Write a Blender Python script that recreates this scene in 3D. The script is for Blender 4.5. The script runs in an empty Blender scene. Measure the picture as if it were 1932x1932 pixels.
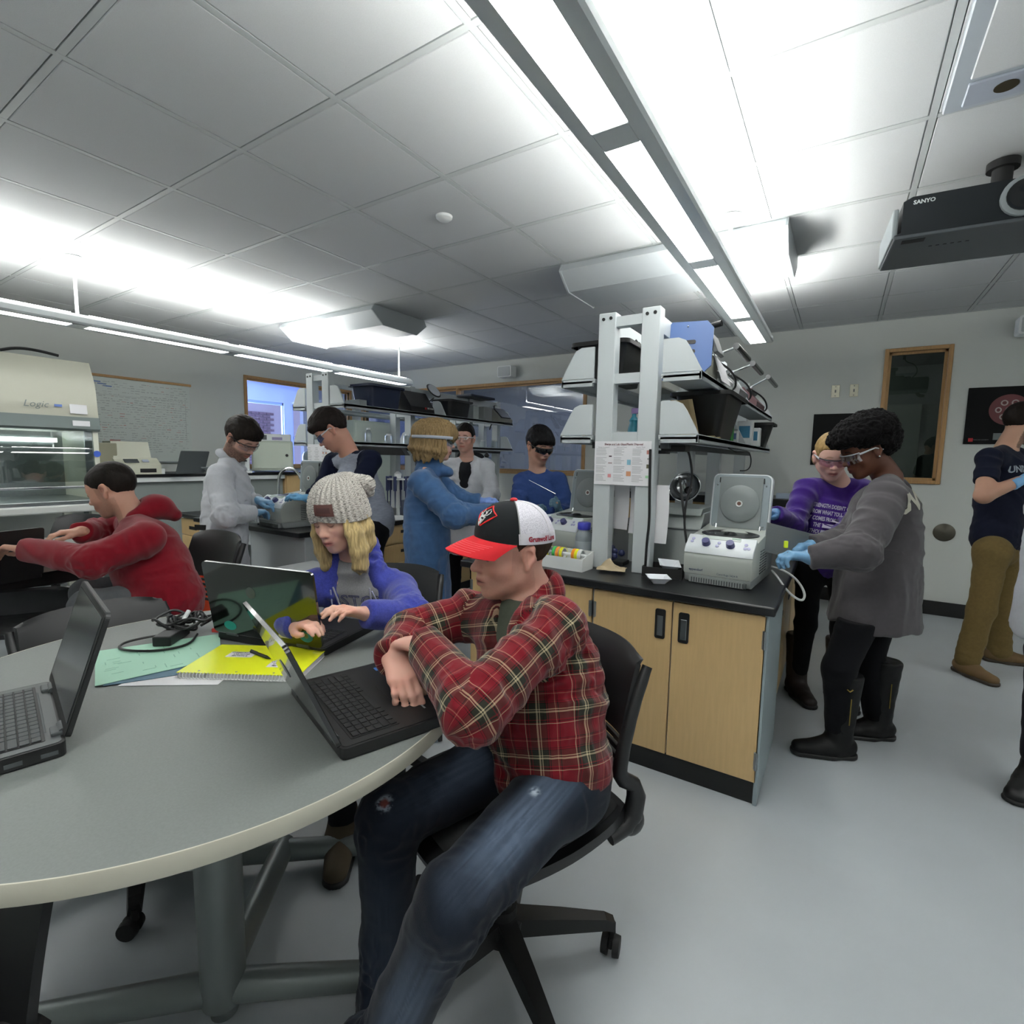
import bpy, bmesh, math, random
import numpy as np
from mathutils import Vector, Matrix, Euler, Quaternion
from mathutils.bvhtree import BVHTree
C = bpy.context.scene.collection
S = bpy.context.scene
PI = math.pi
random.seed(7)
# ---------------------------------------------------------------- camera
cam_d = bpy.data.cameras.new('camera'); cam = bpy.data.objects.new('camera', cam_d); C.objects.link(cam)
cam_d.sensor_width = 36; cam_d.lens = 18.0; cam_d.clip_start = 0.02
def cam_rot(y, p, r):
    cy, sy, cp, sp = math.cos(y), math.sin(y), math.cos(p), math.sin(p)
    f = Vector((-sy*cp, cy*cp, sp)); rt = Vector((cy, sy, 0)); up = rt.cross(f)
    c, s = math.cos(r), math.sin(r)
    r2 = c*rt+s*up; u2 = -s*rt+c*up
    return Matrix((r2, u2, -f)).transposed()
cam.matrix_world = Matrix.Translation((0, 0, 1.33)) @ cam_rot(0.5684, -0.1053, 0.0177).to_4x4()
S.camera = cam
# ---------------------------------------------------------------- world, exposure
w = bpy.data.worlds.new('world'); S.world = w; w.use_nodes = True
w.node_tree.nodes['Background'].inputs[0].default_value = (0.6, 0.7, 1.0, 1)
w.node_tree.nodes['Background'].inputs[1].default_value = 1.0
S.view_settings.view_transform = 'Standard'; S.view_settings.look = 'None'
S.view_settings.gamma = 1.0; S.view_settings.use_curve_mapping = False
S.view_settings.exposure = 1.02
LENS_E = 9.0      # strength of the fixture lenses
UP_E = 32.0       # strength of the upward tubes
# ---------------------------------------------------------------- materials
def lin(c):
    if isinstance(c, str):
        c = c.lstrip('#'); c = tuple(int(c[i:i+2], 16)/255 for i in (0, 2, 4))
    return tuple((x/12.92 if x <= .04045 else ((x+.055)/1.055)**2.4) for x in c[:3]) + (1,)
MC = {}
def mat(name, col, rough=.5, metal=0, spec=.5, var=0, vscale=20, bump=0, bscale=200, emit=0, trans=0, stretch=None, coat=0, sheen=0, ior=None):
    if name in MC: return MC[name]
    m = bpy.data.materials.new(name); m.use_nodes = True; MC[name] = m
    nt = m.node_tree; b = nt.nodes['Principled BSDF']
    b.inputs['Base Color'].default_value = lin(col); b.inputs['Roughness'].default_value = rough
    b.inputs['Metallic'].default_value = metal; b.inputs['Specular IOR Level'].default_value = spec
    if coat: b.inputs['Coat Weight'].default_value = coat
    if sheen: b.inputs['Sheen Weight'].default_value = sheen; b.inputs['Sheen Roughness'].default_value = .5
    if ior: b.inputs['IOR'].default_value = ior
    if trans: b.inputs['Transmission Weight'].default_value = trans
    if emit:
        b.inputs['Emission Color'].default_value = lin(col); b.inputs['Emission Strength'].default_value = emit
    if var or bump:
        tc = nt.nodes.new('ShaderNodeTexCoord'); mp = nt.nodes.new('ShaderNodeMapping')
        nt.links.new(tc.outputs['Object'], mp.inputs[0])
        if stretch: mp.inputs['Scale'].default_value = stretch
    if var:
        n = nt.nodes.new('ShaderNodeTexNoise'); n.inputs['Scale'].default_value = vscale; n.inputs['Detail'].default_value = 5
        nt.links.new(mp.outputs[0], n.inputs['Vector'])
        r = nt.nodes.new('ShaderNodeValToRGB'); c = lin(col)
        r.color_ramp.elements[0].position = .3; r.color_ramp.elements[1].position = .7
        r.color_ramp.elements[0].color = tuple(x*(1-var) for x in c[:3])+(1,)
        r.color_ramp.elements[1].color = tuple(min(1, x*(1+var)) for x in c[:3])+(1,)
        nt.links.new(n.outputs[0], r.inputs[0]); nt.links.new(r.outputs[0], b.inputs['Base Color'])
    if bump:
        n = nt.nodes.new('ShaderNodeTexNoise'); n.inputs['Scale'].default_value = bscale; n.inputs['Detail'].default_value = 3
        nt.links.new(mp.outputs[0], n.inputs['Vector'])
        bp = nt.nodes.new('ShaderNodeBump'); bp.inputs['Strength'].default_value = bump; bp.inputs['Distance'].default_value = .002
        nt.links.new(n.outputs[0], bp.inputs['Height']); nt.links.new(bp.outputs[0], b.inputs['Normal'])
    return m
def vcol_mat(name, rough=.6, spec=.4, bump=0, bscale=300, sss=0, stretch=None, sheen=0, var=0, vscale=60):
    if name in MC: return MC[name]
    m = mat(name, (1, 1, 1), rough, spec=spec, bump=bump, bscale=bscale, stretch=stretch, sheen=sheen)
    nt = m.node_tree; b = nt.nodes['Principled BSDF']
    a = nt.nodes.new('ShaderNodeAttribute'); a.attribute_name = 'col'
    out = a.outputs['Color']
    if var:
        tc = nt.nodes.new('ShaderNodeTexCoord'); mp = nt.nodes.new('ShaderNodeMapping'); nt.links.new(tc.outputs['Object'], mp.inputs[0])
        if stretch: mp.inputs['Scale'].default_value = stretch
        n = nt.nodes.new('ShaderNodeTexNoise'); n.inputs['Scale'].default_value = vscale; n.inputs['Detail'].default_value = 4
        nt.links.new(mp.outputs[0], n.inputs['Vector'])
        mr = nt.nodes.new('ShaderNodeMapRange'); mr.inputs[1].default_value = .3; mr.inputs[2].default_value = .7
        mr.inputs[3].default_value = 1-var; mr.inputs[4].default_value = 1+var
        nt.links.new(n.outputs[0], mr.inputs[0])
        mx = nt.nodes.new('ShaderNodeVectorMath'); mx.operation = 'SCALE'
        nt.links.new(out, mx.inputs[0]); nt.links.new(mr.outputs[0], mx.inputs['Scale']); out = mx.outputs[0]
    nt.links.new(out, b.inputs['Base Color'])
    if sss:
        b.inputs['Subsurface Weight'].default_value = sss; b.inputs['Subsurface Radius'].default_value = (1, .35, .2); b.inputs['Subsurface Scale'].default_value = .008
    return m
def glass_mat(name, tint=(1, 1, 1), refl=.12, rough=.0):
    if name in MC: return MC[name]
    m = bpy.data.materials.new(name); m.use_nodes = True; MC[name] = m; nt = m.node_tree
    for n in list(nt.nodes): nt.nodes.remove(n)
    o = nt.nodes.new('ShaderNodeOutputMaterial'); t = nt.nodes.new('ShaderNodeBsdfTransparent'); g = nt.nodes.new('ShaderNodeBsdfGlossy')
    t.inputs[0].default_value = lin(tint); g.inputs['Roughness'].default_value = rough
    lw = nt.nodes.new('ShaderNodeLayerWeight'); lw.inputs[0].default_value = .5; pw = nt.nodes.new('ShaderNodeMath'); pw.operation = 'POWER'; pw.inputs[1].default_value = 4
    ad = nt.nodes.new('ShaderNodeMath'); ad.operation = 'MULTIPLY_ADD'; ad.inputs[1].default_value = .5; ad.inputs[2].default_value = refl; ad.use_clamp = True
    mx = nt.nodes.new('ShaderNodeMixShader')
    nt.links.new(lw.outputs['Facing'], pw.inputs[0]); nt.links.new(pw.outputs[0], ad.inputs[0]); nt.links.new(ad.outputs[0], mx.inputs[0])
    nt.links.new(t.outputs[0], mx.inputs[1]); nt.links.new(g.outputs[0], mx.inputs[2]); nt.links.new(mx.outputs[0], o.inputs[0])
    return m
# ---------------------------------------------------------------- mesh builder
class MB:
    def __init__(s): s.bm = bmesh.new()
    def _x(s, vs, m):
        bmesh.ops.transform(s.bm, matrix=m, verts=vs)
    def box(s, c, d, rot=None, bev=0, seg=2):
        r = bmesh.ops.create_cube(s.bm, size=1); vs = r['verts']
        m = Matrix.Translation(c) @ (rot.to_4x4() if rot is not None else Matrix.Identity(4)) @ Matrix.Diagonal((*d, 1))
        s._x(vs, m)
        if bev:
            es = list({e for v in vs for e in v.link_edges})
            bmesh.ops.bevel(s.bm, geom=es, offset=bev, segments=seg, profile=.5, affect='EDGES')
        return s
    def bb(s, x0, x1, y0, y1, z0, z1, bev=0, seg=2):
        return s.box(((x0+x1)/2, (y0+y1)/2, (z0+z1)/2), (abs(x1-x0), abs(y1-y0), abs(z1-z0)), bev=bev, seg=seg)
    def cyl(s, a, b, r, r2=None, seg=16, cap=True):
        a, b = Vector(a), Vector(b); d = b-a
        if d.length < 1e-6: return s
        r2 = r if r2 is None else r2
        rr = bmesh.ops.create_cone(s.bm, cap_ends=cap, segments=seg, radius1=r, radius2=r2, depth=d.length)
        s._x(rr['verts'], Matrix.Translation((a+b)/2) @ d.to_track_quat('Z', 'Y').to_matrix().to_4x4())
        return s
    def sph(s, c, r, seg=12, sc=(1, 1, 1), rot=None):
        rr = bmesh.ops.create_uvsphere(s.bm, u_segments=seg, v_segments=max(6, seg*2//3), radius=r)
        s._x(rr['verts'], Matrix.Translation(c) @ (rot.to_4x4() if rot is not None else Matrix.Identity(4)) @ Matrix.Diagonal((*sc, 1)))
        return s
    def tube(s, pts, r, seg=8, smooth=0, closed=False):
        pts = [Vector(p) for p in pts]
        for _ in range(smooth):
            q = []
            n = len(pts)
            rng = range(n) if closed else range(n-1)
            if not closed: q.append(pts[0])
            for i in rng:
                a, b = pts[i], pts[(i+1) % n]; q += [a*.75+b*.25, a*.25+b*.75]
            if not closed: q.append(pts[-1])
            pts = q
        n = len(pts); rings = []; up = Vector((0, 0, 1)); prev = None
        rr = r if isinstance(r, (list, tuple)) else None
        for i, p in enumerate(pts):
            if closed: t = pts[(i+1) % n]-pts[i-1]
            else: t = pts[min(i+1, n-1)]-pts[max(i-1, 0)]
            t.normalize()
            if prev is None:
                u = t.cross(up)
                if u.length < .05: u = t.cross(Vector((1, 0, 0)))
            else: u = prev-t*prev.dot(t)
            u.normalize(); prev = u; v = t.cross(u)
            ra = rr[min(len(rr)-1, int(i*len(rr)/n))] if rr else r
            rings.append([s.bm.verts.new(p+(u*math.cos(a)+v*math.sin(a))*ra) for a in [2*PI*k/seg for k in range(seg)]])
        for i in range(n if closed else n-1):
            A, B = rings[i], rings[(i+1) % n]
            for k in range(seg): s.bm.faces.new((A[k], A[(k+1) % seg], B[(k+1) % seg], B[k]))
        if not closed:
            s.bm.faces.new(list(reversed(rings[0]))); s.bm.faces.new(rings[-1])
        return s
    def lathe(s, prof, c=(0, 0, 0), seg=24, rot=None, capb=True, capt=True):
        m = Matrix.Translation(c) @ (rot.to_4x4() if rot is not None else Matrix.Identity(4)); rings = []
        for r, z in prof: rings.append([s.bm.verts.new(m @ Vector((r*math.cos(2*PI*k/seg), r*math.sin(2*PI*k/seg), z))) for k in range(seg)])
        for A, B in zip(rings, rings[1:]):
            for k in range(seg): s.bm.faces.new((A[k], A[(k+1) % seg], B[(k+1) % seg], B[k]))
        if capb and prof[0][0] > 1e-5: s.bm.faces.new(list(reversed(rings[0])))
        if capt and prof[-1][0] > 1e-5: s.bm.faces.new(rings[-1])
        return s
    def prism(s, poly, o, u, v, th):
        """polygon (a,b) in plane o+a*u+b*v, extruded by th along u x v (centred)"""
        o, u, v = Vector(o), Vector(u), Vector(v); n = u.cross(v).normalized()
        A = [s.bm.verts.new(o+u*a+v*b-n*th/2) for a, b in poly]; B = [s.bm.verts.new(o+u*a+v*b+n*th/2) for a, b in poly]
        k = len(poly)
        s.bm.faces.new(list(reversed(A))); s.bm.faces.new(B)
        for i in range(k): s.bm.faces.new((A[i], A[(i+1) % k], B[(i+1) % k], B[i]))
        return s
    def grid(s, fn, nu, nv, th=0):
        """fn(u,v)->point on 0..1 ; th: thickness along the normal"""
        P = [[Vector(fn(i/nu, j/nv)) for j in range(nv+1)] for i in range(nu+1)]
        def nrm(i, j):
            a = P[min(i+1, nu)][j]-P[max(i-1, 0)][j]; b = P[i][min(j+1, nv)]-P[i][max(j-1, 0)]
            n = a.cross(b); return n.normalized() if n.length > 1e-9 else Vector((0, 0, 1))
        A = [[s.bm.verts.new(P[i][j]+nrm(i, j)*(th/2)) for j in range(nv+1)] for i in range(nu+1)]
        for i in range(nu):
            for j in range(nv): s.bm.faces.new((A[i][j], A[i+1][j], A[i+1][j+1], A[i][j+1]))
        if th:
            B = [[s.bm.verts.new(P[i][j]-nrm(i, j)*(th/2)) for j in range(nv+1)] for i in range(nu+1)]
            for i in range(nu):
                for j in range(nv): s.bm.faces.new((B[i][j+1], B[i+1][j+1], B[i+1][j], B[i][j]))
            for i in range(nu):
                s.bm.faces.new((A[i][0], B[i][0], B[i+1][0], A[i+1][0])); s.bm.faces.new((A[i+1][nv], B[i+1][nv], B[i][nv], A[i][nv]))
            for j in range(nv):
                s.bm.faces.new((A[0][j+1], B[0][j+1], B[0][j], A[0][j])); s.bm.faces.new((A[nu][j], B[nu][j], B[nu][j+1], A[nu][j+1]))
        return s
    def obj(s, name, m, parent=None, smooth=False, loc=None):
        bmesh.ops.recalc_face_normals(s.bm, faces=s.bm.faces)
        me = bpy.data.meshes.new(name); s.bm.to_mesh(me); s.bm.free()
        me.materials.append(m)
        if smooth:
            me.polygons.foreach_set('use_smooth', [True]*len(me.polygons))
            try: me.set_sharp_from_angle(angle=math.radians(38))
            except Exception: pass
        o = bpy.data.objects.new(name, me); C.objects.link(o)
        if loc is not None: o.location = loc
        if parent is not None: o.parent = parent
        return o
def tag(o, label=None, cat=None, group=None, kind=None):
    if label: o['label'] = label
    if cat: o['category'] = cat
    if group: o['group'] = group
    if kind: o['kind'] = kind
    return o
def thing(name, label, cat, loc=(0, 0, 0), rz=0, group=None):
    o = bpy.data.objects.new(name, None); C.objects.link(o); o.location = loc; o.rotation_euler = (0, 0, rz)
    o.empty_display_size = .1
    return tag(o, label, cat, group)
def dup(src, loc=None, rz=None, label=None, parent=None):
    c = src.copy(); C.objects.link(c)
    if parent is not None: c.parent = parent
    if loc is not None: c.location = loc
    if rz is not None: c.rotation_euler = (0, 0, rz)
    if label: c['label'] = label
    for ch in list(src.children): dup(ch, parent=c)
    return c
def struct(name, mb, m, smooth=False): return tag(mb.obj(name, m, smooth=smooth), kind='structure')
RX = lambda a: Matrix.Rotation(a, 3, 'X')
RY = lambda a: Matrix.Rotation(a, 3, 'Y')
RZ = lambda a: Matrix.Rotation(a, 3, 'Z')
_font_cache = {}
def text_bm(txt, size, align='CENTER', bold=0, shear=0, spacing=1):
    cu = bpy.data.curves.new('t', 'FONT'); cu.body = txt; cu.size = size; cu.align_x = align; cu.align_y = 'CENTER'
    cu.offset = bold; cu.resolution_u = 2; cu.shear = shear; cu.space_character = spacing
    o = bpy.data.objects.new('t', cu); C.objects.link(o)
    dg = bpy.context.evaluated_depsgraph_get(); me = bpy.data.meshes.new_from_object(o.evaluated_get(dg))
    bpy.data.objects.remove(o); bpy.data.curves.remove(cu)
    bm = bmesh.new(); bm.from_mesh(me); bpy.data.meshes.remove(me); return bm
def text(name, txt, size, o, u, v, m, parent=None, bold=0, lift=.0006, align='CENTER', shear=0, sx=1, wrap=None, spacing=1, depth=0.1, arch=0):
    """flat lettering at o with right u, up v. wrap=(BVH, reach): project on to that surface"""
    bm = text_bm(txt, size, align, bold, shear, spacing)
    o, u, v = Vector(o), Vector(u).normalized(), Vector(v).normalized(); n = u.cross(v)
    if wrap is not None:
        bmesh.ops.triangulate(bm, faces=bm.faces)
        for _ in range(4):
            es = [e for e in bm.edges if e.calc_length() > .012]
            if not es: break
            bmesh.ops.subdivide_edges(bm, edges=es, cuts=1); bmesh.ops.triangulate(bm, faces=bm.faces)
    lost = []
    for vt in bm.verts:
        x, y = vt.co.x*sx, vt.co.y - arch*(vt.co.x*sx)**2
        p = o+u*x+v*y
        if wrap is not None:
            h = wrap.ray_cast(p+n*depth, -n, depth*2.5)
            if h[0] is not None: p = h[0]+n*lift*2
            else: lost.append(vt)
        else: p = p+n*lift
        vt.co = p
    if lost: bmesh.ops.delete(bm, geom=lost, context='VERTS')
    mb = MB(); mb.bm.free(); mb.bm = bm
    return mb.obj(name, m, parent)
def plate(name, w_, h_, o, u, v, m, parent=None, th=.001, bev=0):
    u, v = Vector(u).normalized(), Vector(v).normalized()
    mb = MB(); mb.prism([(-w_/2, -h_/2), (w_/2, -h_/2), (w_/2, h_/2), (-w_/2, h_/2)], Vector(o)+u.cross(v)*th/2, u, v, th)
    return mb.obj(name, m, parent)
def rrect(w_, h_, r, n=5):
    P = []
    for cx, cy, a0 in ((w_/2-r, h_/2-r, 0), (-w_/2+r, h_/2-r, 90), (-w_/2+r, -h_/2+r, 180), (w_/2-r, -h_/2+r, 270)):
        for k in range(n+1):
            a = math.radians(a0+90*k/n); P.append((cx+r*math.cos(a), cy+r*math.sin(a)))
    return P
# common materials
M_wall = mat('wall_paint', '#c4c8c4', .85, spec=.2, bump=.05, bscale=400)
M_tile = mat('ceiling_tile_fibre', '#c3c6c7', .95, spec=.1, var=.03, vscale=300, bump=.25, bscale=500)
M_grid = mat('ceiling_grid_metal', '#b4b9b9', .6)
M_floor = mat('floor_vinyl', '#abb1b5', .34, spec=.35, var=.035, vscale=3)
M_oak = mat('oak_wood', '#b08a5a', .45, var=.12, vscale=8, stretch=(14, 14, .8))
M_maple = mat('maple_panel', '#c6a877', .42, var=.05, vscale=9, stretch=(9, 9, .7))
M_black = mat('black_plastic', '#101112', .5, var=.1, vscale=30)
M_blackmatte = mat('black_matte_plastic', '#151617', .65, bump=.1, bscale=700)
M_epoxy = mat('black_epoxy_worktop', '#17191b', .32, var=.25, vscale=6)
M_basegum = mat('black_rubber_base', '#0f1011', .55)
M_steel = mat('brushed_steel', '#9aa0a2', .32, metal=1, var=.06, vscale=40)
M_chrome = mat('chrome', '#d8dadc', .1, metal=1)
M_shelf = mat('grey_enamel_frame', '#b6bdbf', .45, spec=.4)
M_white = mat('white_plastic', '#d7dbda', .4)
M_offwhite = mat('offwhite_enamel', '#c9cbbd', .42)
M_greyp = mat('grey_plastic', '#8d9496', .45)
M_dgrey = mat('dark_grey_plastic', '#4b5052', .5)
M_paper = mat('paper', '#dcdcdf', .85, spec=.1)
M_ink = mat('black_ink', '#1c1d20', .8, spec=.1)
M_inkgrey = mat('grey_ink', '#83868a', .8, spec=.1)
M_red = mat('red_ink', '#b3262a', .6)
M_blue = mat('blue_ink', '#3c56a8', .6)
M_screenoff = mat('dark_screen', '#1b1d1c', .12, spec=.6)
# ================================================================ ROOM
XL, XR, YF, YB, H = -6.8, 5.2, -2.4, 5.81, 2.617
struct('floor', MB().bb(XL, XR, YF, YB, -.1, 0), M_floor)
def wall_with_holes(name, axis, pos, th, a0, a1, holes):
    """axis 'Y': wall in the XZ plane at Y=pos; 'X': wall in the YZ plane at X=pos. holes: (a0,a1,z0,z1)"""
    mb = MB(); cuts = sorted({a0, a1, *[h[0] for h in holes], *[h[1] for h in holes]})
    def seg(b0, b1, z0, z1):
        if axis == 'Y': mb.bb(b0, b1, pos, pos+th, z0, z1)
        else: mb.bb(pos, pos+th, b0, b1, z0, z1)
    for b0, b1 in zip(cuts, cuts[1:]):
        hs = [h for h in holes if h[0] <= b0+1e-6 and h[1] >= b1-1e-6]
        if not hs: seg(b0, b1, 0, H+.1)
        else:
            seg(b0, b1, 0, hs[0][2]); seg(b0, b1, hs[0][3], H+.1)
    return struct(name, mb, M_wall)
W1 = (.29, .705, 1.195, 2.33)        # narrow window, back wall
W2 = (-6.62, -2.70, 1.16, 2.29)      # wide partition window, back wall
W3 = (3.97, 5.68, 1.16, 2.33)        # hallway window, left wall
wall_with_holes('wall_back', 'Y', YB, .14, XL, XR, [W1, W2])
wall_with_holes('wall_left', 'X', XL-.14, .14, YF, YB+.14, [W3])
wall_with_holes('wall_right', 'X', XR, .14, YF, YB+.14, [])
wall_with_holes('wall_front', 'Y', YF-.14, .14, XL-.14, XR+.14, [])
struct('baseboard_back', MB().bb(-2.6, XR, YB-.012, YB, 0, .125), M_basegum)
struct('baseboard_left', MB().bb(XL, XL+.012, YF, 2.6, 0, .11), M_basegum)
# ceiling: dark plenum deck, grid, one object per tile
ceil = struct('ceiling', MB().bb(XL-.1, XR+.1, YF-.1, YB+.1, H+.05, H+.09), M_grid)
PX, OX, PY, OY = .613, -.42, .61, 1.945
xs = sorted({XL, XR} | {OX+PX*k for k in range(-11, 10) if XL < OX+PX*k < XR})
ys = sorted({YF, YB} | {OY+PY*k for k in range(-8, 8) if YF < OY+PY*k < YB})
g = MB()
for x in xs[1:-1]: g.bb(x-.012, x+.012, YF, YB, H, H+.012)
for y in ys[1:-1]: g.bb(XL, XR, y-.012, y+.012, H+.0005, H+.012)
g.bb(XL, XR, YB-.02, YB, H-.002, H+.012); g.bb(XL, XL+.02, YF, YB, H-.002, H+.012)
g.obj('ceiling_grid', M_grid, ceil)
tile_cache = {}
for x0, x1 in zip(xs, xs[1:]):
    for y0, y1 in zip(ys, ys[1:]):
        if x1-x0 < .06 or y1-y0 < .06: continue
        key = (round(x1-x0, 3), round(y1-y0, 3))
        if key not in tile_cache:
            t = MB(); t.box((0, 0, 0), (key[0]-.03, key[1]-.03, .012), bev=.003, seg=1)
            t.box((0, 0, .009), (key[0]-.012, key[1]-.012, .008))
            tile_cache[key] = t.obj('ceiling_tile', M_tile, ceil, loc=((x0+x1)/2, (y0+y1)/2, H+.0065)); continue
        o = tile_cache[key].copy(); C.objects.link(o); o.location = ((x0+x1)/2, (y0+y1)/2, H+.0065)
# windows
def window(name, axis, pos, hole, fw, depth, glass, mullions=(), pane_pos=.05):
    a0, a1, z0, z1 = hole; mb = MB()
    def bx(b0, b1, c0, c1, d0=-.02, d1=depth, bev=.004):
        if axis == 'Y': mb.bb(b0, b1, pos+d0, pos+d1, c0, c1, bev=bev, seg=1)
        else: mb.bb(pos-d1, pos-d0, b0, b1, c0, c1, bev=bev, seg=1)
    bx(a0-fw, a0, z0-fw, z1+fw); bx(a1, a1+fw, z0-fw, z1+fw); bx(a0, a1, z1, z1+fw); bx(a0, a1, z0-fw, z0)
    s_ = .022
    for q in mullions: bx(q-.02, q+.02, z0, z1)
    f = struct(name, mb, M_oak)
    mb2 = MB()
    for b0, b1, c0, c1 in ((a0, a0+s_, z0, z1), (a1-s_, a1, z0, z1), (a0, a1, z1-s_, z1), (a0, a1, z0, z0+s_)):
        if axis == 'Y': mb2.bb(b0, b1, pos+.02, pos+.04, c0, c1)
        else: mb2.bb(pos-.04, pos-.02, b0, b1, c0, c1)
    mb2.obj('glazing_bead', M_oak, f)
    cuts = [a0, *mullions, a1]
    for b0, b1 in zip(cuts, cuts[1:]):
        p = MB()
        if axis == 'Y': p.bb(b0+.01, b1-.01, pos+pane_pos, pos+pane_pos+.006, z0, z1)
        else: p.bb(pos-pane_pos-.006, pos-pane_pos, b0+.01, b1-.01, z0, z1)
        p.obj('pane', glass, f)
    return f
window('window_1', 'Y', YB, W1, .032, .12, glass_mat('dark_window_glass', (.66, .68, .66), .05))
window('window_2', 'Y', YB, W2, .04, .12, glass_mat('partition_glass', (.74, .76, .78), .12), mullions=(-4.66,))
window('window_3', 'X', XL, W3, .04, .12, glass_mat('clear_glass', (.96, .97, 1), .02))
# rooms beyond the glass
M_beyond = mat('corridor_wall_paint', '#a9acb4', .8)
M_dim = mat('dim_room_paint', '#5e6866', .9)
r2 = MB(); r2.bb(-8.4, -1.6, 8.3, 8.4, 0, 2.6); r2.bb(-8.5, -8.4, 5.96, 8.4, 0, 2.6); r2.bb(-1.6, -1.5, 5.96, 8.4, 0, 2.6)
struct('wall_corridor', r2, M_beyond)
struct('floor_corridor', MB().bb(-8.4, -1.6, 5.96, 8.3, -.1, 0), M_floor)
struct('ceiling_corridor', MB().bb(-8.4, -1.6, 5.96, 8.3, 2.6, 2.66), mat('corridor_ceiling_paint', '#aab0ba', .9))
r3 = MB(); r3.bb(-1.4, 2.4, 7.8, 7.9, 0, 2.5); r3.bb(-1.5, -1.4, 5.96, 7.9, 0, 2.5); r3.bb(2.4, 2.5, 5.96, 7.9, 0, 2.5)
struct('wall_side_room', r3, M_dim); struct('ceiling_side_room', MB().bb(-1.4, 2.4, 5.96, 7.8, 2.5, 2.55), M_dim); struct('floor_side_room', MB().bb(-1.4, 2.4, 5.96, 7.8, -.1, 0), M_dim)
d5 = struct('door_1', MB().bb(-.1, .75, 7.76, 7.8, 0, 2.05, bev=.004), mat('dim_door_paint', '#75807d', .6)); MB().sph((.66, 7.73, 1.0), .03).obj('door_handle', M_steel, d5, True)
rl = bpy.data.lights.new('side_room_fill', 'POINT'); rl.energy = 22; rl.shadow_soft_size = .15; rl.color = (1, .98, .95); ro = bpy.data.objects.new('side_room_fill', rl); C.objects.link(ro); ro.location = (-.6, 6.9, 2.3)  # unseen fill lamp added to brighten the room behind the dark window
for (x, y, e, n) in ((-3.6, 6.7, 14.0, 1.3), (-3.1, 7.6, 9.0, 1.1), (-5.6, 7.1, 9.0, 1.2)):
    t = thing('corridor_light', 'lit strip light seen behind the wide glass, %s' % ('nearest its right end' if x == -3.6 else 'deepest in the corridor' if x == -3.1 else 'in its left half'), 'ceiling light', (x, y, 2.55))
    MB().bb(-n/2, n/2, -.05, .05, 0, .045, bev=.005).obj('housing', M_white, t)
    MB().bb(-n/2+.02, n/2-.02, -.035, .035, -.012, 0).obj('lens', mat('corridor_lens', '#eef2ff', .5, emit=40), t)
ex = thing('exit_sign', 'small dark red sign on the corridor wall behind the glass', 'sign', (-3.9, 8.28, 2.03))
MB().bb(-.09, .09, -.02, .0, -.07, .07, bev=.005).obj('sign_box', mat('sign_maroon', '#4a1c22', .5), ex)
plate('sign_stripe', .12, .02, (0, -.0205, 0), (1, 0, 0), (0, 0, 1), mat('sign_pale', '#a8888c', .5), ex)
# hallway beyond the left wall, daylit
M_hall = mat('hall_wall_paint', '#c9d2ea', .8)
h_ = MB(); h_.bb(-11.0, -6.94, 9.4, 9.5, 0, 2.9); h_.bb(-11.0, -6.94, 1.2, 1.3, 0, 2.9)
h_.bb(-11.1, -11.0, 1.2, 9.5, 0, .9); h_.bb(-11.1, -11.0, 1.2, 9.5, 2.5, 2.9)
for y in (1.3, 3.4, 5.1, 7.3, 9.2): h_.bb(-11.1, -11.0, y, y+.22, .9, 2.5)
struct('wall_hall', h_, M_hall); struct('floor_hall', MB().bb(-11, -6.94, 1.3, 9.4, -.1, 0), M_floor); struct('ceiling_hall', MB().bb(-11, -6.94, 1.3, 9.4, 2.9, 2.95), M_hall)
hw = MB()
for y0, y1 in ((1.52, 3.4), (3.62, 5.1), (5.32, 7.3), (7.52, 9.2)):
    for yy in (y0, (y0+y1)/2, y1): hw.bb(-11.08, -11.02, yy-.03, yy+.03, .9, 2.5)
    for z in (.93, 1.7, 2.47): hw.bb(-11.08, -11.02, y0, y1, z-.03, z+.03)
struct('window_4', hw, mat('hall_window_frame', '#aebfe6', .5))
# brick building outside the hallway windows
M_brick = mat('outside_brick', '#5b4a50', .9, var=.3, vscale=14); bw = struct('wall_outside', MB().bb(-13.6, -13.5, 0, 10, -1, 5), mat('mortar', '#8e8488', .9))
br = MB(); br.box((0, 0, 0), (.03, .21, .062)); B0 = None
for k in range(20):
    for j in range(14):
        loc = (-13.49, 5.55+j*.22+(k % 2)*.11, 1.0+k*.075)
        if B0 is None: B0 = br.obj('brick', M_brick, bw, loc=loc)
        else:
            o = B0.copy(); C.objects.link(o); o.location = loc
sun_d = bpy.data.lights.new('hall_daylight', 'AREA'); sun_d.energy = 900; sun_d.color = (.62, .74, 1); sun_d.shape = 'RECTANGLE'; sun_d.size = 6; sun_d.size_y = 1.6
sun = bpy.data.objects.new('hall_daylight', sun_d); C.objects.link(sun); sun.location = (-11.3, 5.6, 1.9); sun.rotation_euler = (0, math.radians(-90), 0)
dh = struct('door_2', MB().bb(-9.6, -8.6, 9.36, 9.4, 0, 2.1, bev=.004), mat('hall_door_blue', '#6d86c4', .5)); MB().bb(-9.68, -8.52, 9.34, 9.37, 2.1, 2.18).bb(-9.68, -9.6, 9.34, 9.37, 0, 2.1).bb(-8.6, -8.52, 9.34, 9.37, 0, 2.1).obj('door_frame', M_dgrey, dh)
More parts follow.
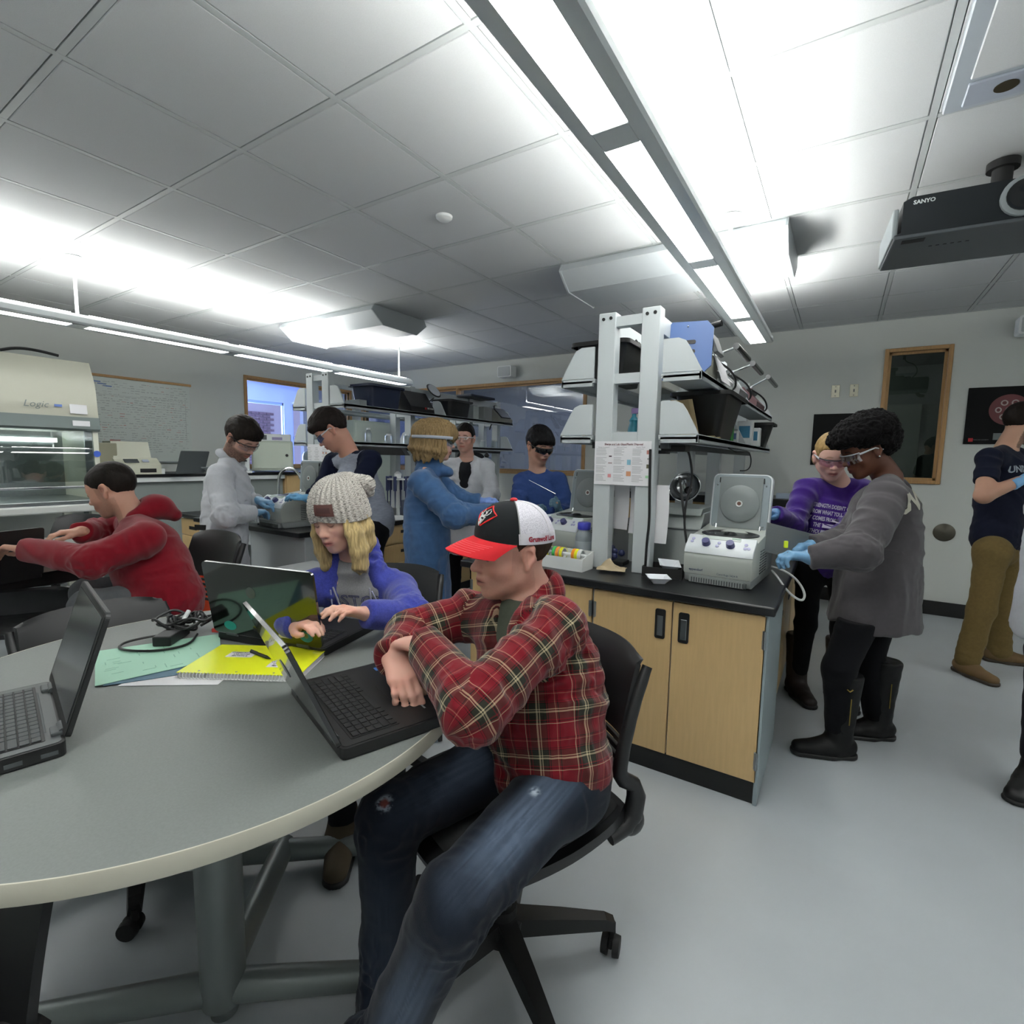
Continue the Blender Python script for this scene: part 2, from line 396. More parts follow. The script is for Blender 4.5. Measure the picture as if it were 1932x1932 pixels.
# ================================================================ LIGHT FIXTURES
M_lens = mat('fixture_lens', '#fffefa', .6, emit=LENS_E)
M_up = mat('fixture_tubes', '#fffefa', .6, emit=UP_E)
M_fix = mat('fixture_white_enamel', '#c9cfd0', .35)
def fixture(x, label, y0, y1, rods, zb=2.20, joints=1.05, off=0.0):
    t = thing('pendant_light', label, 'ceiling light', (x, 0, zb), 0, 'rows of pendant strip lights')
    hb = MB()
    prof = [(-.092, .0), (-.052, .0), (-.052, .008), (.052, .008), (.052, .0), (.092, .0), (.098, .012), (.092, .045), (.06, .07), (-.06, .07), (-.092, .045), (-.098, .012)]
    hb.prism([(a, b) for a, b in prof], (0, (y0+y1)/2, 0), (1, 0, 0), (0, 0, 1), y1-y0)
    hb.obj('housing', M_fix, t)
    k = math.floor((y0-off)/joints)
    while off+k*joints < y1:
        a, b = max(y0+.02, off+k*joints+.05), min(y1-.02, off+(k+1)*joints-.05)
        if b-a > .1:
            MB().bb(-.05, .05, a, b, .001, .0075).obj('lens', M_lens, t)
            MB().bb(-.045, .045, a, b, .0705, .076).obj('tube_tray', M_up, t)
        if y0 < off+k*joints < y1: MB().bb(-.0515, .0515, off+k*joints-.048, off+k*joints+.048, -.001, .0075, bev=.002, seg=1).obj('joint_cover', M_fix, t)
        k += 1
    for y in rods:
        MB().cyl((0, y, .07), (0, y, H-zb-.004), .010, seg=10).obj('rod', M_fix, t, True)
        MB().lathe([(.001, H-zb-.035), (.035, H-zb-.03), (.055, H-zb-.006)], (0, y, 0), capb=False).obj('canopy', M_fix, t, True)
    return t
fixture(-.58, 'long suspended strip light overhead, running from the top edge to the back wall', -1.9, 4.25, (-.9, 3.0), off=1.40)
fixture(-4.42, 'long suspended strip light at the left, in front of the hallway window', -1.9, 4.55, (1.42, 4.42), zb=2.165, joints=1.04, off=1.42)
fixture(3.26, 'long suspended strip light beyond the right edge of the picture', -1.9, 4.25, (-.9, 3.0), off=1.40)
# ================================================================ CEILING THINGS
M_duct = mat('duct_white', '#b2b8bb', .45)
def beam(x0, x1, label):
    t = thing('air_unit', label, 'air unit', ((x0+x1)/2, 3.47, H-.002), 0, 'ceiling mounted air units')
    L = x1-x0; mb = MB()
    mb.prism([(-.30, 0), (-.33, -.05), (-.20, -.15), (.20, -.15), (.33, -.05), (.30, 0)], (0, 0, 0), (0, 1, 0), (0, 0, 1), L)
    mb.obj('casing', M_duct, t)
    for s in (-1, 1): MB().prism([(-.31, -.002), (-.34, -.052), (-.207, -.157), (.207, -.157), (.34, -.052), (.31, -.002)], (s*L/2, 0, 0), (0, 1, 0), (0, 0, 1), .012).obj('end_cap', M_greyp if s > 0 else M_duct, t)
beam(-1.66, -.33, 'white sloped ceiling air unit above the long overhead strip light')
beam(-4.75, -3.45, 'white sloped ceiling air unit above the left strip light')
sd = thing('smoke_detector', 'small round white detector alone on a ceiling tile', 'smoke detector', (-1.897, 2.239, H+.0005)); MB().lathe([(.045, 0), (.043, -.012), (.03, -.022), (.001, -.025)]).obj('detector_body', M_white, sd, True)
def speaker(x, z, label, y=YB):
    t = thing('wall_speaker', label, 'speaker', (x, y-.02, z))
    MB().prism(rrect(.21, .145, .02), (0, -.09, 0), (1, 0, 0), (0, 0, 1), .13).obj('cabinet', M_white, t, True)
    MB().prism(rrect(.18, .115, .012), (0, -.158, 0), (1, 0, 0), (0, 0, 1), .006).obj('grille', mat('speaker_grille', '#aeb3b3', .7, bump=.6, bscale=900), t)
    MB().bb(-.03, .03, -.03, .02, -.03, .03).obj('bracket', M_greyp, t)
speaker(-3.76, 2.44, 'small white speaker box high on the back wall above the wide glass')
speaker(1.2, 2.44, 'white box speaker high on the back wall at the right edge of the picture')
# ceiling access panel with round hole (cassette)
cs = thing('ceiling_cassette', 'white framed ceiling cassette with a dark round port, top right corner', 'air unit', (.50, 2.23, H-.004))
c_ = MB(); c_.bb(-.285, .285, -.30, .285, -.02, .002, bev=.004, seg=1); c_.obj('frame', mat('cassette_white', '#a9b1b8', .4), cs)
MB().bb(-.235, .24, -.28, .10, -.026, -.018, bev=.003, seg=1).obj('panel', M_tile, cs)
MB().bb(-.235, .24, .125, .255, -.027, -.018, bev=.003, seg=1).obj('service_strip', mat('cassette_strip', '#a2a9b5', .4), cs)
MB().cyl((-.13, .19, -.0285), (-.13, .19, -.02), .032, seg=20).obj('port', mat('port_dark', '#2b2410', .6), cs)
# projector
pj = thing('projector', 'dark ceiling projector with a round lens and grey underside, upper right', 'projector', (.50, 2.86, 2.30), math.radians(4))
MB().prism([(-.385, .0), (-.36, .012), (-.36, .135), (-.33, .15), (.37, .15), (.385, .13), (.385, 0)], (0, .19, 0), (1, 0, 0), (0, 0, 1), .42).obj('case', mat('projector_dark', '#1b2024', .4), pj)
MB().bb(-.384, .384, -.018, .40, -.012, .010, bev=.006).obj('underside', mat('projector_grey', '#5d6266', .5), pj)
MB().bb(-.392, -.372, -.01, .39, -.005, .115, bev=.005).obj('side_cover', M_greyp, pj)
MB().lathe([(.072, 0), (.074, .02), (.064, .024)], (.02, -.022, .075), rot=RX(PI/2)).obj('lens_ring', M_greyp, pj, True)
MB().lathe([(.060, 0), (.058, .03), (.045, .027), (.001, .036)], (.02, -.022, .075), rot=RX(PI/2)).obj('lens', mat('lens_glass', '#0a0c10', .06, spec=.9), pj, True)
MB().bb(-.17, .2, .1, .32, .15, .178, bev=.006).bb(-.1, .13, .13, .28, .175, .20, bev=.006).obj('mount_plate', M_blackmatte, pj)
MB().cyl((.0, .2, .19), (.0, .2, H-2.30-.004), .035, seg=20).cyl((.0, .2, H-2.335), (.0, .2, H-2.304), .055, seg=20).obj('mount_pole', M_blackmatte, pj, True)
MB().sph((-.31, .06, .155), .022, sc=(1, 1, .6)).obj('knob', M_black, pj, True)
for k in range(6): MB().bb(-.24+k*.025, -.228+k*.025, .12, .128, -.0135, -.012).obj('button', M_black, pj)
MB().bb(-.35, -.27, .01, .05, -.0135, -.012).obj('foot', M_black, pj)
text('lettering', 'SANYO', .022, (-.29, -.021, .125), (1, 0, 0), (0, 0, 1), M_white, pj, bold=.0008)
MB().tube([(.28, .1, -.01), (.30, .08, -.05), (.36, .1, -.06)], .02, smooth=2).obj('foot_screw', mat('brass_dull', '#7a6f55', .5, metal=.6), pj, True)
op = thing('ceiling_outlet', 'small metal outlet plate on the ceiling behind the projector', 'outlet', (.527, 4.06, H+.0))
MB().bb(-.055, .055, -.035, .035, -.008, .0, bev=.002, seg=1).obj('outlet_plate', mat('outlet_bronze', '#8a8576', .45, metal=.7), op)
MB().bb(-.035, -.008, -.014, .014, -.012, -.007).bb(.008, .035, -.014, .014, -.012, -.007).obj('socket', M_white, op)
cb = MB().tube([(.53, 4.06, H-.03), (.55, 4.05, H-.09), (.66, 3.8, H-.08), (.72, 3.5, H-.14), (.66, 3.34, 2.42)], .006, smooth=3).cyl((.53, 4.06, H-.01), (.53, 4.06, H-.06), .014).obj('power_cable', M_black, None, True)
tag(cb, 'thin black cable drooping from the ceiling outlet to the projector', 'cable')
# ================================================================ BACK WALL THINGS
def poster(x0, x1, z0, z1, label):
    t = thing('poster', label, 'poster', ((x0+x1)/2, YB-.004, (z0+z1)/2))
    w_, h2 = x1-x0, z1-z0
    MB().box((0, -.006, 0), (w_, .012, h2), bev=.002, seg=1).obj('board', mat('poster_black', '#08090a', .6, spec=.2), t)
    return t, w_, h2
t, w_, h2 = poster(-.26, .37, 1.315, 1.80, 'black science poster half hidden behind the woman with the large black hair')
text('title', 'THE BRAIN', .03, (-.12, -.0125, -.03), (1, 0, 0), (0, 0, 1), M_inkgrey, t, lift=.001)
pz = MB(); pz.sph((-.10, -.014, .045), .03, sc=(.7, .1, 1), rot=RY(-.5)); pz.obj('picture', mat('poster_teal', '#3a8a86', .5), t)
t, w_, h2 = poster(.86, 1.55, 1.515, 1.985, 'black poster with a round virus picture behind the bearded man in navy')
# virus of rings
vm = mat('virus_pale', '#b9aaa4', .6); vr = mat('virus_red', '#6e3a3c', .6)
MB().cyl((-.08, -.0125, .045), (-.08, -.015, .045), .125, seg=40).obj('picture', vr, t)
rg = MB(); rng = random.Random(3)
for j in range(-3, 4):
    for i in range(-3, 4):
        px, pzz = (i+.5*(j % 2))*.066, j*.057
        r_ = math.hypot(px, pzz)
        if r_ > .112: continue
        sq = math.sqrt(max(.05, 1-(r_/.13)**2))
        rg.tube([(-.08+px+.019*math.cos(a)*(sq if abs(px) > .06 else 1), -.0165, .045+pzz+.019*math.sin(a)*(sq if abs(pzz) > .06 else 1)) for a in [k*PI/6 for k in range(12)]], .0055, seg=5, closed=True)
rg.obj('ring_pattern', vm, t)
MB().bb(-.315, -.285, -.014, -.012, -.215, -.185).obj('logo', M_red, t)
text('caption', 'AMERICAN SOCIETY', .012, (-.24, -.0125, -.20), (1, 0, 0), (0, 0, 1), M_inkgrey, t, lift=.001)
MB().bb(-.16, -.02, -.0145, -.012, -.20, -.145).obj('name_label', mat('label_grey', '#6d7575', .6), t)
for x, lb in ((-.099, 'left steel switch plate on the back wall between the shelves and the oak window'), (.047, 'right steel switch plate on the back wall, nearer the oak window')):
    t = thing('switch_plate', lb, 'switch', (x, YB-.001, 2.01))
    MB().box((0, -.004, 0), (.068, .008, .115), bev=.003, seg=2).obj('plate', mat('plate_steel', '#a9a796', .35, metal=.6), t)
    MB().box((0, -.009, 0), (.012, .01, .026)).box((0, -.0085, .042), (.008, .004, .008)).box((0, -.0085, -.042), (.008, .004, .008)).obj('toggle', M_dgrey, t)
t = thing('wall_port', 'round dark metal floor-height plate on the back wall under the oak window', 'wall plate', (.80, YB-.001, .745))
MB().lathe([(.078, 0), (.078, .006), (.066, .012), (.012, .012), (.001, .016)], rot=RX(PI/2), seg=32).obj('cover', mat('plate_bronze', '#57544b', .4, metal=.7), t, True)
# whiteboard, left wall
wb = thing('whiteboard', 'whiteboard crowded with handwriting on the left wall under an oak rail', 'whiteboard', (XL+.002, 2.72, 1.68))
MB().box((.008, 0, -.02), (.012, 1.04, .93), bev=.002, seg=1).obj('board', mat('board_white', '#bfc7c2', .3), wb)
MB().box((.014, 0, .457), (.028, 1.07, .028), bev=.003, seg=1).obj('top_rail', M_oak, wb)
MB().box((.02, 0, -.47), (.04, 1.02, .015)).obj('pen_tray', M_greyp, wb)
rng = random.Random(11); sc = MB(); sr = MB(); sb = MB()
for k in range(30):
    z = .40-k*.026
    y = -.49
    while y < .47:
        L = rng.uniform(.01, .05)
        if rng.random() < .72:
            tgt = sc if rng.random() < .9 else sr
            tgt.box((.0148, y+L/2, z+rng.uniform(-.004, .004)), (.0006, L, rng.uniform(.003, .008)))
        y += L+rng.uniform(.006, .02)
for y0, y1, z0, z1 in ((-.5, .5, .255, .258), (.46, .463, -.2, .25), (-.1, .12, .17, .173), (-.1, .12, .135, .138), (.1, .45, .14, .143), (-.3, -.05, -.24, -.236), (.3, .46, -.2, -.197)): sc.bb(.0145, .0152, y0, y1, z0, z1)
for k in range(3): sb.box((.0148, -.42+k*.05, .39-k*.02), (.0006, .08, .012))
sr.box((.0148, -.28, -.235), (.0006, .10, .02))
tag(sc.obj('handwriting', mat('marker_grey', '#9aa09e', .8), wb), kind='stuff'); tag(sr.obj('red_handwriting', mat('marker_red', '#b0807c', .6), wb), kind='stuff'); sb.obj('blue_handwriting', mat('marker_blue', '#5a76ad', .6), wb)
# ================================================================ BENCHES
BZ = .80
def bolts(parent, pts, n=(0, -1, 0)):
    for p in pts: MB().cyl(Vector(p), Vector(p)+Vector(n)*.004, .0075, seg=10).obj('bolt', M_black, parent)
def cabinet(name, label, x0, x1, yf, yb, group=None, doors=2, hinges='both', draw=False, base=.09):
    t = thing(name, label, 'cabinet', ((x0+x1)/2, yf, 0), 0, group); w_ = x1-x0
    MB().bb(-w_/2, w_/2, .02, yb-yf, base, BZ-.035, bev=.002, seg=1).obj('carcass', M_shelf, t)
    MB().bb(-w_/2, w_/2, .012, yb-yf, 0, base).obj('toe_kick', M_basegum, t)
    dw = w_/doors
    for i in range(doors):
        a, b = -w_/2+i*dw+.003, -w_/2+(i+1)*dw-.003
        z0 = base+.004; z1 = BZ-.045
        if draw:
            d = MB().bb(a, b, 0, .02, z1-.14, z1, bev=.0015, seg=1).obj('drawer', M_maple, t)
            MB().bb((a+b)/2-.06, (a+b)/2+.06, -.004, .002, z1-.09, z1-.06, bev=.003).obj('drawer_handle', M_black, d); z1 -= .146
        d = MB().bb(a, b, 0, .02, z0, z1, bev=.0015, seg=1).obj('door', M_maple, t)
        hx = b-.045 if i % 2 == 0 else a+.045
        MB().prism(rrect(.042, .125, .008), (hx, -.002, z1-.10), (1, 0, 0), (0, 0, 1), .008).obj('recessed_handle', M_black, d)
        MB().bb(hx-.012, hx+.012, -.0075, -.0055, z1-.15, z1-.065, bev=.001, seg=1).obj('pull_slot', M_dgrey if i % 2 == 0 else M_steel, d)
        ex_ = a+.004 if i % 2 == 0 else b-.004
        for hz in (z1-.09, z0+.09): MB().bb(ex_-.008, ex_+.008, -.004, .016, hz-.035, hz+.035, bev=.002, seg=1).cyl((ex_, -.004, hz-.036), (ex_, -.004, hz+.036), .005, seg=8).obj('hinge', M_steel, d)
    return t
cabinet('base_cabinet', 'two-door maple cabinet at the near end of the right bench, right half', -.892, -.19, 2.085, 2.66, 'maple base cabinets of the right bench')
cabinet('base_cabinet', 'maple cabinet of the right bench half hidden behind the man in plaid', -1.58, -.898, 2.085, 2.66, 'maple base cabinets of the right bench')
# side run of the right bench, facing +X
def side_cab(y0, y1, label, x=-.205, sgn=1, depth=.55):
    t = thing('base_cabinet', label, 'cabinet', (x, (y0+y1)/2, 0)); L = y1-y0
    MB().bb(-sgn*depth, -sgn*.02, -L/2, L/2, .09, BZ-.035).obj('carcass', M_shelf, t)
    MB().bb(-sgn*depth, -sgn*.04, -L/2, L/2, 0, .09).obj('toe_kick', M_basegum, t)
    n = 2
    for i in range(n):
        a, b = -L/2+i*L/n+.003, -L/2+(i+1)*L/n-.003
        zs = ((.62, .755), (.10, .612))
        for kk, (z0, z1) in enumerate(zs):
            d = MB().bb(-sgn*.02, 0, a, b, z0, z1, bev=.0015, seg=1).obj('drawer' if kk == 0 else 'door', M_maple, t)
            MB().bb(sgn*.004, -sgn*.002, (a+b)/2-.05, (a+b)/2+.05, z1-.07, z1-.045, bev=.002).obj('handle', M_black, d)
side_cab(2.68, 3.58, 'maple side cabinet of the right bench nearest the end panel, behind the black boots')
side_cab(3.60, 4.50, 'maple side cabinet of the right bench, second from its near end')
tag(MB().bb(-.20, -.185, 2.085, 2.68, .0, BZ-.03, bev=.002, seg=1).obj('end_panel', mat('panel_blue_grey', '#8a979b', .4)), 'narrow grey side panel at the right bench near corner', 'panel')
def side_back(x, y0, y1, label, sgn=-1):
    t = thing('base_cabinet', label, 'cabinet', (x, (y0+y1)/2, 0)); L = y1-y0
    MB().bb(-sgn*.55, -sgn*.02, -L/2, L/2, .09, BZ-.035).obj('carcass', M_maple, t); MB().bb(-sgn*.55, -sgn*.04, -L/2, L/2, 0, .09).obj('toe_kick', M_basegum, t)
    for i in range(3):
        a, b = -L/2+i*L/3+.003, -L/2+(i+1)*L/3-.003
        for z0, z1 in ((.60, .755), (.44, .592), (.10, .432)):
            d = MB().bb(-sgn*.02, 0, a, b, z0, z1, bev=.0015, seg=1).obj('drawer', M_maple, t)
            MB().bb(sgn*.004, -sgn*.002, (a+b)/2-.06, (a+b)/2+.06, z1-.07, z1-.045, bev=.002).obj('handle', M_black, d)
side_back(-1.60, 2.75, 4.50, 'drawer bank of the right bench on its hidden left side')
side_back(-3.08, 2.9, 4.4, 'drawer bank of the left bench facing the aisle', 1)
wt = MB().bb(-1.63, -.165, 2.06, 4.7, BZ-.036, BZ, bev=.006, seg=2).obj('worktop', M_epoxy); tag(wt, 'black epoxy worktop of the right bench under the centrifuges', 'worktop')
wt2 = MB().bb(-4.44, -3.04, 2.10, 4.7, BZ-.036, BZ, bev=.006).obj('worktop', M_epoxy); tag(wt2, 'black epoxy worktop of the left bench behind the girl in the beanie', 'worktop')
# left bench end: kneehole panels
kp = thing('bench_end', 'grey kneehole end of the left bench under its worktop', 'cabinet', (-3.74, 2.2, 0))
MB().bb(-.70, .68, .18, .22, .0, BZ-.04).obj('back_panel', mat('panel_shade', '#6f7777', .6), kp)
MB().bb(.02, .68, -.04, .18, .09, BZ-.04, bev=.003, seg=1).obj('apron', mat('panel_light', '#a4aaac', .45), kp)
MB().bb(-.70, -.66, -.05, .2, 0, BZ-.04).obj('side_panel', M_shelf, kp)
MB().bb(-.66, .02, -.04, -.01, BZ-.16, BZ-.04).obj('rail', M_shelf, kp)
sb_ = cabinet('base_cabinet', 'low maple drawer cabinet left of the man in the lab coat', -4.86, -4.46, 2.2, 2.8, doors=1, draw=True)
tag(MB().bb(-4.90, -4.45, 2.17, 2.85, BZ-.03, BZ+.0, bev=.004).obj('worktop', M_epoxy), 'short black worktop end left of the man in the lab coat', 'worktop')
# ---------------------------------------------------------------- shelving towers
def shelf_end(mb, xc, half, y, z, s):
    # trapezoid side panel on one side (s=-1/+1)
    a, b = .165, half
    poly = [(s*a, .012), (s*b, .012), (s*(b-.055), .115), (s*(b-.075), .145), (s*(b-.105), .158), (s*a, .158)]
    mb.prism(poly, (xc, y, z), (1, 0, 0), (0, 0, 1), .012)
def tower(name, label, xc, y0, y1, zs=(1.705, 1.435), ups=None, c1=.115, cw=.042, top=2.01, half=.465, shy=0):
    t = thing(name, label, 'shelving', (xc, y0, BZ)); d = Vector((xc, y0, BZ))
    ups = ups or [y0+.0, (y0+y1)/2, y1-.06]
    for k, y in enumerate(ups):
        for s in (-1, 1):
            u_ = MB().bb(s*c1-cw, s*c1+cw, y-y0, y-y0+.065, 0, top-BZ, bev=.003, seg=1).obj('upright', M_shelf, t)
            if k == 0: bolts(u_, [(s*c1-.018, 0, top-BZ-.028), (s*c1+.018, 0, top-BZ-.026)])
        for z in ([top-.065, *[q-.02 for q in zs]]):
            MB().bb(-c1+cw, c1-cw, y-y0+.01, y-y0+.055, z-BZ, z-BZ+.045).obj('cross_rail', M_shelf, t)
    for s in (-1, 1): MB().bb(s*c1-.015, s*c1+.015, .065, y1-y0-.05, top-BZ-.09, top-BZ-.01, bev=.002, seg=1).obj('top_beam', M_shelf, t)
    for z in zs:
        for s in (-1, 1):
            sh = MB().bb(s*.16, s*half, .0, y1-y0, z-BZ-.012, z-BZ+.010, bev=.002, seg=1)
            sh.bb(s*(half-.012), s*half, 0, y1-y0, z-BZ-.026, z-BZ+.012, bev=.002, seg=1)
            sh.bb(s*.17, s*half, 0, .02, z-BZ-.026, z-BZ+.0)
            so = sh.obj('shelf', mat('shelf_grey', '#a7aeb0', .45), t)
            for yy in (.006, (y1-y0)*.5, y1-y0-.01):
                e = MB(); shelf_end(e, 0, half, yy, z-BZ, s); e.obj('end_bracket', M_shelf, so)
    for s in (-1, 1): MB().bb(s*.17-.02, s*.17+.02, .07, y1-y0-.05, BZ*0+zs[1]-BZ-.05, zs[1]-BZ-.02).obj('under_rail', M_dgrey, t)
    return t
tower('bench_shelving', 'tall grey two-tier shelving tower rising from the right bench', -.865, 2.315, 4.93, c1=.101*1.03, half=.335, ups=[2.315, 3.03, 3.80, 4.87])
tower('bench_shelving', 'grey two-tier shelving tower over the left bench behind the raglan shirt', -3.74, 2.79, 5.32, c1=.103, half=.335, zs=(1.735, 1.43), ups=[2.79, 3.75, 4.7, 5.26])
# ================================================================ THINGS ON THE RIGHT TOWER
def tub(name, label, cx, cy, z, w0, w1, d0, d1, h, m, rz=0):
    t = thing(name, label, 'bin', (cx, cy, z), rz)
    mb = MB(); th = .006
    def ring(w_, d_, zz): return [mb.bm.verts.new((x, y, zz)) for x, y in rrect(w_, d_, .04, 4)]
    R_ = [ring(w0, d0, 0), ring(w1, d1, h), ring(w1+.045, d1+.045, h), ring(w1+.045, d1+.045, h-.02), ring(w1+.03, d1+.03, h-.02)]
    R2 = [ring(w1-th*2, d1-th*2, h), ring(w0-th*2, d0-th*2, th)]
    seq = [R_[0], *[R_[1]]]
    n = len(R_[0])
    def br(A, B):
        for i in range(n): mb.bm.faces.new((A[i], A[(i+1) % n], B[(i+1) % n], B[i]))
    mb.bm.faces.new(list(reversed(R_[0]))); br(R_[0], R_[1]); br(R2[0], R2[1]); mb.bm.faces.new(R2[1])
    br(R_[2], R2[0]); br(R_[3], R_[2]); br(R_[4], R_[3])
    mb.obj('tub_body', m, t, True)
    return t
M_tub = mat('tub_black', '#0c0d0e', .45)
tub('storage_tub', 'black tub on the upper shelf behind the left column of the right tower', -1.06, 2.62, 1.716, .20, .27, .30, .36, .20, M_tub)
tub('storage_tub', 'large black tub on the lower shelf of the right tower', -.63, 2.99, 1.446, .17, .26, .36, .52, .235, M_tub)
tub('storage_tub', 'small black bin at the far end of the right tower lower shelf', -.60, 4.72, 1.446, .10, .2, .2, .3, .2, M_tub)
pp = thing('paper_bag', 'flattened brown paper bag leaning beside the large black tub', 'bag', (-.66, 2.66, 1.447))
MB().grid(lambda u, v: (-.10+.11*u+.045*(1-v), .02+.015*math.sin(u*5), .19*v), 6, 6, .006).grid(lambda u, v: (-.02+.14*u, .0+.2*v, .004+.004*math.sin(v*9)), 6, 6, .004).obj('bag_sheet', mat('kraft_paper', '#b8a47c', .8), pp)
gb = thing('blue_rocker', 'blue octagonal panel with two slots on the top shelf of the right tower', 'lab device', (-.665, 2.56, 1.72))
bl = MB(); R_ = RY(math.radians(-3))
oct_ = [(-.105, .0), (-.125, .04), (-.12, .21), (-.075, .275), (.085, .27), (.115, .235), (.115, .06), (.055, .0)]
bl.prism(oct_, (0, 0, 0), (1, .12, 0), (0, .1, 1), .012); bl.obj('blue_panel', mat('device_blue', '#3f6096', .45), gb)
for z, x0 in ((.175, .0), (.13, .0)):
    q = MB(); q.prism(rrect(.10, .018, .008), (x0-.01, -.0085+z*.1, z), (1, .12, 0), (0, .1, 1), .004); q.obj('slot', M_black, gb)
MB().bb(-.07, .10, .02, .28, .0, .13, bev=.01).obj('base', mat('device_beige', '#a7a89b', .5), gb)
q = MB(); q.box((.11, .12, .17), (.02, .16, .10), rot=RY(-.35), bev=.004); q.obj('display', M_dgrey, gb); MB().cyl((.10, .06, .25), (.145, .05, .255), .014).obj('knob', M_black, gb)
MB().sph((.0, -.006+.022, .25), .004).obj('screw', M_steel, gb)
# heat-seal / gel rockers with handles
M_hand = mat('handle_metal_dark', '#4b4d4e', .25, metal=.8)
def sealer(y, L, zg, label, col):
    """device on the top shelf; its grip bar hangs out over the shelf edge, parallel to it"""
    t = thing('lever_press', label, 'lab device', (-.62, y, 1.717), 0, 'lever presses on the top shelf')
    MB().prism([(-.10, 0), (.07, 0), (.075, .05), (-.02, .155), (-.10, .155)], (0, L*.4, 0), (1, 0, 0), (0, 0, 1), L*.8).obj('body', mat('press_'+col[1:], col, .5), t)
    q = MB(); q.prism([(-L*.42, -.012), (L*.42, -.012), (L*.42, .012), (-L*.42, .012)], (.0, L*.4, .150), (0, 1, 0), (.6, 0, -.75), .02); q.obj('top_bar', M_dgrey, t)
    for f in (.08,): MB().cyl((.0, L*f, .145), (.135, L*f, zg-1.717), .006, seg=8).cyl((.0, L*f, .145), (.03, L*f, .155), .011, seg=10).obj('lever_arm', M_chrome, t, True)
    MB().cyl((.135, L*.02, zg-1.717), (.135, L*.95, zg-1.717), .016, seg=16).obj('grip', M_hand, t, True)
    MB().tube([(.0, L*.3, .16), (.09, L*.5, .10), (.10, L*.75, .03), (.05, L*.9, .01)], .006, smooth=3).obj('cord', M_black, t, True)
sealer(2.80, .42, 1.905, 'white press with a raised dark grip, nearest on the top shelf', '#d3d5d4')
sealer(3.36, .42, 1.910, 'dark press with a raised grip, in the middle of the top shelf', '#6d6f70')
sealer(4.10, .55, 1.935, 'maroon press with a raised grip, at the far end of the top shelf', '#4e3236')
q = MB().prism([(-.06, 0), (.16, 0), (.16, .10), (-.06, .14)], (-.52, 2.76, 1.72), (.0, 1, 0), (-.35, 0, 1), .003).obj('white_sheet', M_paper); tag(q, 'stiff white card standing behind the blue device', 'card')
q = MB().tube([(-.60, 2.75, 1.725), (-.56, 2.85, 1.724), (-.555, 3.05, 1.73), (-.62, 3.1, 1.725), (-.58, 2.9, 1.728), (-.56, 3.12, 1.727)], .004, smooth=3).obj('cable', M_black, None, True); tag(q, 'thin black cable coiled on the top shelf edge', 'cable')
# lower shelf items
def prism_thing(name, label, cat, loc, dims, m, bev=.003, cap=None, lab=None, group=None):
    t = thing(name, label, cat, loc, 0, group)
    MB().box((0, 0, dims[2]/2), dims, bev=bev).obj('body', m, t)
    if lab: MB().box((0, -dims[1]/2-.0006, dims[2]*.55), (dims[0]*.7, .001, dims[2]*.5)).obj('label', lab, t)
    if cap: MB().box((0, 0, dims[2]+.006), (dims[0]*.8, dims[1]*.8, .012), bev=.002).obj('lid', cap, t)
    return t
prism_thing('plastic_box', 'bright green plastic box beside the large black tub', 'box', (-.585, 3.30, 1.446), (.05, .09, .10), mat('bright_green', '#1f9a35', .4), cap=mat('bright_green2', '#27a83f', .4))
for k, (x, y, w_, h_, c) in enumerate(((-.58, 3.47, .05, .075, 'blue label'), (-.62, 3.62, .06, .085, 'grey label'))):
    prism_thing('reagent_jar', 'squat white reagent jar with a %s on the right tower lower shelf' % c, 'jar', (x, y, 1.446), (w_, .05, h_), M_white, cap=M_greyp, lab=mat('label_'+c, '#5d76a4' if k == 0 else '#8d9496', .6))
for k, (x, y, h_) in enumerate(((-.575, 3.86, .16), (-.56, 4.12, .13))):
    prism_thing('wipes_box', 'white carton with a blue triangle on the right tower lower shelf, %s' % ('nearer and taller' if k == 0 else 'farther and shorter'), 'box', (x, y, 1.446), (.10, .07, h_), M_white, lab=mat('label_teal', '#3e7fa0', .6))
# things seen through the tower gap
sp = thing('spray_bottle', 'teal spray bottle between the tower columns on the lower shelf', 'bottle', (-.975, 2.75, 1.446)); MB().lathe([(.03, 0), (.034, .02), (.03, .06), (.022, .085), (.026, .10), (.012, .12), (.012, .135)], seg=20).obj('bottle_body', mat('teal_plastic', '#2a7f92', .35), sp, True); MB().bb(-.014, .03, -.01, .01, .135, .165, bev=.004).obj('trigger_head', mat('lilac_plastic', '#9d86b8', .4), sp)
prism_thing('spray_can', 'slim white bottle with a blue triangle beside the teal spray bottle', 'bottle', (-.925, 2.72, 1.446), (.03, .03, .12), M_white, lab=mat('label_teal', '#3e7fa0', .6))
prism_thing('clear_case', 'clear plastic case with a black rim between the tower columns', 'box', (-.868, 2.85, 1.446), (.09, .08, .08), mat('clear_case_plastic', '#9ea2a2', .2), cap=M_black)
prism_thing('small_carton', 'small pale pink carton in front of the clear plastic case', 'box', (-.865, 2.74, 1.446), (.08, .05, .03), mat('pinkish_card', '#b9a7a4', .6))
# wires over the top opening
q = MB().tube([(-.93, 2.6, 1.94), (-.90, 2.61, 1.90), (-.86, 2.6, 1.85), (-.85, 2.6, 1.78), (-.87, 2.6, 1.74)], .0045, smooth=3).tube([(-.92, 2.62, 1.93), (-.885, 2.62, 1.88), (-.88, 2.62, 1.80), (-.87, 2.6, 1.73)], .004, smooth=3).obj('cable', M_black, None, True); tag(q, 'pair of thin black cables hanging between the tower columns', 'cable')
prism_thing('grey_device', 'pale grey enclosed device on the top shelf behind the tower columns', 'lab device', (-.90, 2.95, 1.716), (.13, .3, .19), mat('device_grey', '#9c9f98', .5), bev=.01)
